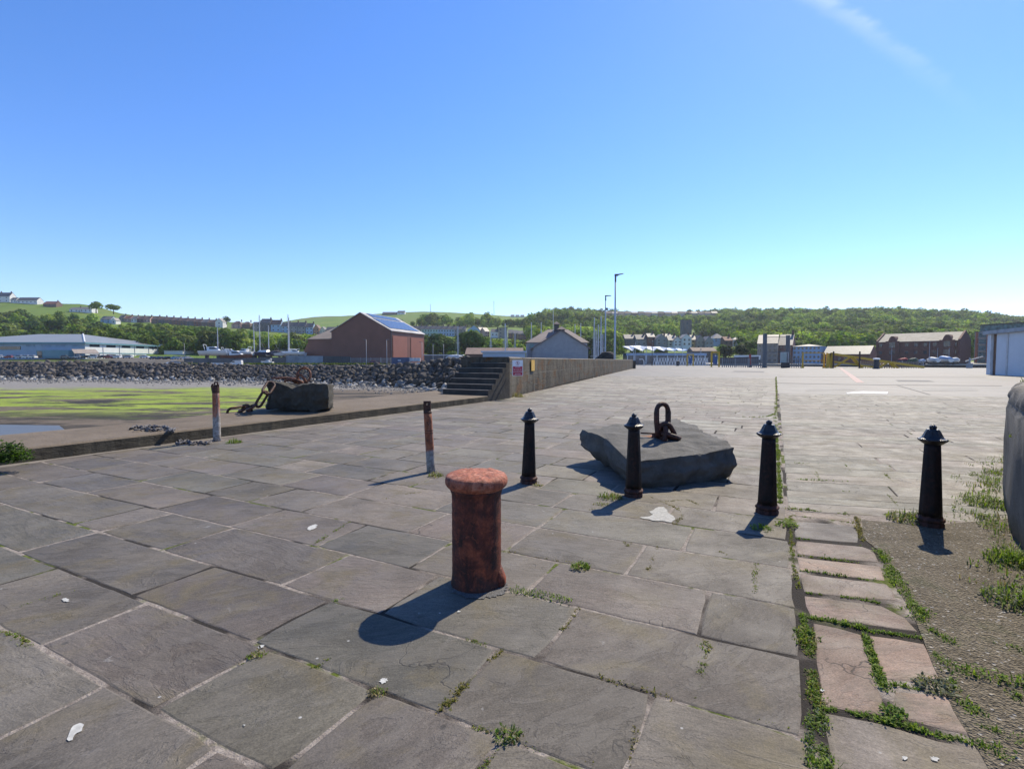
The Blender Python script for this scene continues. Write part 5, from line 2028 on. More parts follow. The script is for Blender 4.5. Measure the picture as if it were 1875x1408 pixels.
def tree(name, label, px, Y, w_px, top_px, base_px=None, col=(.07, .12, .02), nleaf=700, group=None, seed=0, trunk=True, conifer=False, flat=.85):
    p = at(px, Y) if base_px is None else P(px, base_px, Y)
    top_ = P(px, top_px, Y).z
    r_ = w_px / 2 * Y / F
    H_ = top_ - p.z
    t = thing(name, label, 'tree', p, group)
    rg = np.random.default_rng(100 + seed)
    if conifer:
        n_ = nleaf
        zt = rg.uniform(0.05, 1, n_) ** .8
        ang = rg.uniform(0, 6.283, n_)
        rr_ = (1 - zt) * rg.uniform(.5, 1.05, n_) + .04
        pos_ = np.stack([np.cos(ang) * rr_ * r_, np.sin(ang) * rr_ * r_, zt * H_], 1)
        d1 = rg.normal(size=(n_, 3))
        d1 /= np.linalg.norm(d1, axis=1)[:, None]
        d2 = np.cross(d1, rg.normal(size=(n_, 3)))
        d2 /= np.linalg.norm(d2, axis=1)[:, None]
        s_ = .12 * r_ + .25
        V = np.stack([pos_ - d1 * s_, pos_ - d2 * s_ * .6, pos_ + d1 * s_, pos_ + d2 * s_ * .6], 1).reshape(-1, 3) + np.array(p)
        tn = rg.uniform(.7, 1.3, n_)
    else:
        V, tn = crown_leaves(rg, nleaf, 8, flat, .115)
        ch_ = H_ * (.8 if trunk else .98)
        V = V * np.array([r_ * 1.02, r_ * 1.02, ch_ / 1.75]) + np.array([p.x, p.y, p.z + H_ - ch_ * .56])
    o = np_build('crown', V, np.arange(len(V)).reshape(-1, 4), tn[:, None] * np.array(col)[None, :] * 1.55, M_LEAF, tuple(p), t)
    mb = MB()
    mb.tube([p + Vector((0, 0, -.4)), p + Vector((.1, 0, H_ * .3)), p + Vector((-.1, .1, H_ * .62))], [H_ * .035 + .08, H_ * .026 + .05, H_ * .012 + .02], 8)
    for k in range(4):
        a = k * 1.6 + seed
        b = p + Vector((0, 0, H_ * (.3 + .06 * k)))
        mb.tube([b, b + Vector((math.cos(a) * r_ * .3, math.sin(a) * r_ * .3, H_ * .14)), b + Vector((math.cos(a) * r_ * .55, math.sin(a) * r_ * .55, H_ * .3))], [H_ * .014 + .03, H_ * .009 + .02, H_ * .004 + .01], 6)
    mb.build('trunk', M_BARK, t)
    return t


GT = 'single trees among the houses'
tree('tree', 'round bright green tree on the left skyline between white houses', 176, 560, 26, 550, 573, (.105, .15, .025), 500, GT, 1)
tree('tree', 'second skyline tree, right of the round bright green one', 208, 560, 26, 555, 575, (.095, .135, .028), 500, GT, 2)
tree('tree', 'dark skyline tree between the pale gable house and the hipped roofs', 415, 545, 16, 577, 594, (.04, .065, .015), 400, GT, 3)
tree('tree', 'dark rounded tree clump standing alone on the right skyline', 1408, 905, 24, 566, 577, (.035, .06, .022), 500, GT, 4)
tree('tree', 'small dark skyline tree right of the rounded clump', 1427, 905, 13, 568, 577, (.035, .06, .022), 350, GT, 5)
tree('conifer', 'dark pointed conifer standing out of the wooded skyline', 1595, 850, 9, 567, 580, (.02, .035, .02), 500, GT, 6, True, True)
tree('tree', 'large bright yellow green tree behind the lamp posts', 1116, 300, 52, 598, 664, (.12, .17, .022), 1500, GT, 7)
tree('tree', 'dark tree left of the large bright tree, behind the grey gabled house', 1078, 330, 40, 612, 660, (.05, .085, .018), 900, GT, 8)
tree('tree', 'dark broad tree right of the brown shed, left one of two', 812, 290, 66, 609, 662, (.042, .075, .018), 1500, GT, 9)
tree('tree', 'mid green tree below the coloured terrace, right one of two', 862, 300, 60, 600, 662, (.055, .095, .02), 1500, GT, 10)
tree('tree', 'dark round tree in front of the grey town roofs, left of the red post', 1328, 262, 30, 628, 666, (.025, .035, .02), 800, GT, 11)
tree('tree', 'green tree above the pale harbour sheds, left of the gate', 1372, 285, 46, 620, 662, (.05, .085, .018), 900, GT, 12)
tree('tree', 'lighter green rounded bush left of the gate posts', 1382, 250, 22, 636, 660, (.095, .14, .03), 600, GT, 13, False)
tree('tree', 'dark spreading tree beside the gate, behind the red post', 1357, 255, 30, 626, 662, (.03, .045, .018), 700, GT, 14)
tree('tree', 'green tree between the brick warehouse and the modern flats', 1771, 330, 34, 612, 660, (.075, .12, .024), 800, GT, 15)
tree('tree', 'light green bush beside the pale low roof left of the brick warehouse', 1597, 300, 18, 622, 655, (.085, .13, .026), 500, GT, 16)
tree('tree', 'bright round shrub in front of the blue wall of the long shed', 112, 245, 17, 644, 657, (.09, .14, .02), 400, GT, 17, False)
tree('tree', 'small bright bush beside the pale annex of the long shed', 305, 290, 24, 628, 655, (.11, .155, .025), 500, GT, 18, False)
tree('tree', 'light green bush behind the white sheds right of the brown boat shed', 827, 235, 24, 640, 660, (.10, .15, .03), 500, GT, 19, False)
tree('tree', 'tall dark tree in the slope above the long shed', 112, 395, 52, 579, 620, (.04, .065, .016), 1200, GT, 20)
tree('tree', 'young bright green tree near the white pavilion roofs', 1152, 232, 18, 650, 666, (.10, .15, .03), 400, GT, 21, False)
# ================================================================= buildings
def RM(name, col, rough=.8, scale=.6, var=.3):
    return plain(name, col, rough, scale, var)


M_SLATE = RM('slate_roof', (.10, .095, .095), .6, .8, .3)
M_SLATEP = RM('pale_slate_roof', (.24, .225, .205), .6, .9, .3)
M_BROWNR = RM('brown_tile_roof', (.15, .10, .08), .8, .8, .3)
M_REDR = RM('red_tile_roof', (.20, .085, .06), .8, .8, .3)
M_CHIM = RM('chimney_brick', (.13, .08, .06), .9, 2, .3)
M_GLASS = glassm('window_glass', (.035, .045, .06), .1)
M_WFRAME = RM('white_frame', (.65, .65, .66), .5, 2, .1)
WALLC = {'white': (.66, .66, .64), 'cream': (.58, .52, .40), 'yellow': (.55, .44, .22), 'grey': (.26, .255, .25), 'brick': (.20, .085, .06), 'brown': (.16, .105, .08), 'mint': (.38, .52, .47), 'blue': (.30, .42, .55), 'stone': (.28, .25, .21), 'pink': (.5, .33, .27), 'dark': (.12, .11, .11), 'orange': (.42, .22, .12), 'sand': (.42, .35, .26)}


def WM(k):
    return RM('render_' + k, WALLC[k], .85, .35, .12)


HB = []


def house(name, label, x0, x1, yb, ye, yr, Y, wall='white', roof=None, depth=8.0, gable='side', chim=1, wins=(2, 2), group=None, cat='house', skew=0.0, found=3.0, over=.35, wmat=None, fit=None, Y1=None):
    global LF
    fit = (Y > 400) if fit is None else fit
    """a house whose front spans photo columns x0..x1 at distance Y; rows: base, eave, ridge"""
    if fit:
        dy = ypx(at((x0 + x1) / 2, Y)) - yb
        yb, ye, yr = yb + dy, ye + dy, yr + dy
    HB.append((x0, x1, yb, Y))
    a, b = P(x0, yb, Y), P(x1, yb, Y if Y1 is None else Y1)
    b.y += skew
    zb = (a.z + b.z) / 2
    Ym = Y if Y1 is None else (Y + Y1) / 2
    ze = P((x0 + x1) / 2, ye, Ym).z
    zr = P((x0 + x1) / 2, yr, Ym + (depth / 2 if gable != 'front' else 0)).z
    w = Vector((b.x - a.x, b.y - a.y, 0))
    W = w.length
    ux = w / W
    uy = Vector((-ux.y, ux.x, 0))
    o = Vector((a.x, a.y, zb))
    t = thing(name, label, cat, (a + b) / 2, group)
    t.location.z = zb
    roof = roof or M_SLATE
    q = lambda x, y, z: Vector((o.x, o.y, 0)) + ux * x + uy * y + Vector((0, 0, z))
    hw = ze
    mb = MB()
    D = depth
    LF = (q, W, D, zb, ze, zr)
    if gable == 'side':
        mb.hull([q(0, 0, zb - found), q(W, 0, zb - found), q(W, D, zb - found), q(0, D, zb - found)], [q(0, 0, ze), q(W, 0, ze), q(W, D, ze), q(0, D, ze)])
        for x in (0.0, W):
            mb.poly([q(x, 0, ze), q(x, D, ze), q(x, D / 2, zr - .05)])
    elif gable == 'front':
        mb.hull([q(0, 0, zb - found), q(W, 0, zb - found), q(W, D, zb - found), q(0, D, zb - found)], [q(0, 0, ze), q(W, 0, ze), q(W, D, ze), q(0, D, ze)])
        for y in (0.0, D):
            mb.poly([q(0, y, ze), q(W, y, ze), q(W / 2, y, zr - .05)])
    else:
        mb.hull([q(0, 0, zb - found), q(W, 0, zb - found), q(W, D, zb - found), q(0, D, zb - found)], [q(0, 0, ze), q(W, 0, ze), q(W, D, ze), q(0, D, ze)])
    wl = mb.build('wall', wmat or WM(wall), t)
    mb = MB()
    e = over
    th = .18
    if gable == 'side':
        k = (zr - ze) / (D / 2)
        for s0, s1 in ((-e, D / 2), (D + e, D / 2)):
            z0 = ze - k * e
            mb.hull([q(-.12, s0, z0 + .02), q(W + .12, s0, z0 + .02), q(W + .12, s1, zr + .02), q(-.12, s1, zr + .02)], [q(-.12, s0, z0 + th), q(W + .12, s0, z0 + th), q(W + .12, s1, zr + th), q(-.12, s1, zr + th)])
    elif gable == 'front':
        k = (zr - ze) / (W / 2)
        for s0, s1 in ((-e, W / 2), (W + e, W / 2)):
            z0 = ze - k * e
            mb.hull([q(s0, -.2, z0 + .02), q(s0, D, z0 + .02), q(s1, D, zr + .02), q(s1, -.2, zr + .02)], [q(s0, -.2, z0 + th), q(s0, D, z0 + th), q(s1, D, zr + th), q(s1, -.2, zr + th)])
    elif gable == 'hip':
        hpx = min(W, D) * .42
        r0, r1 = (q(hpx, D / 2, zr), q(W - hpx, D / 2, zr)) if W >= D else (q(W / 2, hpx, zr), q(W / 2, D - hpx, zr))
        c = [q(-e, -e, ze), q(W + e, -e, ze), q(W + e, D + e, ze), q(-e, D + e, ze)]
        if W >= D:
            mb.add(c + [r0, r1], [(0, 1, 5, 4), (1, 2, 5), (2, 3, 4, 5), (3, 0, 4), (3, 2, 1, 0)])
        else:
            mb.add(c + [r0, r1], [(0, 1, 4), (1, 2, 5, 4), (2, 3, 5), (3, 0, 4, 5), (3, 2, 1, 0)])
    else:
        mb.hull([q(-e, -e, ze + .02), q(W + e, -e, ze + .02), q(W + e, D + e, ze + .02), q(-e, D + e, ze + .02)], [q(-e, -e, ze + .3), q(W + e, -e, ze + .3), q(W + e, D + e, ze + .3), q(-e, D + e, ze + .3)])
    rf = mb.build('roof', roof, t)
    for k in range(chim):
        x = (.12, .88, .5)[k] * W if chim > 1 else .9 * W
        c = q(x, D / 2 if gable != 'front' else D * .55, zr + .55 if gable != 'front' else zr + .1)
        mb = MB()
        mb.box(c.x, c.y, c.z - .2, 1.0, .75, 2.0, math.atan2(ux.y, ux.x))
        mb.box(c.x, c.y, c.z + .88, 1.18, .9, .16, math.atan2(ux.y, ux.x))
        for dx in (-.25, .25):
            mb.box(c.x + dx * ux.x, c.y + dx * ux.y, c.z + 1.15, .22, .22, .4)
        mb.build('chimney', M_CHIM, rf)
    nc, nr = wins
    if nc and nr:
        H = ze - zb
        for r in range(nr):
            for c in range(nc):
                cx = W * (c + .5) / nc
                cz = zb + H * (r + .55) / nr
                ww, wh = min(1.2, W / nc * .5), min(1.5, H / nr * .52)
                mb = MB()
                mb.hull([q(cx - ww / 2, -.06, cz - wh / 2), q(cx + ww / 2, -.06, cz - wh / 2), q(cx + ww / 2, .02, cz - wh / 2), q(cx - ww / 2, .02, cz - wh / 2)],
                        [q(cx - ww / 2, -.06, cz + wh / 2), q(cx + ww / 2, -.06, cz + wh / 2), q(cx + ww / 2, .02, cz + wh / 2), q(cx - ww / 2, .02, cz + wh / 2)])
                mb.build('window', M_GLASS, wl)
    return t


# ---- houses along the left ridge
house('house', 'pale house with two chimneys at the left end of the skyline', -6, 18, 552, 541, 534.5, 645, 'white', chim=2, depth=9)
house('house', 'small white house right of the leftmost skyline house', 19, 30, 550.5, 544, 540.5, 640, 'white', chim=0, wins=(2, 1), depth=7)
house('house', 'long white bungalow with dark slate roof on the left skyline', 31, 68, 550, 543.5, 538.5, 640, 'white', chim=0, wins=(5, 1), depth=9)
house('house', 'low house with red brown roof on the left skyline', 79, 103, 554.5, 549.5, 545, 630, 'brown', M_REDR, chim=1, wins=(3, 1), depth=9)
house('house', 'white bungalow left of its twin below the skyline trees', 127, 144, 562, 557, 553.5, 600, 'white', M_SLATEP, chim=1, wins=(2, 1), depth=9)
house('house', 'white bungalow right of its twin below the skyline trees', 146, 168, 565, 559, 555.5, 600, 'white', M_SLATEP, chim=1, wins=(3, 1), depth=9)
house('house', 'detached blue grey house with white gable beside the skyline trees', 184, 203, 574, 567.5, 562, 545, 'blue', M_SLATEP, chim=0, depth=9)
house('house', 'small white gabled house against the blue grey detached one', 203.5, 212, 574, 568, 563.5, 546, 'white', M_SLATEP, chim=0, gable='front', wins=(1, 1), depth=7)
for k, (x, w, wall, roof, lab) in enumerate([(218, 9, 'stone', M_SLATE, 'stone cottage with slate roof, first of the stepped row right of the skyline trees'), (228, 11, 'pink', M_REDR, 'pink cottage with red roof in the stepped row right of the skyline trees'),
                                          (240, 10, 'white', M_SLATEP, 'white cottage in the stepped row right of the skyline trees'), (251, 11, 'brown', M_BROWNR, 'brown cottage in the stepped row right of the skyline trees'), (263, 12, 'pink', M_BROWNR, 'pale pink cottage ending the stepped row beside the long terrace')]):
    yb = 577.5 + (x - 218) * .16
    house('house', lab, x, x + w, yb, yb - 6.5, yb - 11, 575, wall, roof, chim=1, wins=(2, 1))
ORD = ['first', 'second', 'third', 'fourth', 'fifth', 'sixth', 'seventh', 'eighth', 'ninth', 'tenth', 'eleventh', 'twelfth', 'thirteenth', 'fourteenth']
for k in range(9):
    x = 277 + k * 13
    yb = 584 + k * .75
    house('terraced_house', '%s brown terraced house from the left in the long chimneyed row on the skyline' % ORD[k], x, x + 12.9, yb, yb - 8, yb - 13, 565, ['brown', 'dark', 'brown', 'brick', 'brown', 'dark', 'brick', 'brown', 'brown'][k], M_BROWNR if k != 7 else M_SLATEP, chim=1, wins=(2, 2), group='terraced houses of the long ridge row')
house('house', 'pale grey gable house ending the long chimneyed row', 394.5, 408, 592, 580.5, 574, 556, 'white', M_SLATEP, gable='front', chim=0, wins=(1, 2))
house('house', 'left one of two brown hipped houses above the boatyard', 424, 441, 588.5, 581, 575.5, 560, 'pink', M_BROWNR, gable='hip', chim=1)
house('house', 'right one of two brown hipped houses above the boatyard', 442, 458, 589.5, 582, 577, 558, 'brown', M_BROWNR, gable='hip', chim=1)
MIDROW = [(462, 476, 594, 582, 577.5, 'stone', M_SLATE, 'side', 'narrow stone house left of the tall dark gable above the yacht masts'), (477, 495, 601, 585, 578, 'dark', M_SLATE, 'side', 'tall dark house with big chimney behind the tallest left mast'), (496, 514, 603, 589, 581, 'blue', M_BROWNR, 'side', 'blue grey house with brown roof between the two mast groups'),
          (515, 530, 604, 592, 585.5, 'blue', M_SLATE, 'side', 'pale blue house left of the right mast pair'), (531, 545, 604, 591, 584, 'grey', M_SLATE, 'side', 'grey house behind the right mast pair'), (546, 559, 604, 590.5, 583, 'grey', M_SLATE, 'side', 'grey terrace house right of the right mast pair'), (560, 573, 603.5, 590.5, 583.5, 'blue', M_SLATE, 'side', 'blue terrace house next to the orange gable'),
          (574, 584, 602, 590.5, 584, 'orange', M_BROWNR, 'front', 'orange gabled house above the lower brown roof'), (585, 596, 599.5, 592, 585, 'cream', M_SLATE, 'front', 'cream gabled house with white bargeboards above the lower brown roof'), (597, 618, 601, 592.5, 587, 'pink', M_SLATE, 'side', 'pinkish house left of the brown shed gable'), (619, 637, 600, 593, 588, 'blue', M_BROWNR, 'side', 'blue fronted house partly hidden by the brown shed')]
for x0, x1, yb, ye, yr, wl_, rf_, g_, lab in MIDROW:
    house('house', lab, x0, x1, yb, ye, yr, 520, wl_, rf_, gable=g_, chim=1 if g_ == 'side' else 0, wins=(2, 2))
house('farmhouse', 'long dark farm building on the green hilltop behind the brown shed', 700, 727, 573, 570, 567.5, 1010, 'dark', M_SLATE, chim=0, wins=(0, 0), cat='farm building', depth=10)
house('farmhouse', 'white farmhouse with grey roof on the green hilltop', 727.5, 741, 573, 569.5, 566.5, 1010, 'white', M_SLATE, chim=0, wins=(2, 1), cat='farm building', depth=10)
TER = [('sand', 752, 'cream terrace house half hidden by the shed roof'), ('cream', 762, 'cream terrace house left of the mint ones'), ('mint', 772, 'left mint green terrace house'), ('mint', 782, 'middle mint green terrace house'), ('mint', 792, 'right mint green terrace house'), ('blue', 802, 'first blue terrace house right of the mint ones'), ('blue', 812, 'second blue terrace house from the left'), ('blue', 822, 'third blue terrace house from the left'), ('grey', 832, 'grey terrace house right of the blue ones'), ('stone', 843, 'stone terrace house at the right end of the coloured row')]
for wl_, x, lab in TER:
    house('terraced_house', lab + ' in the coloured row', x, x + 9.9, 608, 595, 589.5, 515, wl_, M_SLATE, chim=1, wins=(2, 2), group='coloured terraced houses')
house('house', 'blue grey gable end house right of the coloured row', 856, 879, 610, 597, 588, 505, 'blue', M_SLATEP, gable='front', chim=0, wins=(2, 2))
for k, x in enumerate((880, 888)):
    house('terraced_house', ('left' if k == 0 else 'right') + ' pinkish brick house with lit roof beside the blue grey gable', x, x + 7.9, 611, 599, 592.5, 506 - 3 * k, 'pink', M_SLATEP, chim=0, wins=(2, 2), skew=4)
house('house', 'low white and grey house between pink brick houses and stone tower house', 899, 912, 610.5, 599, 594, 500, 'white', M_SLATE, chim=1, wins=(2, 1))
house('house', 'tall flat topped stone tower house in the middle terrace', 912.5, 929, 611, 592, 591, 498, 'stone', M_SLATE, gable='flat', chim=0, wins=(2, 3))
for k, (x, w) in enumerate(((930.5, 9), (940, 8), (948.5, 8), (957, 7))):
    house('terraced_house', ORD[k] + ' red brick house from the left beside the stone tower house', x, x + w, 612 + k * .6, 602 + k * .8, 596 + k * 1.0, 498 - 4 * k, 'brick', M_SLATEP, chim=0, wins=(2, 2), group='red brick houses by the tower house')
# ---- far ridge roofs
for k in range(17):
    x = 1108 + k * 12.2
    house('house', 'small far house with dark roof in the skyline row above the woods', x, x + 11, 577.5, 573.6 + .3 * math.sin(k), 570.6 + .5 * math.sin(k * 2.2), 1075, ['brown', 'stone', 'pink', 'grey'][k % 4], [M_BROWNR, M_SLATE, M_BROWNR][k % 3], chim=0, wins=(0, 0), group='far skyline houses', depth=11, fit=False, found=8)
for k in range(3):
    house('house', 'tiny white house in the row at the right end of the green hilltop', 935 + k * 9, 942 + k * 9, 579, 576.6, 574.6, 1040, 'white', M_SLATE, chim=0, wins=(0, 0), group='tiny hilltop houses', depth=8)
# ---- church tower and old town
TW = [(1249, 1267, 616, 585, 584, 470)]
t = house('church_tower', 'square dark stone church tower standing out of the woods', 1251, 1266.5, 607, 587.5, 587, 470, 'dark', M_SLATE, depth=9, gable='flat', chim=0, wins=(0, 0), cat='tower', over=.1, fit=False, found=20)
a, b = P(1251, 587.5, 470), P(1266.5, 587.5, 470)
mb = MB()
wv = (b - a).length
for k in range(5):
    for yy_ in (0, 9):
        mb.box(a.x + wv * (k + .5) / 5, 470 + yy_, a.z + .75, wv / 5 * .55, .5, .9)
for k in range(5):
    for xx_ in (a.x + .2, b.x - .2):
        mb.box(xx_, 470 + 9 * (k + .5) / 5 * .97 + .13, a.z + .75, .5, .9, .9)
mb.build('battlements', WM('dark'), t)
mb = MB()
for zf in (592, 600):
    c = P(1258.5, zf, 469.95)
    mb.box(c.x, c.y, c.z, 1.4, .1, 2.6)
mb.build('louvre', M_GLASS, t)
TOWN = [(1144, 1164, 632, 620, 613, 345, 'dark', M_SLATE, 'side', 'dark grey town house at the left end of the old town roofs'), (1165, 1184, 632, 621, 613, 342, 'grey', M_SLATE, 'side', 'grey shaded town house left of the red brown one'), (1186, 1199.5, 628, 617, 611, 340, 'brick', M_SLATEP, 'side', 'red brown town house with lit roof'),
        (1201, 1222, 632, 621, 612, 335, 'grey', M_SLATE, 'front', 'grey gable fronted town house with dark doorway'), (1216, 1230, 622, 617, 612, 352, 'mint', M_SLATEP, 'side', 'pale town house with brightly lit roof behind the grey gable'), (1223.5, 1240, 634, 623, 614.5, 334, 'cream', M_SLATEP, 'side', 'cream town house left of the tall white one'), (1234, 1248, 634, 624, 617, 330, 'white', M_SLATEP, 'front', 'small white gabled town house'),
        (1249, 1266, 634, 619, 612, 328, 'white', M_SLATEP, 'front', 'tall white town house with lit roof in the old town'), (1266.5, 1275, 636, 622, 614, 332, 'yellow', M_SLATE, 'side', 'narrow yellow town house beside the tall white one'), (1275.5, 1290, 640, 624, 614, 328, 'stone', M_SLATE, 'front', 'brown stone town house with steep roof right of the yellow one'), (1291, 1306, 640, 625, 616, 326, 'grey', M_SLATEP, 'front', 'grey town house with steep roof near the round dark tree'),
        (1306, 1327, 626, 619.5, 611, 352, 'blue', M_SLATEP, 'hip', 'pale blue house with white roof among the trees'), (1327, 1341, 630, 623.5, 617, 345, 'brown', M_REDR, 'side', 'low house with red roof right of the pale blue one'), (1342, 1356, 628, 622, 618, 348, 'white', M_SLATEP, 'hip', 'small white house right of the red roofed one')]
for x0, x1, yb, ye, yr, Y, wl_, rf_, g_, lab in TOWN:
    house('house', lab, x0, x1, yb, ye, yr, Y, wl_, rf_, gable=g_, chim=1 if g_ != 'hip' else 0, wins=(2, 2), depth=9)
house('town_house', 'long dark brick quayside building behind the zigzag pavilion', 1268, 1312, 660, 643, 637, 250, 'dark', M_BROWNR, chim=0, wins=(6, 2), cat='building')
# ---- flats behind the gate
house('flats', 'grey brick block of flats with pale roof behind the left gate pillar', 1386, 1423, 665, 629, 614, 227, 'stone', M_SLATEP, gable='side', chim=0, wins=(4, 4), depth=16, cat='flats', Y1=223)
house('flats', 'darker block of flats with bay windows behind the right gate pillar', 1424.5, 1450, 665, 632, 613.5, 228, 'brick', M_SLATEP, gable='side', chim=1, wins=(3, 4), depth=16, cat='flats', Y1=225)
house('flats', 'long blue grey block of flats behind the yellow railing', 1451, 1502, 666, 634, 631, 226, 'blue', M_SLATE, gable='hip', chim=0, wins=(7, 4), depth=14, cat='flats', Y1=219)
# ---- low shed with pale roof behind the gangway
house('low_shed', 'low dark brick shed with long pale slate roof behind the yellow gangway', 1507, 1592, 668, 648.5, 634.5, 219, 'brick', M_SLATEP, chim=0, wins=(7, 1), depth=12, cat='shed', Y1=207)
house('low_shed', 'small white outbuilding between pale roofed shed and brick warehouse', 1593, 1602, 666, 649, 644, 214, 'white', M_SLATE, chim=0, wins=(1, 2), cat='shed')
# ---- brick warehouse
M_WBRICK = RM('warehouse_brick', (.125, .055, .042), .85, 1.2, .3)
M_LICHEN = RM('lichened_slate', (.235, .215, .18), .75, .5, .35)
wh = house('brick_warehouse', 'long dark red brick warehouse with two gabled dormers and lichened roof', 1604, 1756, 667, 625, 611, 238, 'brick', M_LICHEN, chim=0, wins=(9, 3), depth=16, cat='warehouse', wmat=M_WBRICK, Y1=214)
q, W, D, zb_, ze_, zr_ = LF
for f in ((1637 - 1604) / 152 * .96, (1737 - 1604) / 152 * .985):
    x = W * f
    hw2, pk_ = 2.6, ze_ + 2.5
    ring = [(-hw2, zb_ - 1), (hw2, zb_ - 1), (hw2, ze_ + .3), (hw2 - 1.0, ze_ + .3), (hw2 - 1.5, pk_ - .8), (.5, pk_), (-.5, pk_), (1.5 - hw2, pk_ - .8), (1.0 - hw2, ze_ + .3), (-hw2, ze_ + .3)]
    mb = MB()
    mb.loft([[q(x + u, -.5, z) for u, z in ring], [q(x + u, 6.5, z) for u, z in ring]])
    dm = mb.build('dormer_gable', M_WBRICK, wh)
    for zf, hh in ((.86, 2.4), (.52, 2.0)):
        mb = MB()
        zc_ = zb_ + (ze_ - zb_) * zf
        mb.hull([q(x - 1.1, -.56, zc_ - hh / 2), q(x + 1.1, -.56, zc_ - hh / 2), q(x + 1.1, -.48, zc_ - hh / 2), q(x - 1.1, -.48, zc_ - hh / 2)], [q(x - 1.1, -.56, zc_ + hh / 2), q(x + 1.1, -.56, zc_ + hh / 2), q(x + 1.1, -.48, zc_ + hh / 2), q(x - 1.1, -.48, zc_ + hh / 2)])
        mb.build('window', M_GLASS, dm)
for x in (.2, W - .2):
    pts = [(-.35, zb_ - 1), (-.35, ze_ + .5), (D / 2, zr_ + .7), (D + .35, ze_ + .5), (D + .35, zb_ - 1)]
    mb = MB()
    mb.loft([[q(x - .35, y, z) for y, z in pts], [q(x + .35, y, z) for y, z in pts]])
    mb.build('parapet_gable', M_WBRICK, wh)
# ---- modern flats at the right edge
M_TEAL = glassm('teal_glazing', (.08, .15, .17), .12)
fl = house('modern_flats', 'modern glass and brick block of flats behind the white hut', 1783, 1990, 668, 603.5, 603, 236, 'grey', RM('dark_flat_roof', (.07, .07, .075), .7), chim=0, wins=(0, 0), gable='flat', depth=15, cat='flats', wmat=RM('flats_render', (.24, .27, .29), .7, .4, .15), Y1=196, over=.1)
q, W, D, zb_, ze_, zr_ = LF
bodyf = [c for c in fl.children if c.name.startswith('wall')][0]


def fbox(x0, x1, y0, y1, z0, z1, name, mat, par):
    mb = MB()
    mb.hull([q(x0, y0, z0), q(x1, y0, z0), q(x1, y1, z0), q(x0, y1, z0)], [q(x0, y0, z1), q(x1, y0, z1), q(x1, y1, z1), q(x0, y1, z1)])
    return mb.build(name, mat, par)


fbox(1.2, W - 1, 1.2, D - 1, ze_ + .32, ze_ + 2.9, 'penthouse', M_TEAL, fl)
fbox(.6, W - .4, .4, D - .4, ze_ + 2.92, ze_ + 3.3, 'roof', RM('dark_flat_roof', (.07, .07, .075), .7), fl)
for x in (.5, 5.2, 10.5, 16.0, 22):
    fbox(x, x + 1.0, -.35, .1, zb_, ze_ - .1, 'pier', RM('orange_brick_pier', (.30, .11, .065), .85), fl)
H5 = (ze_ - zb_) / 5
for r in range(5):
    for x in (1.9, 6.6, 11.9, 17.4):
        zc_ = zb_ + H5 * (r + .5)
        fbox(x, x + 2.9, -.1, .05, zc_ - H5 * .33, zc_ + H5 * .33, 'window', M_TEAL, bodyf)
        fbox(x - .1, x + 3.0, -.95, -.12, zc_ - H5 * .42, zc_ - H5 * .36, 'balcony', RM('balcony_slab', (.4, .42, .44), .6), fl)
house('house', 'small cream building between brick warehouse and modern flats', 1758, 1772, 666, 644, 641, 226, 'sand', M_SLATE, chim=0, gable='flat', wins=(3, 2), depth=8, cat='building')

# ---- white store hut on the quay
hb = P(1805, 687, 55)
a = G(1805.5, 685.5)
a = Vector((a.x, a.y, 0))
ds = ray(1835, 690)
Y0 = a.y
H0 = P(1806, 607.5, Y0).z
H1 = P(1850, 606, Y0 - 5).z
hut = thing('store_hut', 'white flat roofed store hut with dark brown door at the right edge', 'hut', a)
M_HUT = RM('hut_panels', (.60, .63, .65), .55, .5, .08)
p1 = Vector((a.x, a.y, 0))
p2 = Vector((51.6, 51.6, 0))
dq = (p2 - p1).normalized()
p3 = p1 + dq * 26
nb = Vector((-dq.y, dq.x, 0))
if nb.x < 0:
    nb = -nb
mb = MB()
p0_, p4 = p1 + dq * .0, p3
hh = H0 - .35
mb.prism([p1, p1 + dq * 1.2, p1 + dq * 1.2 + nb * 7, p1 + nb * 7], -.02, hh)
mb.prism([p1 + dq * 2.1, p4, p4 + nb * 7, p1 + dq * 2.1 + nb * 7], -.02, hh)
mb.prism([p1 + dq * 1.2, p1 + dq * 2.1, p1 + dq * 2.1 + nb * 6.6, p1 + dq * 1.2 + nb * 6.6], 0.3, hh) if False else None
hw_ = mb.build('wall', M_HUT, hut)
mb = MB()
mb.prism([p1 + dq * 1.2 + nb * .12, p1 + dq * 2.1 + nb * .12, p1 + dq * 2.1 + nb * .3, p1 + dq * 1.2 + nb * .3], 0, hh)
mb.build('door', RM('brown_door', (.16, .085, .045), .7, 1.5), hut)
mb = MB()
c0 = p1 + dq * 1.05 - nb * .04
mb.box(c0.x, c0.y, hh / 2, .16, .16, hh, math.atan2(dq.y, dq.x))
mb.build('frame_post', RM('white_trim', (.7, .7, .7), .5), hut)
for k in (1, 4, 7):
    c0 = p1 + dq * (2.1 + k * 2.4) - nb * .03
    mb = MB()
    mb.box(c0.x, c0.y, hh / 2, .3, .07, hh - .1, math.atan2(dq.y, dq.x))
    mb.build('panel_joint', RM('panel_joint', (.52, .51, .49), .6), hut)
mb = MB()
e_ = .35
mb.prism([p1 - dq * e_ - nb * e_, p4 - nb * e_, p4 + nb * 7.3, p1 - dq * e_ + nb * 7.3], hh + .01, hh + .40)
mb.build('roof', RM('felt_roof_edge', (.33, .345, .35), .6, 1), hut)

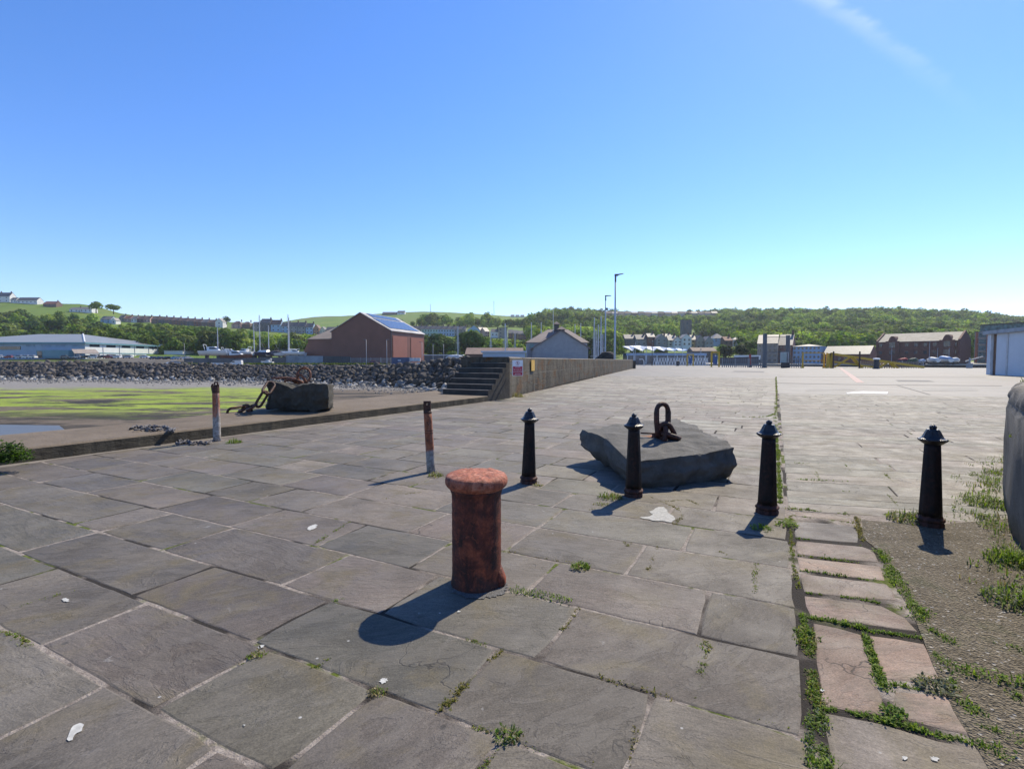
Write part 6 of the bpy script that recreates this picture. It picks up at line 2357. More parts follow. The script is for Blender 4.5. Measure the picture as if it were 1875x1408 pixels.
# ---- long blue and white shed on the left
M_BLUEC = RM('blue_cladding', (.25, .36, .47), .5, .25, .12)
M_WHITEC = RM('white_cladding', (.66, .68, .66), .5, .25, .06)
M_TEALT = RM('teal_trim', (.11, .24, .29), .5, .5, .12)
M_GREYROOF = RM('grey_sheet_roof', (.27, .285, .28), .45, .06, .1)
ls = thing('office_shed', 'big long shed with pale grey hipped roof, blue front and white right side', 'shed', Vector((-200, 240, 3)))
XA, XB, YA, YB_ = -275.0, P(155, 640, 240).x, 240.0, 303.0
zb_, ze_ = P(155, 657, 240).z, P(155, 627, 240).z
mb = MB()
mb.box((XA + XB) / 2, (YA + YB_) / 2, (zb_ - 2 + ze_) / 2, XB - XA, YB_ - YA, ze_ - zb_ + 2)
lw = mb.build('wall', M_BLUEC, ls)
mb = MB()
mb.box(XB + .1, (YA + YB_) / 2, (zb_ + ze_) / 2, .2, YB_ - YA - .1, ze_ - zb_ - .1)
rw = mb.build('side_cladding', M_WHITEC, ls)
mb = MB()
r0, r1 = P(72, 612, 271), P(150, 612, 271)
e = .8
c = [(XA - e, YA - e, ze_), (XB + e, YA - e, ze_), (XB + e, YB_ + e, ze_), (XA - e, YB_ + e, ze_)]
mb.add(c + [r0, r1], [(0, 1, 5, 4), (1, 2, 5), (2, 3, 4, 5), (3, 0, 4), (3, 2, 1, 0)])
mb.build('roof', M_GREYROOF, ls)
mb = MB()
mb.box((XA + XB) / 2, YA - e - .05, ze_ - .35, XB - XA + 2 * e, .25, .8)
mb.box(XB + e + .05, (YA + YB_) / 2, ze_ - .35, .25, YB_ - YA + 2 * e - .3, .8)
mb.build('fascia', M_TEALT, ls)
mb = MB()
a_, b_ = P(152, 612, 270.6), Vector((XB + e, YA - e, ze_))
mb.tube([a_ + Vector((0, 0, .1)), b_ + Vector((0, 0, .1))], .35, 6)
mb.build('hip_flashing', RM('pale_flashing', (.6, .6, .58), .5), ls)
for k in range(6):
    y = YA + (YB_ - YA) * (k + .55) / 6.3
    for zf, hh_ in ((.84, 1.5), (.17, 1.7)):
        mb = MB()
        mb.box(XB + .24, y, zb_ + (ze_ - zb_) * zf, .12, (YB_ - YA) / 6.3 * .58, hh_)
        mb.build('window', M_GLASS, rw)
mb = MB()
mb.box(XB + .24, (YA + YB_) / 2, zb_ + (ze_ - zb_) * .36, .1, YB_ - YA - 1, .5)
mb.build('string_band', M_TEALT, rw)
for k in (1, 2, 3, 4, 5):
    y = YA + (YB_ - YA) * k / 6.0
    mb = MB()
    mb.box(XB + .28, y, (zb_ + ze_) / 2, .14, .22, ze_ - zb_ - 1)
    mb.build('downpipe', RM('grey_pipe', (.25, .26, .28), .5), rw)
for px0, px1, y0, y1 in ((-20, 38, 634, 640),):
    a_, b_ = P(px0, y0, 240), P(px1, y1, 240)
    mb = MB()
    mb.box((a_.x + b_.x) / 2, 239.9, (a_.z + b_.z) / 2, b_.x - a_.x, .3, a_.z - b_.z)
    mb.build('window', M_GLASS, lw)
for px0, px1 in ((48, 64), (75, 92), (102, 119), (131, 147)):
    a_, b_ = P(px0, 631.5, 240), P(px1, 635, 240)
    mb = MB()
    mb.box((a_.x + b_.x) / 2, 239.95, (a_.z + b_.z) / 2, b_.x - a_.x, .16, a_.z - b_.z)
    mb.build('panel', RM('blue_panel', (.18, .28, .4), .5), lw)
a_, b_ = P(66, 641, 236), P(126, 656, 236)
mb = MB()
mb.box((a_.x + b_.x) / 2, 238, (a_.z + b_.z) / 2, b_.x - a_.x, 4, a_.z - b_.z)
po = mb.build('porch', M_TEALT, ls)
a_, b_ = P(68, 643, 235.9), P(77, 656, 235.9)
mb = MB()
mb.box((a_.x + b_.x) / 2, 235.95, (a_.z + b_.z) / 2, b_.x - a_.x, .2, a_.z - b_.z)
mb.build('door', M_GLASS, po)
mb = MB()
a_, b_, c_, d_ = P(131, 640.5, 236), P(175, 640.5, 238), P(182, 648, 233), P(136, 648, 231)
mb.hull([d_, c_, b_, a_], [v + Vector((0, 0, .3)) for v in (d_, c_, b_, a_)])
for v in (d_, c_):
    mb.tube([v, Vector((v.x, v.y, zb_ - .6))], .15, 6)
mb.build('canopy', RM('sand_canopy', (.36, .30, .24), .7), ls)
house('annex_hut', 'small white flat roofed annex right of the long shed', 301, 335, 656, 642.5, 642, 285, 'white', M_GREYROOF, gable='flat', chim=0, wins=(0, 0), depth=10, cat='annex', wmat=M_WHITEC)

# ---- brown boat shed with solar roof
M_BROWNC = NT('brown_cladding')
c_ = M_BROWNC.ramp(M_BROWNC.noise(.15, 4), (.35, (.15, .062, .042)), (.65, (.19, .08, .055)))
wv_ = M_BROWNC.n('ShaderNodeTexWave')
wv_.inputs['Scale'].default_value = 1.6
M_BROWNC.l(M_BROWNC.coord((1, 1, 0)), wv_.inputs['Vector'])
c_ = M_BROWNC.mix(1.0, c_, M_BROWNC.ramp(wv_.outputs['Fac'], (.2, .86), (.8, 1.1)), 'MULTIPLY')
M_BROWNC = M_BROWNC.done(c_, .55, .4)
sh_ = thing('boat_shed', 'tall brown clad boat shed with blue solar panels on its roof', 'shed', Vector((P(716.5, 668, 195).x, 195, 0)))
cC = Vector((P(716.5, 668, 195).x, 195, -.1))
dr = Vector((7.8, 28, 0)).normalized()
dl = Vector((-dr.y, dr.x, 0))
LN, WD = 29.0, 26.0
zE, zR = 13.0, 20.0
mb = MB()
sec = [(0, -1), (0, zE), (WD / 2, zR), (WD, zE), (WD, -1)]
mb.loft([[cC + dl * s + Vector((0, 0, z)) for s, z in sec], [cC + dl * s + dr * LN + Vector((0, 0, z)) for s, z in sec]])
bw = mb.build('wall', M_BROWNC, sh_)
mb = MB()
for s0 in (0, WD):
    sg = -1 if s0 == 0 else 1
    k = (zR - zE) / (WD / 2)
    o1, o2 = s0 + sg * .5, WD / 2
    z1_, z2_ = zE - .5 * k + .05, zR + .05
    q4 = [cC + dl * o1 - dr * .4 + Vector((0, 0, z1_)), cC + dl * o1 + dr * (LN + .4) + Vector((0, 0, z1_)), cC + dl * o2 + dr * (LN + .4) + Vector((0, 0, z2_)), cC + dl * o2 - dr * .4 + Vector((0, 0, z2_))]
    mb.hull(q4, [v + Vector((0, 0, .25)) for v in q4])
rf = mb.build('roof', RM('grey_purlin_roof', (.32, .30, .28), .5, .2), sh_)
M_SOLAR = NT('solar_panel')
br = M_SOLAR.n('ShaderNodeTexBrick')
br.offset = 0
br.inputs['Scale'].default_value = .55
br.inputs['Mortar Size'].default_value = .03
br.inputs['Brick Width'].default_value = 1.0
br.inputs['Row Height'].default_value = .6
M_SOLAR.l(M_SOLAR.coord((1, 1, 1), (0, 0, -math.atan2(dr.x, dr.y))), br.inputs['Vector'])
M_SOLAR = M_SOLAR.done(M_SOLAR.mix(br.outputs['Fac'], (.04, .05, .07), (.16, .17, .185)), .18, .6)
for s0, s1, l0, l1 in ((1.2, 8.6, 1.5, 27), (9.4, 12.3, 3, 26)):
    mb = MB()
    zz_ = lambda s: zE + s * (zR - zE) / (WD / 2) + .36
    q4 = [cC + dl * s + dr * l + Vector((0, 0, zz_(s))) for s, l in ((s0, l0), (s0, l1), (s1, l1), (s1, l0))]
    mb.hull(q4, [v + Vector((0, 0, .12)) for v in q4])
    mb.build('solar_panels', M_SOLAR, rf)
mb = MB()
nr_ = Vector((dr.y, -dr.x, 0))
for l in (1.2, LN * .56):
    q4 = [cC + nr_ * .06 + dr * x + Vector((0, 0, z)) for x, z in ((l, 0), (l + LN * .4, 0), (l + LN * .4, zE - 1.9), (l, zE - 1.9))]
    mb.hull(q4, [v + nr_ * .1 for v in q4])
    mb.build('sliding_door', RM('rust_red_door', (.26, .095, .06), .55, .3, .08), bw)
    mb = MB()
mb = MB()
mb.tube([cC + nr_ * .1 - dr * .05 + Vector((0, 0, 0)), cC + nr_ * .1 - dr * .05 + Vector((0, 0, zE))], .22, 6)
mb.build('corner_trim', RM('dark_trim', (.05, .035, .035), .5), bw)
# lower annex on its left
an = cC + dl * (WD + .05)
mb = MB()
W2 = 11.5
zA, zB_ = 10.0, 17.5
for_ = [an + dr * 1.0, an + dr * 1.0 + dl * W2, an + dr * 26 + dl * W2, an + dr * 26]
mb.hull([v + Vector((0, 0, -1)) for v in for_], [for_[0] + Vector((0, 0, zA)), for_[1] + Vector((0, 0, zA)), for_[2] + Vector((0, 0, zB_)), for_[3] + Vector((0, 0, zB_))])
mb.hull([an + dr * 1.5 + dl * (W2 + .02) + Vector((0, 0, -1)), an + dr * 1.5 + dl * (W2 + 4) + Vector((0, 0, -1)), an + dr * 20 + dl * (W2 + 4) + Vector((0, 0, -1)), an + dr * 20 + dl * (W2 + .02) + Vector((0, 0, -1))],
        [an + dr * 1.5 + dl * (W2 + .02) + Vector((0, 0, zA - .5)), an + dr * 1.5 + dl * (W2 + 4) + Vector((0, 0, 3)), an + dr * 20 + dl * (W2 + 4) + Vector((0, 0, 3)), an + dr * 20 + dl * (W2 + .02) + Vector((0, 0, zA + 2))])
ax = mb.build('side_annex', M_BROWNC, sh_)
mb = MB()
q4 = [for_[0] - dr * .4 + Vector((0, 0, zA)), for_[1] - dr * .4 + dl * .3 + Vector((0, 0, zA)), for_[2] + dl * .3 + Vector((0, 0, zB_ + .1)), for_[3] + Vector((0, 0, zB_ + .1))]
mb.hull(q4, [v + Vector((0, 0, .25)) for v in q4])
mb.build('roof', RM('weathered_brown_roof', (.17, .14, .11), .75, .15, .25), ax)

# ---- grey pebble dashed house with cupolas
M_PEB = RM('grey_pebbledash', (.30, .31, .32), .9, .8, .12)
gh = thing('gabled_building', 'grey pebbledashed building with brown roof and two louvred roof cupolas behind the wall', 'building', P(1027, 664, 150))
a, b, pk_ = P(977, 637, 150), P(1077, 637, 150), P(1028, 605.5, 150)
mb = MB()
zb_ = -3
sec = [(a.x, zb_), (b.x, zb_), (b.x, a.z), (pk_.x, pk_.z), (a.x, a.z)]
mb.loft([[(x, 150, z) for x, z in sec], [(x, 172, z) for x, z in sec]])
bw = mb.build('wall', M_PEB, gh)
mb = MB()
for s in (a.x - .6, b.x + .6):
    ze_ = a.z - .35
    q4 = [(s, 149.5, ze_), (s, 172, ze_), (pk_.x, 172, pk_.z + .05), (pk_.x, 149.5, pk_.z + .05)]
    mb.hull(q4, [(x, y, z + .3) for x, y, z in q4])
mb.build('roof', RM('brown_slate', (.165, .13, .12), .7, .5, .2), gh)
a, b = P(962, 627, 160), P(1079, 627, 160)
mb = MB()
mb.box((a.x + b.x) / 2, 168, (a.z - 3) / 2, b.x - a.x - 1.2, 15.9, a.z + 3 - .02)
wing = mb.build('rear_wing', M_PEB, gh)
mb = MB()
r0, r1 = P(1003, 603.5, 168), P(1040, 603.5, 168)
c = [(a.x, 159.6, a.z), (b.x, 159.6, a.z), (b.x, 176.5, a.z), (a.x, 176.5, a.z)]
mb.add(c + [r0, r1], [(0, 1, 5, 4), (1, 2, 5), (2, 3, 4, 5), (3, 0, 4), (3, 2, 1, 0)])
mb.build('roof', RM('brown_slate', (.165, .13, .12), .7, .5, .2), wing)
for px, y0, y1, y2, wv_, Yq in ((1028, 597.5, 603.5, 608, 17, 151.5), (1019, 588.5, 594, 606, 13, 167)):
    a, e_, b = P(px, y0, Yq), P(px, y1, Yq), P(px, y2, Yq)
    r_ = wv_ / 2 * Yq / F
    mb = MB()
    mb.box(a.x, Yq, (e_.z + b.z) / 2, r_ * 1.25, r_ * 1.25, e_.z - b.z)
    cu = mb.build('cupola', RM('dark_louvre', (.06, .06, .065), .7), gh)
    mb = MB()
    c = [(a.x + sx * r_, Yq + sy * r_, e_.z) for sx, sy in ((-1, -1), (1, -1), (1, 1), (-1, 1))]
    mb.add(c + [a], [(0, 1, 4), (1, 2, 4), (2, 3, 4), (3, 0, 4), (3, 2, 1, 0)])
    mb.build('cupola_roof', RM('brown_slate', (.165, .13, .12), .7, .5, .2), cu)
c = P(973.5, 633, 159.8)
mb = MB()
mb.box(c.x, 159.95, c.z, 1.3, .15, 1.3)
mb.build('window', RM('green_window', (.12, .25, .25), .3), wing)
house('low_building', 'long low building with brown roof behind the top of the steps', 852, 958, 664, 649, 638, 140, 'brown', M_BROWNR, chim=0, wins=(0, 0), depth=12, cat='building')
house('white_shed', 'long low pale blue flat roofed shed just behind the harbour wall', 884, 962, 664, 645.5, 644.5, 105, 'blue', RM('pale_blue_roof', (.52, .6, .68), .5, .3, .1), chim=0, wins=(0, 0), depth=6, gable='flat', cat='shed', wmat=RM('pale_blue_sheet', (.38, .47, .56), .5, .3, .1))
# ---- zigzag roofed pavilion across the harbour
pv = thing('harbour_pavilion', 'low glazed harbour pavilion with white zigzag roofs and columns', 'pavilion', P(1220, 667, 212))
zb_, zt_ = P(1200, 667, 212).z, P(1200, 646, 212).z
xa, xb = P(1148, 660, 212).x, P(1292, 660, 212).x
mb = MB()
mb.box((xa + xb) / 2, 216, (zb_ + zt_) / 2, xb - xa, 7.6, zt_ - zb_)
gw = mb.build('glazed_wall', glassm('pavilion_glass', (.05, .075, .12), .15), pv)
M_PVW = RM('pavilion_white', (.74, .74, .72), .5, .5, .06)
mb = MB()
mb.box((xa + xb) / 2, 211.9, P(1200, 649, 212).z, xb - xa + .6, .5, .9)
mb.build('beam', RM('pavilion_blue', (.30, .42, .58), .5), pv)
for k, (x0, x1, yt) in enumerate(((1150, 1161.5, 637), (1162.5, 1184, 636), (1185, 1203, 637.5), (1205, 1221, 638), (1222, 1240, 640), (1241, 1258, 641))):
    a, m, b = P(x0, yt + 2, 211), P(x0 + (x1 - x0) * .62, 643.5, 211), P(x1, yt + .5, 211)
    mb = MB()
    for p_, q_ in ((a, m), (m, b)):
        mb.hull([(p_.x, 210.4, p_.z), (q_.x, 210.4, q_.z), (q_.x, 221, a.z + 1.1), (p_.x, 221, a.z + 1.1)], [(p_.x, 210.4, p_.z + .3), (q_.x, 210.4, q_.z + .3), (q_.x, 221, a.z + 1.4), (p_.x, 221, a.z + 1.4)])
    mb.build('roof', M_PVW if k < 4 else RM('pavilion_blue_roof', (.35, .45, .6), .5), pv)
for px in (1149, 1161, 1183, 1203, 1222, 1240, 1262, 1278, 1291):
    c = P(px, 660, 211.8)
    mb = MB()
    mb.box(c.x, 211.9, (zb_ + zt_) / 2 - .3, .6 if px in (1183,) else .35, .3, zt_ - zb_ - .4)
    mb.build('column', M_PVW, pv)
# ================================================================= woodland
VV, TT = [[], []], [[], []]
rng = np.random.default_rng(2)
ntree = 0
Y = 290.0
while Y < 1120:
    sp_ = 7.6 if Y < 480 else 9.5 if Y < 700 else 12.5
    dpx = sp_ * F / Y
    px = -160.0 + rng.uniform(0, dpx)
    while px < 2030:
        q = px + rng.uniform(-.4, .4) * dpx
        yq = Y + rng.uniform(-.45, .45) * sp_
        p = at(q, yq)
        if rng.random() < wooded(q, yq, ypx(p)):
            big = rng.uniform(.6, 1.45)
            scrub = (q < 560 and noise.noise((p.x * .012, p.y * .012, 4)) > .05)
            r_ = (2.8 if scrub else 5.8 if yq < 700 else 8.6) * big
            h_ = r_ * (rng.uniform(.8, 1.0) if scrub else rng.uniform(.95, 1.35))
            hit = False
            for x0, x1, yb_, Yh in HB:              # keep the view of the houses above the slope
                m_ = r_ * F / yq * .8
                if yq < Yh and x0 - m_ < q < x1 + m_ and ypx(p) - h_ * 1.45 * F / yq < yb_ - 1.5:
                    hit = True
                    break
            if hit:
                px += dpx
                continue
            V, tn = CROWNS[rng.integers(10)]
            a = rng.uniform(0, 6.283)
            c, s_ = math.cos(a), math.sin(a)
            W = V * np.array([r_, r_, h_])
            W = np.stack([W[:, 0] * c - W[:, 1] * s_, W[:, 0] * s_ + W[:, 1] * c, W[:, 2]], 1) + np.array([p.x, p.y, p.z + h_ * .62])
            patch = noise.noise((p.x * .009, p.y * .009, 8))
            gi = rng.integers(7) if rng.random() < .6 else (3 if patch > .1 else 2 if patch < -.1 else 1)
            col = 1.15 * GREENS[gi] * rng.uniform(.6, 1.35) * (1 + .6 * patch + .5 * noise.noise((p.x * .028, p.y * .028, 3)))
            k = 0 if q < 760 else 1
            VV[k].append(W)
            TT[k].append(tn[:, None] * col[None, :])
            ntree += 1
        px += dpx
    Y += sp_ * .92
for k in (0, 1):
    V = np.vstack(VV[k])
    Q = np.arange(len(V)).reshape(-1, 4)
    o = np_build('woodland', V, Q, np.vstack(TT[k]), M_LEAF)
    o['kind'] = 'stuff'
    o['label'] = ('scrub and woodland on the slope behind the boatyard', 'dense woodland covering the hills behind the town')[k]
print('trees', ntree)




# ================================================================= sea haze
hm = bpy.data.materials.new('haze_air')
hm.use_nodes = True
ht = hm.node_tree
for n_ in list(ht.nodes):
    if n_.type == 'BSDF_PRINCIPLED':
        ht.nodes.remove(n_)
pv_ = ht.nodes.new('ShaderNodeVolumePrincipled')
pv_.inputs['Color'].default_value = (.78, .86, .95, 1)
pv_.inputs['Density'].default_value = HAZE
pv_.inputs['Anisotropy'].default_value = .3
ht.links.new(pv_.outputs[0], [n_ for n_ in ht.nodes if n_.type == 'OUTPUT_MATERIAL'][0].inputs['Volume'])
mb = MB()
mb.box(300, 1000, 70, 9600, 2900, 158)
hz_ = mb.build('haze', hm)
hz_['kind'] = 'stuff'
hz_['label'] = 'thin sea haze over harbour and hills'

# rough grass along the foot of the yard fences and the edge of the car park
n_ = 5200
px_ = rng.uniform(150, 720, n_)
V = []
for k in range(n_):
    yq = 184.5 + rng.uniform(-2.5, 2.0)
    d_ = ray(px_[k], 660)
    p = np.array([d_.x / d_.y * yq, yq, .1])
    if noise.noise((p[0] * .06, p[1] * .2, 2)) < -.05:
        continue
    s_ = rng.uniform(.12, .4)
    a_, e_ = rng.uniform(0, 6.28), rng.uniform(.2, .7)
    u_ = np.array([math.cos(a_), math.sin(a_), 0]) * s_
    V += [p - u_, p + u_, p + u_ * .7 + np.array([0, .1, e_]), p - u_ * .7 + np.array([0, .1, e_])]
V = np.array(V)
m_ = len(V) // 4
o = np_build('verge_grass', V, np.arange(len(V)).reshape(-1, 4), np.array([[.13, .17, .035]]) * rng.uniform(.5, 1.4, (m_, 1)), M_LEAF)
o['kind'] = 'stuff'
o['label'] = 'rough grass along the foot of the yard fences'
# ================================================================= poles, boats, vehicles, quay furniture
M_POLE = plain('pale_steel_pole', (.42, .46, .50), .45, 2, .12)
M_GREYP = plain('grey_pole', (.30, .31, .32), .5, 2, .12)
M_DARKP = plain('dark_pole', (.035, .035, .04), .5, 2, .12)
M_LAMPH = plain('lamp_head_grey', (.10, .11, .13), .5, 2, .1)
M_YEL = plain('yellow_paint', (.62, .37, .03), .5, 2, .2)
M_WHITEP = plain('white_gelcoat', (.72, .72, .70), .3, 1, .06)
M_ALU = plain('mast_aluminium', (.55, .56, .57), .4, 2, .1)


def lamp_post(label, px, yt, yb, Y, r=.09, arm=0.0, mat=None, group=None, name='street_lamp', twin=False, tilt=0.0, wide=0):
    b, t_ = P(px, yb, Y), P(px, yt, Y)
    t = thing(name, label, 'lamp post', b, group)
    mb = MB()
    H = t_.z - b.z
    mb.tube([b + Vector((0, 0, -.3)), b + Vector((0, 0, 1.2)), b + Vector((0, 0, H))], [r * 1.35, r * 1.2, r * .8], 10)
    mb.build('pole', mat or M_GREYP, t, smooth=True)
    mb = MB()
    top = b + Vector((0, 0, H))
    for sg in ((1, -1) if twin else (1,)):
        if arm:
            e = top + Vector((sg * arm, 0, .1 + tilt))
            mb.hull([top + Vector((-.12 * sg, -.1, -.12)), top + Vector((-.12 * sg, .1, -.12)), e + Vector((0, .14, -.05)), e + Vector((0, -.14, -.05))],
                    [top + Vector((-.12 * sg, -.1, .12)), top + Vector((-.12 * sg, .1, .12)), e + Vector((0, .14, .07)), e + Vector((0, -.14, .07))])
    if not arm:
        mb.lathe([(r * .8, 0), (.22, .08), (.24, .35), (.12, .5), (.03, .55)], 10, top)
    mb.build('lamp_head', M_LAMPH, t)
    return t


def post_loc(o):
    return o


# the two tall lamps behind the wall end
Yl = 76
b, tp = P(1125.5, 672, Yl), P(1125.5, 504, Yl)
lp = thing('tall_lamp', 'tallest pale lamp post with single slanted lamp head behind the wall', 'lamp post', Vector((b.x, b.y, 0)))
mb = MB()
mb.tube([Vector((b.x, b.y, -.1)), Vector((b.x, b.y, 3)), Vector((b.x, b.y, tp.z - 1.0))], [.16, .15, .115], 12)
mb.build('pole', M_POLE, lp, smooth=True)
mb = MB()
mb.tube([Vector((b.x, b.y, tp.z - 1.0)), Vector((b.x, b.y, tp.z - .25)), Vector((b.x - .05, b.y, tp.z))], [.125, .12, .12], 10)
mb.build('collar', M_LAMPH, lp, smooth=True)
mb = MB()
mb.tube([Vector((b.x - .12, b.y, tp.z + .02)), Vector((b.x + .5, b.y, tp.z + .1)), Vector((b.x + 1.15, b.y, tp.z + .22))], [.16, .1, .06], 8)
mb.tube([Vector((b.x + .05, b.y, tp.z - .25)), Vector((b.x + .45, b.y, tp.z + .02))], [.06, .05], 6)
mb.build('lamp_head', M_LAMPH, lp)
Yl = 102
b, tp = P(1108, 667, Yl), P(1108, 542, Yl)
lp = thing('tall_lamp', 'second tall lamp post with camera halfway up, left of the tallest one', 'lamp post', Vector((b.x, b.y, 0)))
mb = MB()
mb.tube([Vector((b.x, b.y, -.1)), Vector((b.x, b.y, 3)), Vector((b.x, b.y, tp.z - .9))], [.15, .14, .11], 12)
mb.build('pole', M_POLE, lp, smooth=True)
mb = MB()
mb.tube([Vector((b.x, b.y, tp.z - .9)), Vector((b.x, b.y, tp.z))], [.14, .11], 8)
mb.tube([Vector((b.x - .15, b.y, tp.z)), Vector((b.x + 1.1, b.y, tp.z + .06))], [.13, .08], 8)
mb.build('lamp_head', M_LAMPH, lp)
mb = MB()
c = P(1110.5, 566, Yl)
mb.box(c.x, c.y, c.z, .5, .4, .45)
mb.tube([c + Vector((.2, 0, .05)), c + Vector((.65, 0, .1)), c + Vector((.65, 0, -.3))], .05, 6)
mb.build('camera_unit', M_LAMPH, lp)

# lamps by the brown shed and along the harbour
for px, yt, yb, arm, lab in ((671, 622, 668, -1.0, 'slim lamp post in front of the middle of the dark shed gable'), (708.5, 622, 668, .9, 'slim lamp post in front of the right corner of the dark shed gable'), (773, 627, 668, -1.0, 'slim lamp post in front of the red brown shed doors'),
                             (793, 630, 666, .6, 'slim lamp post right of the brown shed, left one of two'), (812.5, 630, 666, -.6, 'slim lamp post right of the brown shed, right one of two')):
    lamp_post(lab, px, yt, yb, 184, .09, arm, M_GREYP, 'slim lamp posts at the boatyard')
for px, yt, yb, Y, lab in ((1160, 633, 667, 208, 'white lamp post left of the zigzag roofs'), (1163, 626, 667, 207, 'tall white lamp post with round head at the left zigzag roof'), (1183.5, 632, 667, 206, 'white lamp post between first and second big zigzag roof'), (1235.5, 639, 667, 206, 'white lamp post in the middle of the pavilion'), (1249.5, 640, 667, 206, 'white lamp post right of the middle of the pavilion'), (1283, 641, 667, 206, 'white lamp post at the right end of the pavilion'),
                           (1632, 638, 667, 204, 'grey lamp post in front of the left warehouse dormer'), (1701, 628, 667, 204, 'tall grey lamp post in front of the middle of the warehouse'), (1716, 640, 667, 204, 'short grey lamp post left of the right warehouse dormer'), (1737, 640, 667, 204, 'short grey lamp post under the right warehouse dormer')):
    lamp_post(lab, px, yt, yb, Y, .09, 0.0, M_POLE if px < 1400 else M_GREYP, 'harbour side lamp posts')
lamp_post('black ornate lamp post with globe lantern in front of the pavilion', 1194, 627, 667.5, 150, .1, 0.0, M_DARKP)
lamp_post('small grey lamp post behind the car park, right of the long shed', 338, 629, 655, 230, .08, -.8, M_GREYP)

# hilltop masts
for px, y0, y1, lab in ((789, 559, 573, 'lattice mast on the hilltop, left one of two'), (904.5, 553, 576, 'tall thin mast on the hilltop, right one of two')):
    b, t_ = P(px, y1, 1090), P(px, y0, 1090)
    g0 = at(px, 1090)
    t = thing('radio_mast', lab, 'mast', g0)
    mb = MB()
    for k in range(3):
        a = k * 2.094
        o = Vector((math.cos(a) * .7, math.sin(a) * .7, 0))
        mb.tube([g0 + o, Vector((g0.x, g0.y, t_.z)) + o * .35], [.2, .13], 5)
    nn_ = 9
    for k in range(nn_):
        z0 = g0.z + (t_.z - g0.z) * k / nn_
        z1 = g0.z + (t_.z - g0.z) * (k + 1) / nn_
        for j in range(3):
            a, c = j * 2.094, (j + 1) * 2.094
            mb.tube([Vector((g0.x + math.cos(a) * .6, g0.y + math.sin(a) * .6, z0)), Vector((g0.x + math.cos(c) * .55, g0.y + math.sin(c) * .55, z1))], .08, 4)
    mb.build('lattice', M_GREYP, t)
    mb = MB()
    mb.lathe([(.5, 0), (.55, .6), (.1, 2.2)], 8, Vector((g0.x, g0.y, t_.z)))
    mb.build('antenna', M_GREYP, t)

# flagpole on the gabled building
b, t_ = P(1013, 600, 166), P(1013, 566, 166)
fp = thing('flagpole', 'thin white flagpole rising behind the roof cupolas of the gabled building', 'flagpole', b)
mb = MB()
mb.tube([b + Vector((0, 0, -6)), t_], [.1, .06], 8)
mb.build('pole', M_WHITEP, fp)
mb = MB()
mb.lathe([(.02, 0), (.13, .1), (.13, .2), (.02, .3)], 10, t_)
mb.build('finial', M_WHITEP, fp)


# ---- boats
def hull_mb(L, B, D, z0=0.0, bow=.25, n=9):
    mb = MB()
    rings = []
    for k in range(n):
        s = k / (n - 1)
        x = -L / 2 + L * s
        w_ = B / 2 * (1 - max(0, (s - .45) / .55) ** 2.2) * (.86 + .14 * min(1, s / .3))
        w_ = max(w_, .03)
        sheer = D * (1 + bow * max(0, s - .3) ** 1.5)
        keel = D * (.12 + .55 * max(0, (s - .72) / .28) ** 2)
        rings.append([(x, -w_, z0 + sheer), (x, -w_ * .92, z0 + D * .55 + keel * .3), (x, -w_ * .45, z0 + keel + D * .05), (x, 0, z0 + keel - D * .1), (x, w_ * .45, z0 + keel + D * .05), (x, w_ * .92, z0 + D * .55 + keel * .3), (x, w_, z0 + sheer)])
    mb.loft(rings)
    return mb


def loc_xyz(name, label, px, yb, Y, rz, group=None, cat='boat'):
    p = P(px, yb, Y)
    return thing(name, label, cat, p, group, rz)


def yacht(label, px, yb, Y, L, rz, mast_y, col, group='yachts laid up in the boatyard', cradle=1.3, boom=True, zfix=None, name='sailing_yacht', cover=None):
    t = loc_xyz(name, label, px, yb, Y, rz, group)
    if zfix is not None:
        t.location.z = zfix
    z0 = cradle
    loc_part(hull_mb(L, L * .3, L * .13, z0), 'hull', col, t, angle=40)
    mb = MB()
    d = L * .13
    mb.hull([(-L * .28, -L * .09, z0 + d), (L * .14, -L * .07, z0 + d), (L * .14, L * .07, z0 + d), (-L * .28, L * .09, z0 + d)], [(-L * .24, -L * .07, z0 + d + L * .06), (L * .06, -L * .05, z0 + d + L * .055), (L * .06, L * .05, z0 + d + L * .055), (-L * .24, L * .07, z0 + d + L * .06)])
    loc_part(mb, 'cabin', M_WHITEP, t)
    ztop = P(px, mast_y, Y).z - t.location.z
    mb = MB()
    mb.tube([(L * .08, 0, z0 + d), (L * .08, 0, ztop)], [.2, .13], 8)
    H = ztop - z0 - d
    for zf, wv in ((.42, .9), (.7, .65)):
        mb.tube([(L * .08, -wv, z0 + d + H * zf), (L * .08, wv, z0 + d + H * zf)], .04, 5)
    loc_part(mb, 'mast', M_ALU, t)
    mb = MB()
    for yv in (-L * .12, L * .12):
        mb.tube([(L * .05, yv, z0 + d), (L * .08, 0, ztop - .2)], .02, 4)
    mb.tube([(L * .48, 0, z0 + d * 1.2), (L * .08, 0, ztop - .1)], .025, 4)
    mb.tube([(-L * .48, 0, z0 + d), (L * .08, 0, ztop - .1)], .02, 4)
    loc_part(mb, 'rigging', M_GREYP, t)
    if boom:
        mb = MB()
        mb.tube([(L * .08, 0, z0 + d + L * .12), (-L * .32, 0, z0 + d + L * .11)], [.16, .13], 7)
        loc_part(mb, 'boom', cover or plain('navy_sail_cover', (.03, .04, .09), .8), t)
    if cradle > .4:
        mb = MB()
        mb.box(0, 0, z0 * .5, L * .35, .12, z0 + .3)
        for xv in (-L * .25, L * .2):
            for yv in (-1, 1):
                mb.tube([(xv, yv * L * .16, -.1), (xv, yv * L * .1, z0 + d * .45)], .06, 5)
        loc_part(mb, 'keel_and_props', M_DARKP, t)
    return t


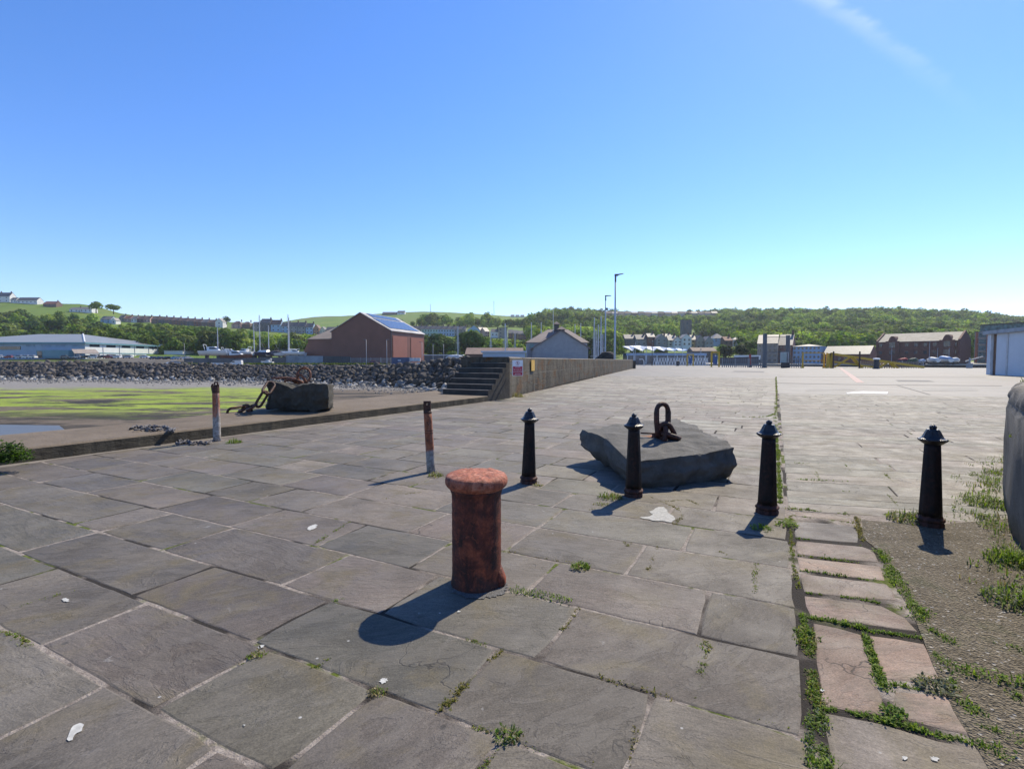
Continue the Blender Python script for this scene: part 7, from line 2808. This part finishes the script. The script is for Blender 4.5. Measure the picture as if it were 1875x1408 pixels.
def motorboat(label, px, yb, Y, L, rz, hullm, group=None, cradle=.6, screen=True, coverm=None, name='motor_boat'):
    t = loc_xyz(name, label, px, yb, Y, rz, group)
    z0 = cradle
    d = L * .17
    loc_part(hull_mb(L, L * .34, d, z0, .5), 'hull', hullm, t, angle=40)
    if coverm is not None:
        mb = MB()
        mb.loft([[(x, -w, z0 + d), (x, -w * .6, z0 + d + h), (x, 0, z0 + d + h * 1.12), (x, w * .6, z0 + d + h), (x, w, z0 + d)] for x, w, h in ((-L * .48, L * .15, .3), (-L * .2, L * .165, L * .12), (L * .1, L * .16, L * .15), (L * .35, L * .09, L * .06), (L * .46, L * .03, .15))])
        loc_part(mb, 'cover', coverm, t, smooth=True)
    else:
        mb = MB()
        mb.hull([(-L * .2, -L * .12, z0 + d), (L * .22, -L * .08, z0 + d), (L * .22, L * .08, z0 + d), (-L * .2, L * .12, z0 + d)], [(-L * .22, -L * .10, z0 + d + L * .14), (L * .03, -L * .08, z0 + d + L * .15), (L * .03, L * .08, z0 + d + L * .15), (-L * .22, L * .10, z0 + d + L * .14)])
        loc_part(mb, 'cabin', M_WHITEP, t)
        mb = MB()
        mb.hull([(-L * .12, -L * .116, z0 + d + L * .06), (L * .145, -L * .092, z0 + d + L * .06), (L * .145, L * .092, z0 + d + L * .06), (-L * .12, L * .116, z0 + d + L * .06)], [(-L * .13, -L * .105, z0 + d + L * .12), (L * .075, -L * .09, z0 + d + L * .12), (L * .075, L * .09, z0 + d + L * .12), (-L * .13, L * .105, z0 + d + L * .12)])
        loc_part(mb, 'cabin_window', M_GLASS, t)
        mb = MB()
        mb.tube([(-L * .25, -L * .13, z0 + d), (-L * .33, -L * .1, z0 + d + L * .22), (-L * .33, L * .1, z0 + d + L * .22), (-L * .25, L * .13, z0 + d)], .1, 6)
        loc_part(mb, 'radar_arch', M_WHITEP, t)
    if cradle > .3:
        mb = MB()
        for xv in (-L * .25, L * .2):
            mb.box(xv, 0, z0 * .5, .25, L * .26, z0 + .35)
        loc_part(mb, 'trailer', M_DARKP, t)
    return t


M_NAVYH = plain('navy_hull', (.035, .05, .10), .3, 1, .1)
M_GREENH = plain('green_hull', (.03, .10, .06), .35, 1, .1)
M_REDC = plain('red_cover', (.30, .02, .02), .7, 1, .15)
M_BLUECV = plain('blue_cover', (.16, .28, .48), .6, 1, .15)
M_GREENC = plain('dark_green_cover', (.015, .05, .035), .7, 1, .15)
yacht('yacht with short mast left of the big masts in the boatyard', 402, 657, 214, 8.5, 2.9, 600, M_WHITEP)
yacht('white yacht under the leftmost tall mast of the boatyard', 462, 658, 206, 10, .25, 593, M_WHITEP)
yacht('navy yacht under the tallest left mast of the boatyard', 480, 658, 203, 12, 2.8, 577, M_NAVYH)
yacht('green yacht with slack rigging right of the tallest left mast', 489, 658, 210, 9.5, .4, 596, M_GREENH)
yacht('yacht under the left one of the right mast pair', 526, 658, 212, 11, .2, 582, M_WHITEP)
yacht('white yacht under the right one of the right mast pair', 533, 659, 204, 12, 3.0, 576, M_WHITEP, cover=plain('white_sail_cover', (.6, .6, .58), .7))
motorboat('white motor cruiser with raked arch at the left end of the boatyard', 393, 657, 200, 11, 0.1, M_WHITEP, 'motor boats behind the yard fence', 1.2)
motorboat('grey blue motor boat right of the raked white cruiser', 422, 657, 206, 9, 0.15, plain('grey_blue_hull', (.2, .25, .3), .35), 'motor boats behind the yard fence', 1.0)
motorboat('white motor boat between the cruiser and the tall masts', 447, 657, 203, 8.5, 2.9, M_WHITEP, 'motor boats behind the yard fence', 1.3)
motorboat('boat with rusty brown hull showing over the yard fence', 434, 661, 193, 11, .05, plain('rusty_brown_hull', (.16, .07, .045), .6, 1, .3), 'motor boats behind the yard fence', .3)
motorboat('small boat with dark cover left of the white yacht pair', 505, 658, 202, 7, .1, M_WHITEP, 'motor boats behind the yard fence', 1.2, coverm=plain('dark_cover', (.05, .05, .06), .7))
motorboat('small white cabin boat against the brown shed annex', 541, 657, 201, 7, .1, M_WHITEP, 'motor boats behind the yard fence', 1.3)
motorboat('white boat on its trailer behind the rock bank, below the yard fence', 489, 669, 184, 4.6, 3.05, M_WHITEP, None, .5)
# masts of the marina behind the wall
MA = [(837, 597, 150), (897.5, 607, 165), (923.5, 592, 120), (927, 606, 160), (942, 611, 170), (972, 590, 175), (990, 590, 180), (1052, 593, 185), (1062.5, 592, 190), (1087, 581, 130), (1090.5, 604, 150), (1094.5, 594, 140), (1099.5, 579, 120), (1103, 612, 160)]
MAL = ['yacht mast right of the brown shed', 'thin yacht mast above the low brown roof', 'thick pale yacht mast above the low brown roof', 'thin mast close right of the thick pale mast', 'short yacht mast left of the gabled building', 'thin mast over the left hip of the gabled building', 'pale mast left of the roof cupolas', 'thin mast right of the roof cupolas', 'second thin mast right of the roof cupolas', 'leftmost mast in the cluster left of the tall lamps', 'short mast second in the cluster left of the tall lamps', 'middle mast in the cluster left of the tall lamps', 'tallest mast in the cluster left of the tall lamps', 'shortest mast in the cluster left of the tall lamps']
for (px, my, Y), lab in zip(MA, MAL):
    yacht('moored yacht showing its ' + lab[lab.index('mast') if False else 0:], px, 668, Y, 9.5, 1.3, my, M_WHITEP, 'moored yachts behind the wall', 0.0, True, -5.7)
# boats ashore on the town quay
for px, lab, L, cv, hm in ((1655, 'small boat with red cover on the town quay', 5.5, M_REDC, M_NAVYH), (1673, 'small boat with dark green cover on the town quay', 5.5, M_GREENC, M_GREENH), (1689, 'little white boat right of the green covered one', 4, M_BLUECV, M_WHITEP), (1707, 'pale grey boat in front of the right warehouse dormer', 6.5, plain('pale_cover', (.5, .53, .56), .6), M_WHITEP), (1728, 'large boat under pale blue cover on the town quay', 8, M_BLUECV, M_WHITEP), (1748, 'white boat right of the large blue covered one', 6, plain('pale_cover', (.5, .53, .56), .6), M_WHITEP)):
    motorboat(lab, px, 667, 203, L, 1.45 if px in (1728, 1707) else .3, hm, 'boats on the town quay', .7, coverm=cv)


# ---- vehicles
def car_parts(t, body, van=False):
    mb = MB()
    if van:
        prof = [(-2.1, .3), (-2.15, .9), (-2.1, 1.75), (-1.9, 1.9), (.3, 1.9), (.75, 1.75), (1.25, 1.12), (2.0, .9), (2.15, .6), (2.12, .3)]
    else:
        prof = [(-2.05, .32), (-2.1, .7), (-1.98, .95), (-1.6, 1.0), (.75, .98), (1.75, .82), (2.05, .62), (2.1, .32)]
    rings = []
    for y, k in ((-.84, .94), (-.88, .98), (-.86, 1.0), (.86, 1.0), (.88, .98), (.84, .94)):
        rings.append([(x * (1 if abs(y) != .84 else .985), y if z < 1.1 else y * .93, z if k == 1.0 else z * k + .01) for x, z in prof])
    mb.loft(rings)
    loc_part(mb, 'body', body, t, angle=35)
    mb = MB()
    if van:
        mb.hull([(.85, -.70, 1.62), (1.28, -.72, 1.1), (1.28, .72, 1.1), (.85, .70, 1.62)], [(.9, -.68, 1.66), (1.36, -.7, 1.12), (1.36, .7, 1.12), (.9, .68, 1.66)])
        loc_part(mb, 'windscreen', M_GLASS, t)
        for sy in (-1, 1):
            mb = MB()
            mb.box(.55, sy * .845, 1.38, .85, .05, .42)
            loc_part(mb, 'side_window', M_GLASS, t)
    else:
        mb.hull([(-1.75, -.78, .98), (.9, -.78, .97), (.9, .78, .97), (-1.75, .78, .98)], [(-1.35, -.62, 1.4), (.15, -.62, 1.42), (.15, .62, 1.42), (-1.35, .62, 1.4)])
        loc_part(mb, 'windows', M_GLASS, t)
        mb = MB()
        mb.hull([(-1.4, -.63, 1.39), (.18, -.63, 1.41), (.18, .63, 1.41), (-1.4, .63, 1.39)], [(-1.3, -.56, 1.46), (.08, -.56, 1.48), (.08, .56, 1.48), (-1.3, .56, 1.46)])
        loc_part(mb, 'roof_panel', body, t)
    for x in (-1.3, 1.3):
        for sy in (-1, 1):
            mb = MB()
            pr = [(.10, -.1), (.29, -.1), (.33, -.06), (.33, .06), (.29, .1), (.10, .1)]
            rg = [[(x + r_ * math.cos(6.283 * i / 14), sy * .8 + y, .33 + r_ * math.sin(6.283 * i / 14)) for i in range(14)] for r_, y in pr]
            mb.loft(rg)
            loc_part(mb, 'wheel', plain('tyre', (.02, .02, .02), .8), t)
    if True:
        for sy in (-1, 1):
            mb = MB()
            mb.box(2.06, sy * .62, .66, .1, .34, .16)
            loc_part(mb, 'headlight', plain('headlight_glass', (.6, .6, .6), .2), t)


_cars = {}
CP = {'white': (.7, .7, .7), 'silver': (.42, .43, .45), 'black': (.02, .02, .022), 'navy': (.025, .04, .09), 'red': (.30, .03, .025), 'blue': (.12, .25, .42), 'grey': (.16, .165, .17)}


def car(label, px, yb, Y, col, rz=0.0, van=False, group='cars parked by the long shed'):
    p = P(px, yb, Y)
    if (col, van) in _cars:
        t = copy_tree(_cars[col, van])
        t.location = p
        t.rotation_euler = (0, 0, rz)
        t['label'] = label
        if group:
            t['group'] = group
        elif 'group' in t:
            del t['group']
    else:
        t = thing('van' if van else 'parked_car', label, 'van' if van else 'car', p, group, rz)
        car_parts(t, plain('car_paint_' + col, CP[col], .25, .5, .05), van)
        _cars[col, van] = t
    return t


CARS = [(2, 'white', 'white car at the left edge of the car park'), (16, 'red', 'red car near the left edge of the car park'), (34, 'silver', 'silver car right of the red one in front of the long shed'), (46, 'white', 'white car in the middle of the left group by the long shed'), (58, 'white', 'white car left of the teal porch'),
        (121, 'grey', 'grey car right of the round shrub'), (142, 'silver', 'silver car under the sand coloured canopy'), (158, 'black', 'black car right of the silver one under the canopy'), (172, 'white', 'white car at the right end of the canopy'), (187, 'black', 'black car in front of the white shed wall, left one'), (201, 'red', 'red car in front of the white shed wall'),
        (214, 'white', 'white car in front of the white shed wall'), (234, 'silver', 'silver car further right along the white shed wall'), (266, 'white', 'white car at the right part of the white shed wall')]
for px, col, lab in CARS:
    car(lab, px, 656.3, 231, col, R.choice([0, math.pi]) + R.uniform(-.1, .1))
for px, col, lab in ((283, 'navy', 'first dark blue car left of the white annex'), (296, 'navy', 'second dark blue car left of the white annex'), (309, 'black', 'black car in front of the white annex'), (323, 'blue', 'blue car in front of the white annex'), (334, 'silver', 'silver car right of the blue one by the annex'), (345, 'white', 'white car at the right end of the annex row')):
    car(lab, px, 658.5, 226, col, 1.2 + R.uniform(-.1, .1))
car('pale blue hatchback on the track behind the rock bank', 317, 668, 180, 'silver', math.pi + .9, False, None)
car('white van parked on the track behind the rock bank', 432, 669.5, 182, 'white', math.pi + .12, True, None)
car('red car behind the palisade fence in front of the brown shed', 686, 668.5, 187, 'red', 0.1, False, None)
car('silver car parked right of the brown shed above the rock bank', 821, 667.5, 172, 'silver', math.pi, False, None)
car('white van just left of the top of the steps', 852, 665, 160, 'white', 1.2, True, None)


# ---- fences and walls of the boatyard
def fence(label, pts, mat, pitch=3.0, name='yard_fence', thick=.12, palisade=False, cat='fence', group=None):
    """pts: (px, row of the top, row of the foot, Y)"""
    A = [(P(px, yt, Y), P(px, yb, Y)) for px, yt, yb, Y in pts]
    t = thing(name, label, cat, A[0][1], group)
    mb = MB()
    pm = MB()
    for (t0, b0_), (t1, b1_) in zip(A, A[1:]):
        d = (b1_ - b0_)
        ln = d.length
        n = max(1, int(ln / pitch))
        u = Vector((d.x, d.y, 0)).normalized()
        nn_ = Vector((-u.y, u.x, 0)) * thick / 2
        if palisade:
            m = int(ln / .45)
            for k in range(m):
                b_, tt_ = b0_.lerp(b1_, k / m), t0.lerp(t1, k / m)
                mb.hull([b_ - nn_ * .3, b_ + u * .2 - nn_ * .3, b_ + u * .2 + nn_ * .3, b_ + nn_ * .3], [tt_ - nn_ * .3, tt_ + u * .2 - nn_ * .3, tt_ + u * .2 + nn_ * .3, tt_ + nn_ * .3])
            for f_ in (.25, .8):
                mb.tube([b0_.lerp(t0, f_) + nn_, b1_.lerp(t1, f_) + nn_], .06, 4)
        else:
            mb.hull([b0_ - nn_ - Vector((0, 0, .6)), b1_ - nn_ - Vector((0, 0, .6)), b1_ + nn_ - Vector((0, 0, .6)), b0_ + nn_ - Vector((0, 0, .6))], [t0 - nn_, t1 - nn_, t1 + nn_, t0 + nn_])
        for k in range(n + 1):
            pm = MB()
            b_, tt_ = b0_.lerp(b1_, k / n), t0.lerp(t1, k / n)
            pm.box(b_.x, b_.y - thick * .5 - .06, (b_.z + tt_.z) / 2 + .05, .14, .12, tt_.z - b_.z + .1)
            pm.build('post', M_GREYP if palisade else mat, t)
    mb.build('palisade' if palisade else 'panel', mat, t)
    return t


M_FGREY = plain('grey_fence', (.115, .115, .115), .7, .25, .3)
M_FBLUE = plain('grey_blue_fence', (.20, .235, .265), .6, .15, .35)
M_FDARK = plain('dark_fence', (.05, .055, .06), .6, .2, .3)
fence('dark grey boundary wall in front of the laid up boats', [(338, 655.5, 663, 192), (430, 656, 667, 191), (524, 654, 668, 190)], M_FGREY, 4.5)
fence('blue grey panel fence right of the laid up boats', [(524.5, 651, 668, 189.5), (592, 652, 669, 189)], M_FBLUE, 3.0)
fence('dark panel fence in front of the brown shed gable', [(592.5, 652, 669, 188.7), (642, 653, 669, 188.5)], M_FDARK, 3.0)
fence('grey palisade fence in front of the right part of the shed gable', [(642.5, 655, 669, 188), (716, 655, 669.5, 187.5)], plain('palisade_grey', (.2, .205, .21), .5), 3.0, 'palisade_fence', .1, True)
fence('long low stone parapet along the crest right of the brown shed', [(700, 669.5, 671.5, 150), (770, 668, 671, 134), (850, 664, 670, 121)], plain('parapet_stone', (.2, .19, .17), .85), 6, 'parapet', .4, False, 'wall')
fence('sand coloured low barrier at the end of the car park', [(310, 662.5, 667, 186), (352, 662.5, 668, 186)], plain('sand_barrier', (.36, .25, .16), .8), 3.5, 'barrier', .2, False, 'barrier')
fence('thin white barrier rail left of the white van', [(388, 664.5, 665.5, 186), (413, 664.7, 665.8, 186)], M_WHITEP, 3.5, 'barrier', .1, False, 'barrier')
# blue container and water tanks
a, b = P(717, 671, 178), P(749, 671, 178)
ctn = thing('shipping_container', 'dark blue shipping container in front of the red brown shed doors', 'container', (a + b) / 2)
mb = MB()
zt_ = P(730, 655, 178).z
nrib = 26
ring = []
for k in range(nrib + 1):
    x = a.x + (b.x - a.x) * k / nrib
    ring.append((x, 178 - (.06 if k % 2 else 0)))
ring += [(b.x, 180.4), (a.x, 180.4)]
mb.prism(ring, a.z - .8, zt_)
mb.build('body', plain('container_blue', (.03, .06, .14), .5, .5, .15), ctn)
mb = MB()
mb.box((a.x + b.x) / 2, 179.2, zt_ + .05, b.x - a.x + .1, 2.5, .12)
mb.box((a.x + b.x) / 2, 177.95, a.z + .1, b.x - a.x + .1, .12, .2)
mb.build('frame', plain('container_frame', (.025, .045, .10), .5), ctn)
mb = MB()
mb.box((a.x + b.x) / 2 - .3, 177.9, (a.z + zt_) / 2 + .6, 1.1, .04, .5)
mb.build('logo_plate', plain('pale_logo', (.35, .4, .48), .5), ctn)
for r in range(2):
    for c in range(3):
        q0 = P(753.5 + c * 6.4, 671 - 8.6 * r, 178)
        tk = thing('water_tank', '%s white caged water tank of the %s row beside the blue container' % (('left', 'middle', 'right')[c], ('lower', 'upper')[r]), 'tank', q0, 'caged water tanks')
        mb = MB()
        mb.box(q0.x, q0.y + .55, q0.z + .72, 1.02, 1.0, 1.2)
        mb.build('bottle', plain('white_tank', (.62, .68, .74), .4, 1, .1), tk)
        mb = MB()
        for z in (.15, .5, .9, 1.32):
            mb.tube([q0 + Vector((sx * .55, .55 + sy * .54, z)) for sx, sy in ((-1, -1), (1, -1), (1, 1), (-1, 1))], .025, 4, True)
        for i in range(5):
            x = -.55 + 1.1 * i / 4
            mb.tube([q0 + Vector((x, .01, .15)), q0 + Vector((x, .01, 1.32))], .022, 4)
        mb.build('cage', M_GREYP, tk)
        mb = MB()
        mb.box(q0.x, q0.y + .55, q0.z + .06, 1.1, 1.1, .12)
        mb.build('pallet', M_DARKP, tk)
house('white_shed', 'row of low white sheds right of the brown shed', 777, 846, 664, 651, 648.5, 205, 'white', RM('white_sheet_roof', (.62, .64, .65), .5), chim=0, wins=(0, 0), depth=6, gable='flat', cat='shed', wmat=RM('dark_stores', (.09, .09, .1), .6))  # one even dark grey for all walls below the white roof
motorboat('white boat under pale cover right of the brown shed', 834, 664, 185, 7, .1, M_WHITEP, None, .6, coverm=plain('pale_cover', (.5, .53, .56), .6))

# dark mound behind the wall end
mc = P(1110, 657, 84)
md_ = thing('covered_heap', 'dark rounded heap behind the far part of the harbour wall', 'heap', Vector((mc.x, 84, 0)))
mb = MB()
rings = []
for z, k in ((0, 1.0), (.9, 1.0), (1.8, .95), (2.5, .82), (2.9, .6), (3.05, .25)):
    ring = []
    for i in range(22):
        a = 2 * math.pi * i / 22
        x, y = math.cos(a) * 1.35 * k, math.sin(a) * 1.1 * k
        if x < 0:
            x *= 1.25 if z > 1.8 else 1.7
        nz = .12 * noise.noise((x * 1.4, y * 1.4, z))
        ring.append((mc.x + .25 + x + nz, 84 + y + nz, z))
    rings.append(ring)
mb.loft(rings)
mb.build('heap', rockm('dark_heap', (.022, .02, .018), (.05, .045, .04), 2, (.08, .07, .06), .6), md_, smooth=True)

# ---- gate and quay furniture
GY = 112
gt1 = thing('security_gate', 'tall grey mesh security gate between two square steel pillars on the quay', 'gate', Vector((P(1420, 674, GY).x, GY, 0)))
M_GATE = plain('gate_steel', (.085, .10, .115), .5, .8, .15)
for px, wpx, yt in ((1399.5, 5.2, 612), (1441.5, 5.2, 615)):
    c = P(px, 674, GY)
    zt_ = P(px, yt, GY).z
    mb = MB()
    wv = wpx * GY / F
    mb.box(c.x, GY, zt_ / 2, wv, wv, zt_)
    mb.box(c.x, GY, .15, wv * 1.3, wv * 1.3, .3)
    mb.box(c.x, GY, zt_ + .05, wv * 1.1, wv * 1.1, .1)
    mb.build('pillar', M_GATE, gt1)
xa, xb = P(1403, 650, GY).x, P(1438, 650, GY).x
mb = MB()
zt_ = P(1420, 617, GY).z
zl_ = P(1420, 645, GY).z
for z in (.2, zl_, zt_):
    mb.tube([(xa, GY, z), (xb, GY, z)], .06, 5)
for i in range(1, 30):
    x = xa + (xb - xa) * i / 30
    mb.tube([(x, GY, .2), (x, GY, zt_)], .014, 4)
for i in range(1, 22):
    z = .2 + (zt_ - .2) * i / 22
    mb.tube([(xa, GY, z), (xb, GY, z)], .01, 4)
mb.build('mesh_leaf', M_GATE, gt1)
a, b = P(1429.5, 646, GY - .2), P(1443.5, 664, GY - .2)
mb = MB()
mb.box((a.x + b.x) / 2, GY - .25, (a.z + b.z) / 2, b.x - a.x, .08, a.z - b.z)
mb.build('notice_board', plain('pale_board', (.30, .38, .37), .4), gt1)
mb = MB()
for px in (1429.5, 1443.5):
    c = P(px, 646, GY - .3)
    mb.box(c.x, GY - .32, (a.z + b.z) / 2, .12, .06, a.z - b.z + .2)
mb.box((a.x + b.x) / 2, GY - .32, a.z + .05, b.x - a.x, .06, .12)
mb.build('board_frame', plain('pale_frame', (.5, .53, .54), .5), gt1)
a, b = P(1431, 664, GY - .3), P(1443, 673.5, GY - .3)
mb = MB()
mb.box((a.x + b.x) / 2, GY - .35, a.z / 2, b.x - a.x, .5, a.z)
mb.build('control_box', M_DARKP, gt1)

YR = 108
rl = thing('yellow_railing', 'yellow tube railing right of the grey gate', 'railing', Vector((P(1487, 674, YR).x, YR, 0)))
for px, wv in ((1469.5, .26), (1508.5, .26), (1513.5, .2)):
    c = P(px, 674, YR)
    zt_ = P(px, 646, YR).z
    mb = MB()
    mb.box(c.x, YR, zt_ / 2, wv, .2, zt_)
    mb.box(c.x, YR, .15, wv * 1.8, .3, .3)
    mb.build('post', M_YEL, rl)
for py in (646, 660):
    a, b = P(1469, py, YR), P(1509, py, YR)
    mb = MB()
    mb.tube([a, b], .085, 6)
    mb.build('rail', M_YEL, rl)

tr = thing('yellow_gangway', 'long sloping yellow lattice gangway descending to the right of the quay edge', 'gangway', Vector((P(1600, 674, 106).x, 106, 0)))
for dy in (0, 1.5):
    Yq = 106 + dy
    A_, B_ = P(1521, 647.5, Yq), P(1692, 672.5, Yq)
    C_, D_ = P(1521, 661.5, Yq), P(1604, 673, Yq)
    mb = MB()
    up = Vector((0, 0, .24))
    for p_, q_, s_ in ((A_, B_, .46), (C_, D_, .34)):
        mb.hull([p_ - up * s_ * 2 + Vector((0, -.1, 0)), q_ - up * s_ * 2 + Vector((0, -.1, 0)), q_ - up * s_ * 2 + Vector((0, .1, 0)), p_ - up * s_ * 2 + Vector((0, .1, 0))], [p_ + up * s_ * 2 + Vector((0, -.1, 0)), q_ + up * s_ * 2 + Vector((0, -.1, 0)), q_ + up * s_ * 2 + Vector((0, .1, 0)), p_ + up * s_ * 2 + Vector((0, .1, 0))])
    mb.build('chord', M_YEL, tr)
    for (x0, y0), (x1, y1) in (((1528, 672), (1558, 653.5)), ((1558, 653.5), (1575, 673)), ((1562, 654), (1579, 673)), ((1610, 674), (1626, 662)), ((1626, 662), (1638, 674)), ((1632, 664), (1644, 674))):
        mb = MB()
        mb.tube([P(x0, min(y0, 673.6), Yq), P(x1, min(y1, 673.6), Yq)], .2, 5)
        mb.build('brace', M_YEL, tr)
mb = MB()
for px, wv in ((1516, .3), (1522, .34)):
    a, b = P(px - (1.5 if px < 1520 else 0), 674, 106), P(px + (3 if px < 1520 else 0), 647, 106)
    mb.hull([a + Vector((-wv, -.12, 0)), a + Vector((wv, -.12, 0)), a + Vector((wv, .12, 0)), a + Vector((-wv, .12, 0))], [b + Vector((-wv, -.12, 0)), b + Vector((wv, -.12, 0)), b + Vector((wv, .12, 0)), b + Vector((-wv, .12, 0))])
mb.build('end_posts', M_YEL, tr)
for px in (1525.5, 1573.5):
    c = P(px, 674, 105.5)
    zt_ = P(px, 643.5, 105.5).z
    mb = MB()
    mb.box(c.x, 105.5, zt_ / 2, .22, .2, zt_)
    mb.build('guide_pile', plain('rusty_guide', (.07, .04, .035), .7), tr)

kp = thing('quay_bollard', 'squat dark quay bollard with white top in front of the yellow gangway', 'bollard', Vector((P(1604.5, 674, 98).x, 98, 0)))
mb = MB()
mb.lathe([(.62, 0), (.58, .1), (.46, .2), (.44, 1.5), (.47, 1.72)], 18, kp.location)
mb.build('shaft', M_DARKP, kp, smooth=False)
mb = MB()
mb.lathe([(.47, 1.72), (.60, 1.78), (.60, 1.9), (.45, 2.02), (.1, 2.06)], 18, kp.location)
mb.build('cap', M_WHITEP, kp)
kb = thing('quay_bollard', 'small dark quay bollard in front of the white lattice railing', 'bollard', Vector((P(1241, 668, 150).x, 150, 0)))
mb = MB()
mb.lathe([(.5, 0), (.42, .15), (.36, 1.1)], 14, kb.location)
mb.build('shaft', M_DARKP, kb)
mb = MB()
mb.lathe([(.36, 1.1), (.55, 1.2), (.5, 1.42), (.1, 1.5)], 14, kb.location)
mb.build('cap', M_DARKP, kb)

rp_ = thing('red_post', 'thick red post standing on the quay left of the grey gate', 'post', Vector((P(1373, 672, 120).x, 120, 0)))
mb = MB()
zt_ = P(1373, 648.5, 120).z
mb.lathe([(.25, .5), (.23, zt_ - .1), (.16, zt_)], 14, rp_.location)
mb.build('shaft', plain('post_red', (.30, .03, .025), .5), rp_)
mb = MB()
mb.lathe([(.34, 0), (.34, .3), (.28, .5)], 14, rp_.location)
mb.build('foot', M_DARKP, rp_)
for px, w_, y0, Y, lab in ((1264, 13, 650, 150, 'smaller yellow lifebuoy frame with blue board beside the lattice railing'), (1310, 16, 646, 125, 'larger yellow lifebuoy frame with blue board left of the red post')):
    t = thing('lifebuoy_frame', lab, 'frame', Vector((P(px, 670, Y).x, Y, 0)), 'yellow frames on the quay')
    a, b = P(px - w_ / 2, y0, Y), P(px + w_ / 2, y0, Y)
    for x in (a.x + .15, b.x - .15):
        mb = MB()
        mb.box(x, Y, a.z / 2, .34, .2, a.z)
        mb.build('post', M_YEL, t)
    mb = MB()
    mb.box((a.x + b.x) / 2, Y, a.z + .12, b.x - a.x, .2, .34)
    mb.build('rail', M_YEL, t)
    mb = MB()
    mb.box((a.x + b.x) / 2, Y + .02, a.z * .52, (b.x - a.x) * .5, .12, a.z * .62)
    mb.build('board', plain('blue_board', (.04, .10, .26), .5), t)
    mb = MB()
    mb.lathe([(.16, 0), (.16, .12)], 12, Vector((0, 0, 0)))
    mb.v = [((a.x + b.x) / 2 + x, Y - .1 + z * .5, a.z * .78 + y) for x, y, z in mb.v]
    mb.build('lifebuoy', M_WHITEP, t)
lat = thing('lattice_railing', 'white zigzag lattice railing of a gangway in front of the pavilion', 'railing', Vector((P(1245, 668, 160).x, 160, 0)))
mb = MB()
zt_, zb_ = P(1245, 656, 160).z, .15
n = 20
xa, xb = P(1196, 660, 160).x, P(1297, 660, 160).x
for z in (zb_, zt_):
    mb.tube([(xa, 160, z), (xb, 160, z)], .07, 5)
mb.build('rails', M_WHITEP, lat)
mb = MB()
for i in range(n):
    x0, x1 = xa + (xb - xa) * i / n, xa + (xb - xa) * (i + 1) / n
    xm = (x0 + x1) / 2
    mb.tube([(x0, 160, zb_), (xm, 160, zt_)], .12, 5)
    mb.tube([(xm, 160, zt_), (x1, 160, zb_)], .12, 5)
mb.build('zigzag', M_WHITEP, lat)
arch = thing('arched_gate', 'small white curved rail at the left end of the lattice railing', 'railing', Vector((P(1175, 668, 150).x, 150, 0)))
mb = MB()
a, b = P(1172, 667.5, 150), P(1179, 667.5, 150)
mb.tube([Vector((a.x - .3, 150, P(1172, 658, 150).z)), Vector((b.x - .4, 150, P(1172, 657.5, 150).z)), Vector((b.x, 150, P(1172, 661, 150).z)), Vector((b.x + .05, 150, 0))], [.12, .14, .14, .14], 6)
mb.build('rail', M_WHITEP, arch)
rb = thing('dark_railing', 'dark low railing left of the white lattice railing', 'railing', Vector((P(1160, 668, 155).x, 155, 0)))
for k in range(6):
    c = P(1150 + k * 6, 667, 155)
    mb = MB()
    mb.tube([(c.x, 155, 0), (c.x, 155, 1.5)], .06, 5)
    mb.build('post', M_DARKP, rb)
for z in (.5, 1.0, 1.5):
    mb = MB()
    mb.tube([(P(1148, 667, 155).x, 155, z), (P(1184, 667, 155).x, 155, z)], .05, 5)
    mb.build('rail', M_DARKP, rb)
dv = thing('davit_crane', 'small grey derrick arm left of the white hut', 'crane', Vector((P(1775, 674, 106).x, 106, 0)))
mb = MB()
a, b = P(1768, 662, 106), P(1800, 653, 106)
mb.tube([a, b], [.16, .09], 6)
mb.build('arm', M_GREYP, dv)
mb = MB()
c = P(1775, 672, 106)
mb.tube([(c.x, 106, 0), (c.x, 106, P(1775, 655, 106).z)], [.22, .14], 8)
mb.box(c.x, 106, .5, .8, .7, 1.0)
mb.build('post', M_GREYP, dv)
fence('long dark stone quay wall below the town trees', [(1318, 655, 667, 206), (1388, 653, 667, 206)], plain('dark_terrace_wall', (.07, .065, .07), .8), 6, 'quay_wall', .4, False, 'wall')
fence('long low white pontoon cover behind the red post', [(1345, 650.5, 656, 211), (1391, 650.5, 656, 211)], M_WHITEP, 8, 'covered_pontoon', 1.2, False, 'pontoon')

fence('open grey mesh fence between the red post and the gate', [(1322, 657, 672.5, 122), (1396, 656, 673, 116)], plain('mesh_grey', (.16, .17, .18), .5), 2.6, 'mesh_fence', .06, True)
fence('short grey mesh fence between the gate and the yellow railing', [(1445, 655, 673.5, 112), (1468, 656, 673.5, 109)], plain('mesh_grey', (.16, .17, .18), .5), 2.0, 'mesh_fence', .06, True)
fence('grey tubular fence behind the yellow gangway', [(1575, 661, 674, 109), (1690, 662, 674, 107)], plain('mesh_grey', (.16, .17, .18), .5), 3.0, 'mesh_fence', .06, True)
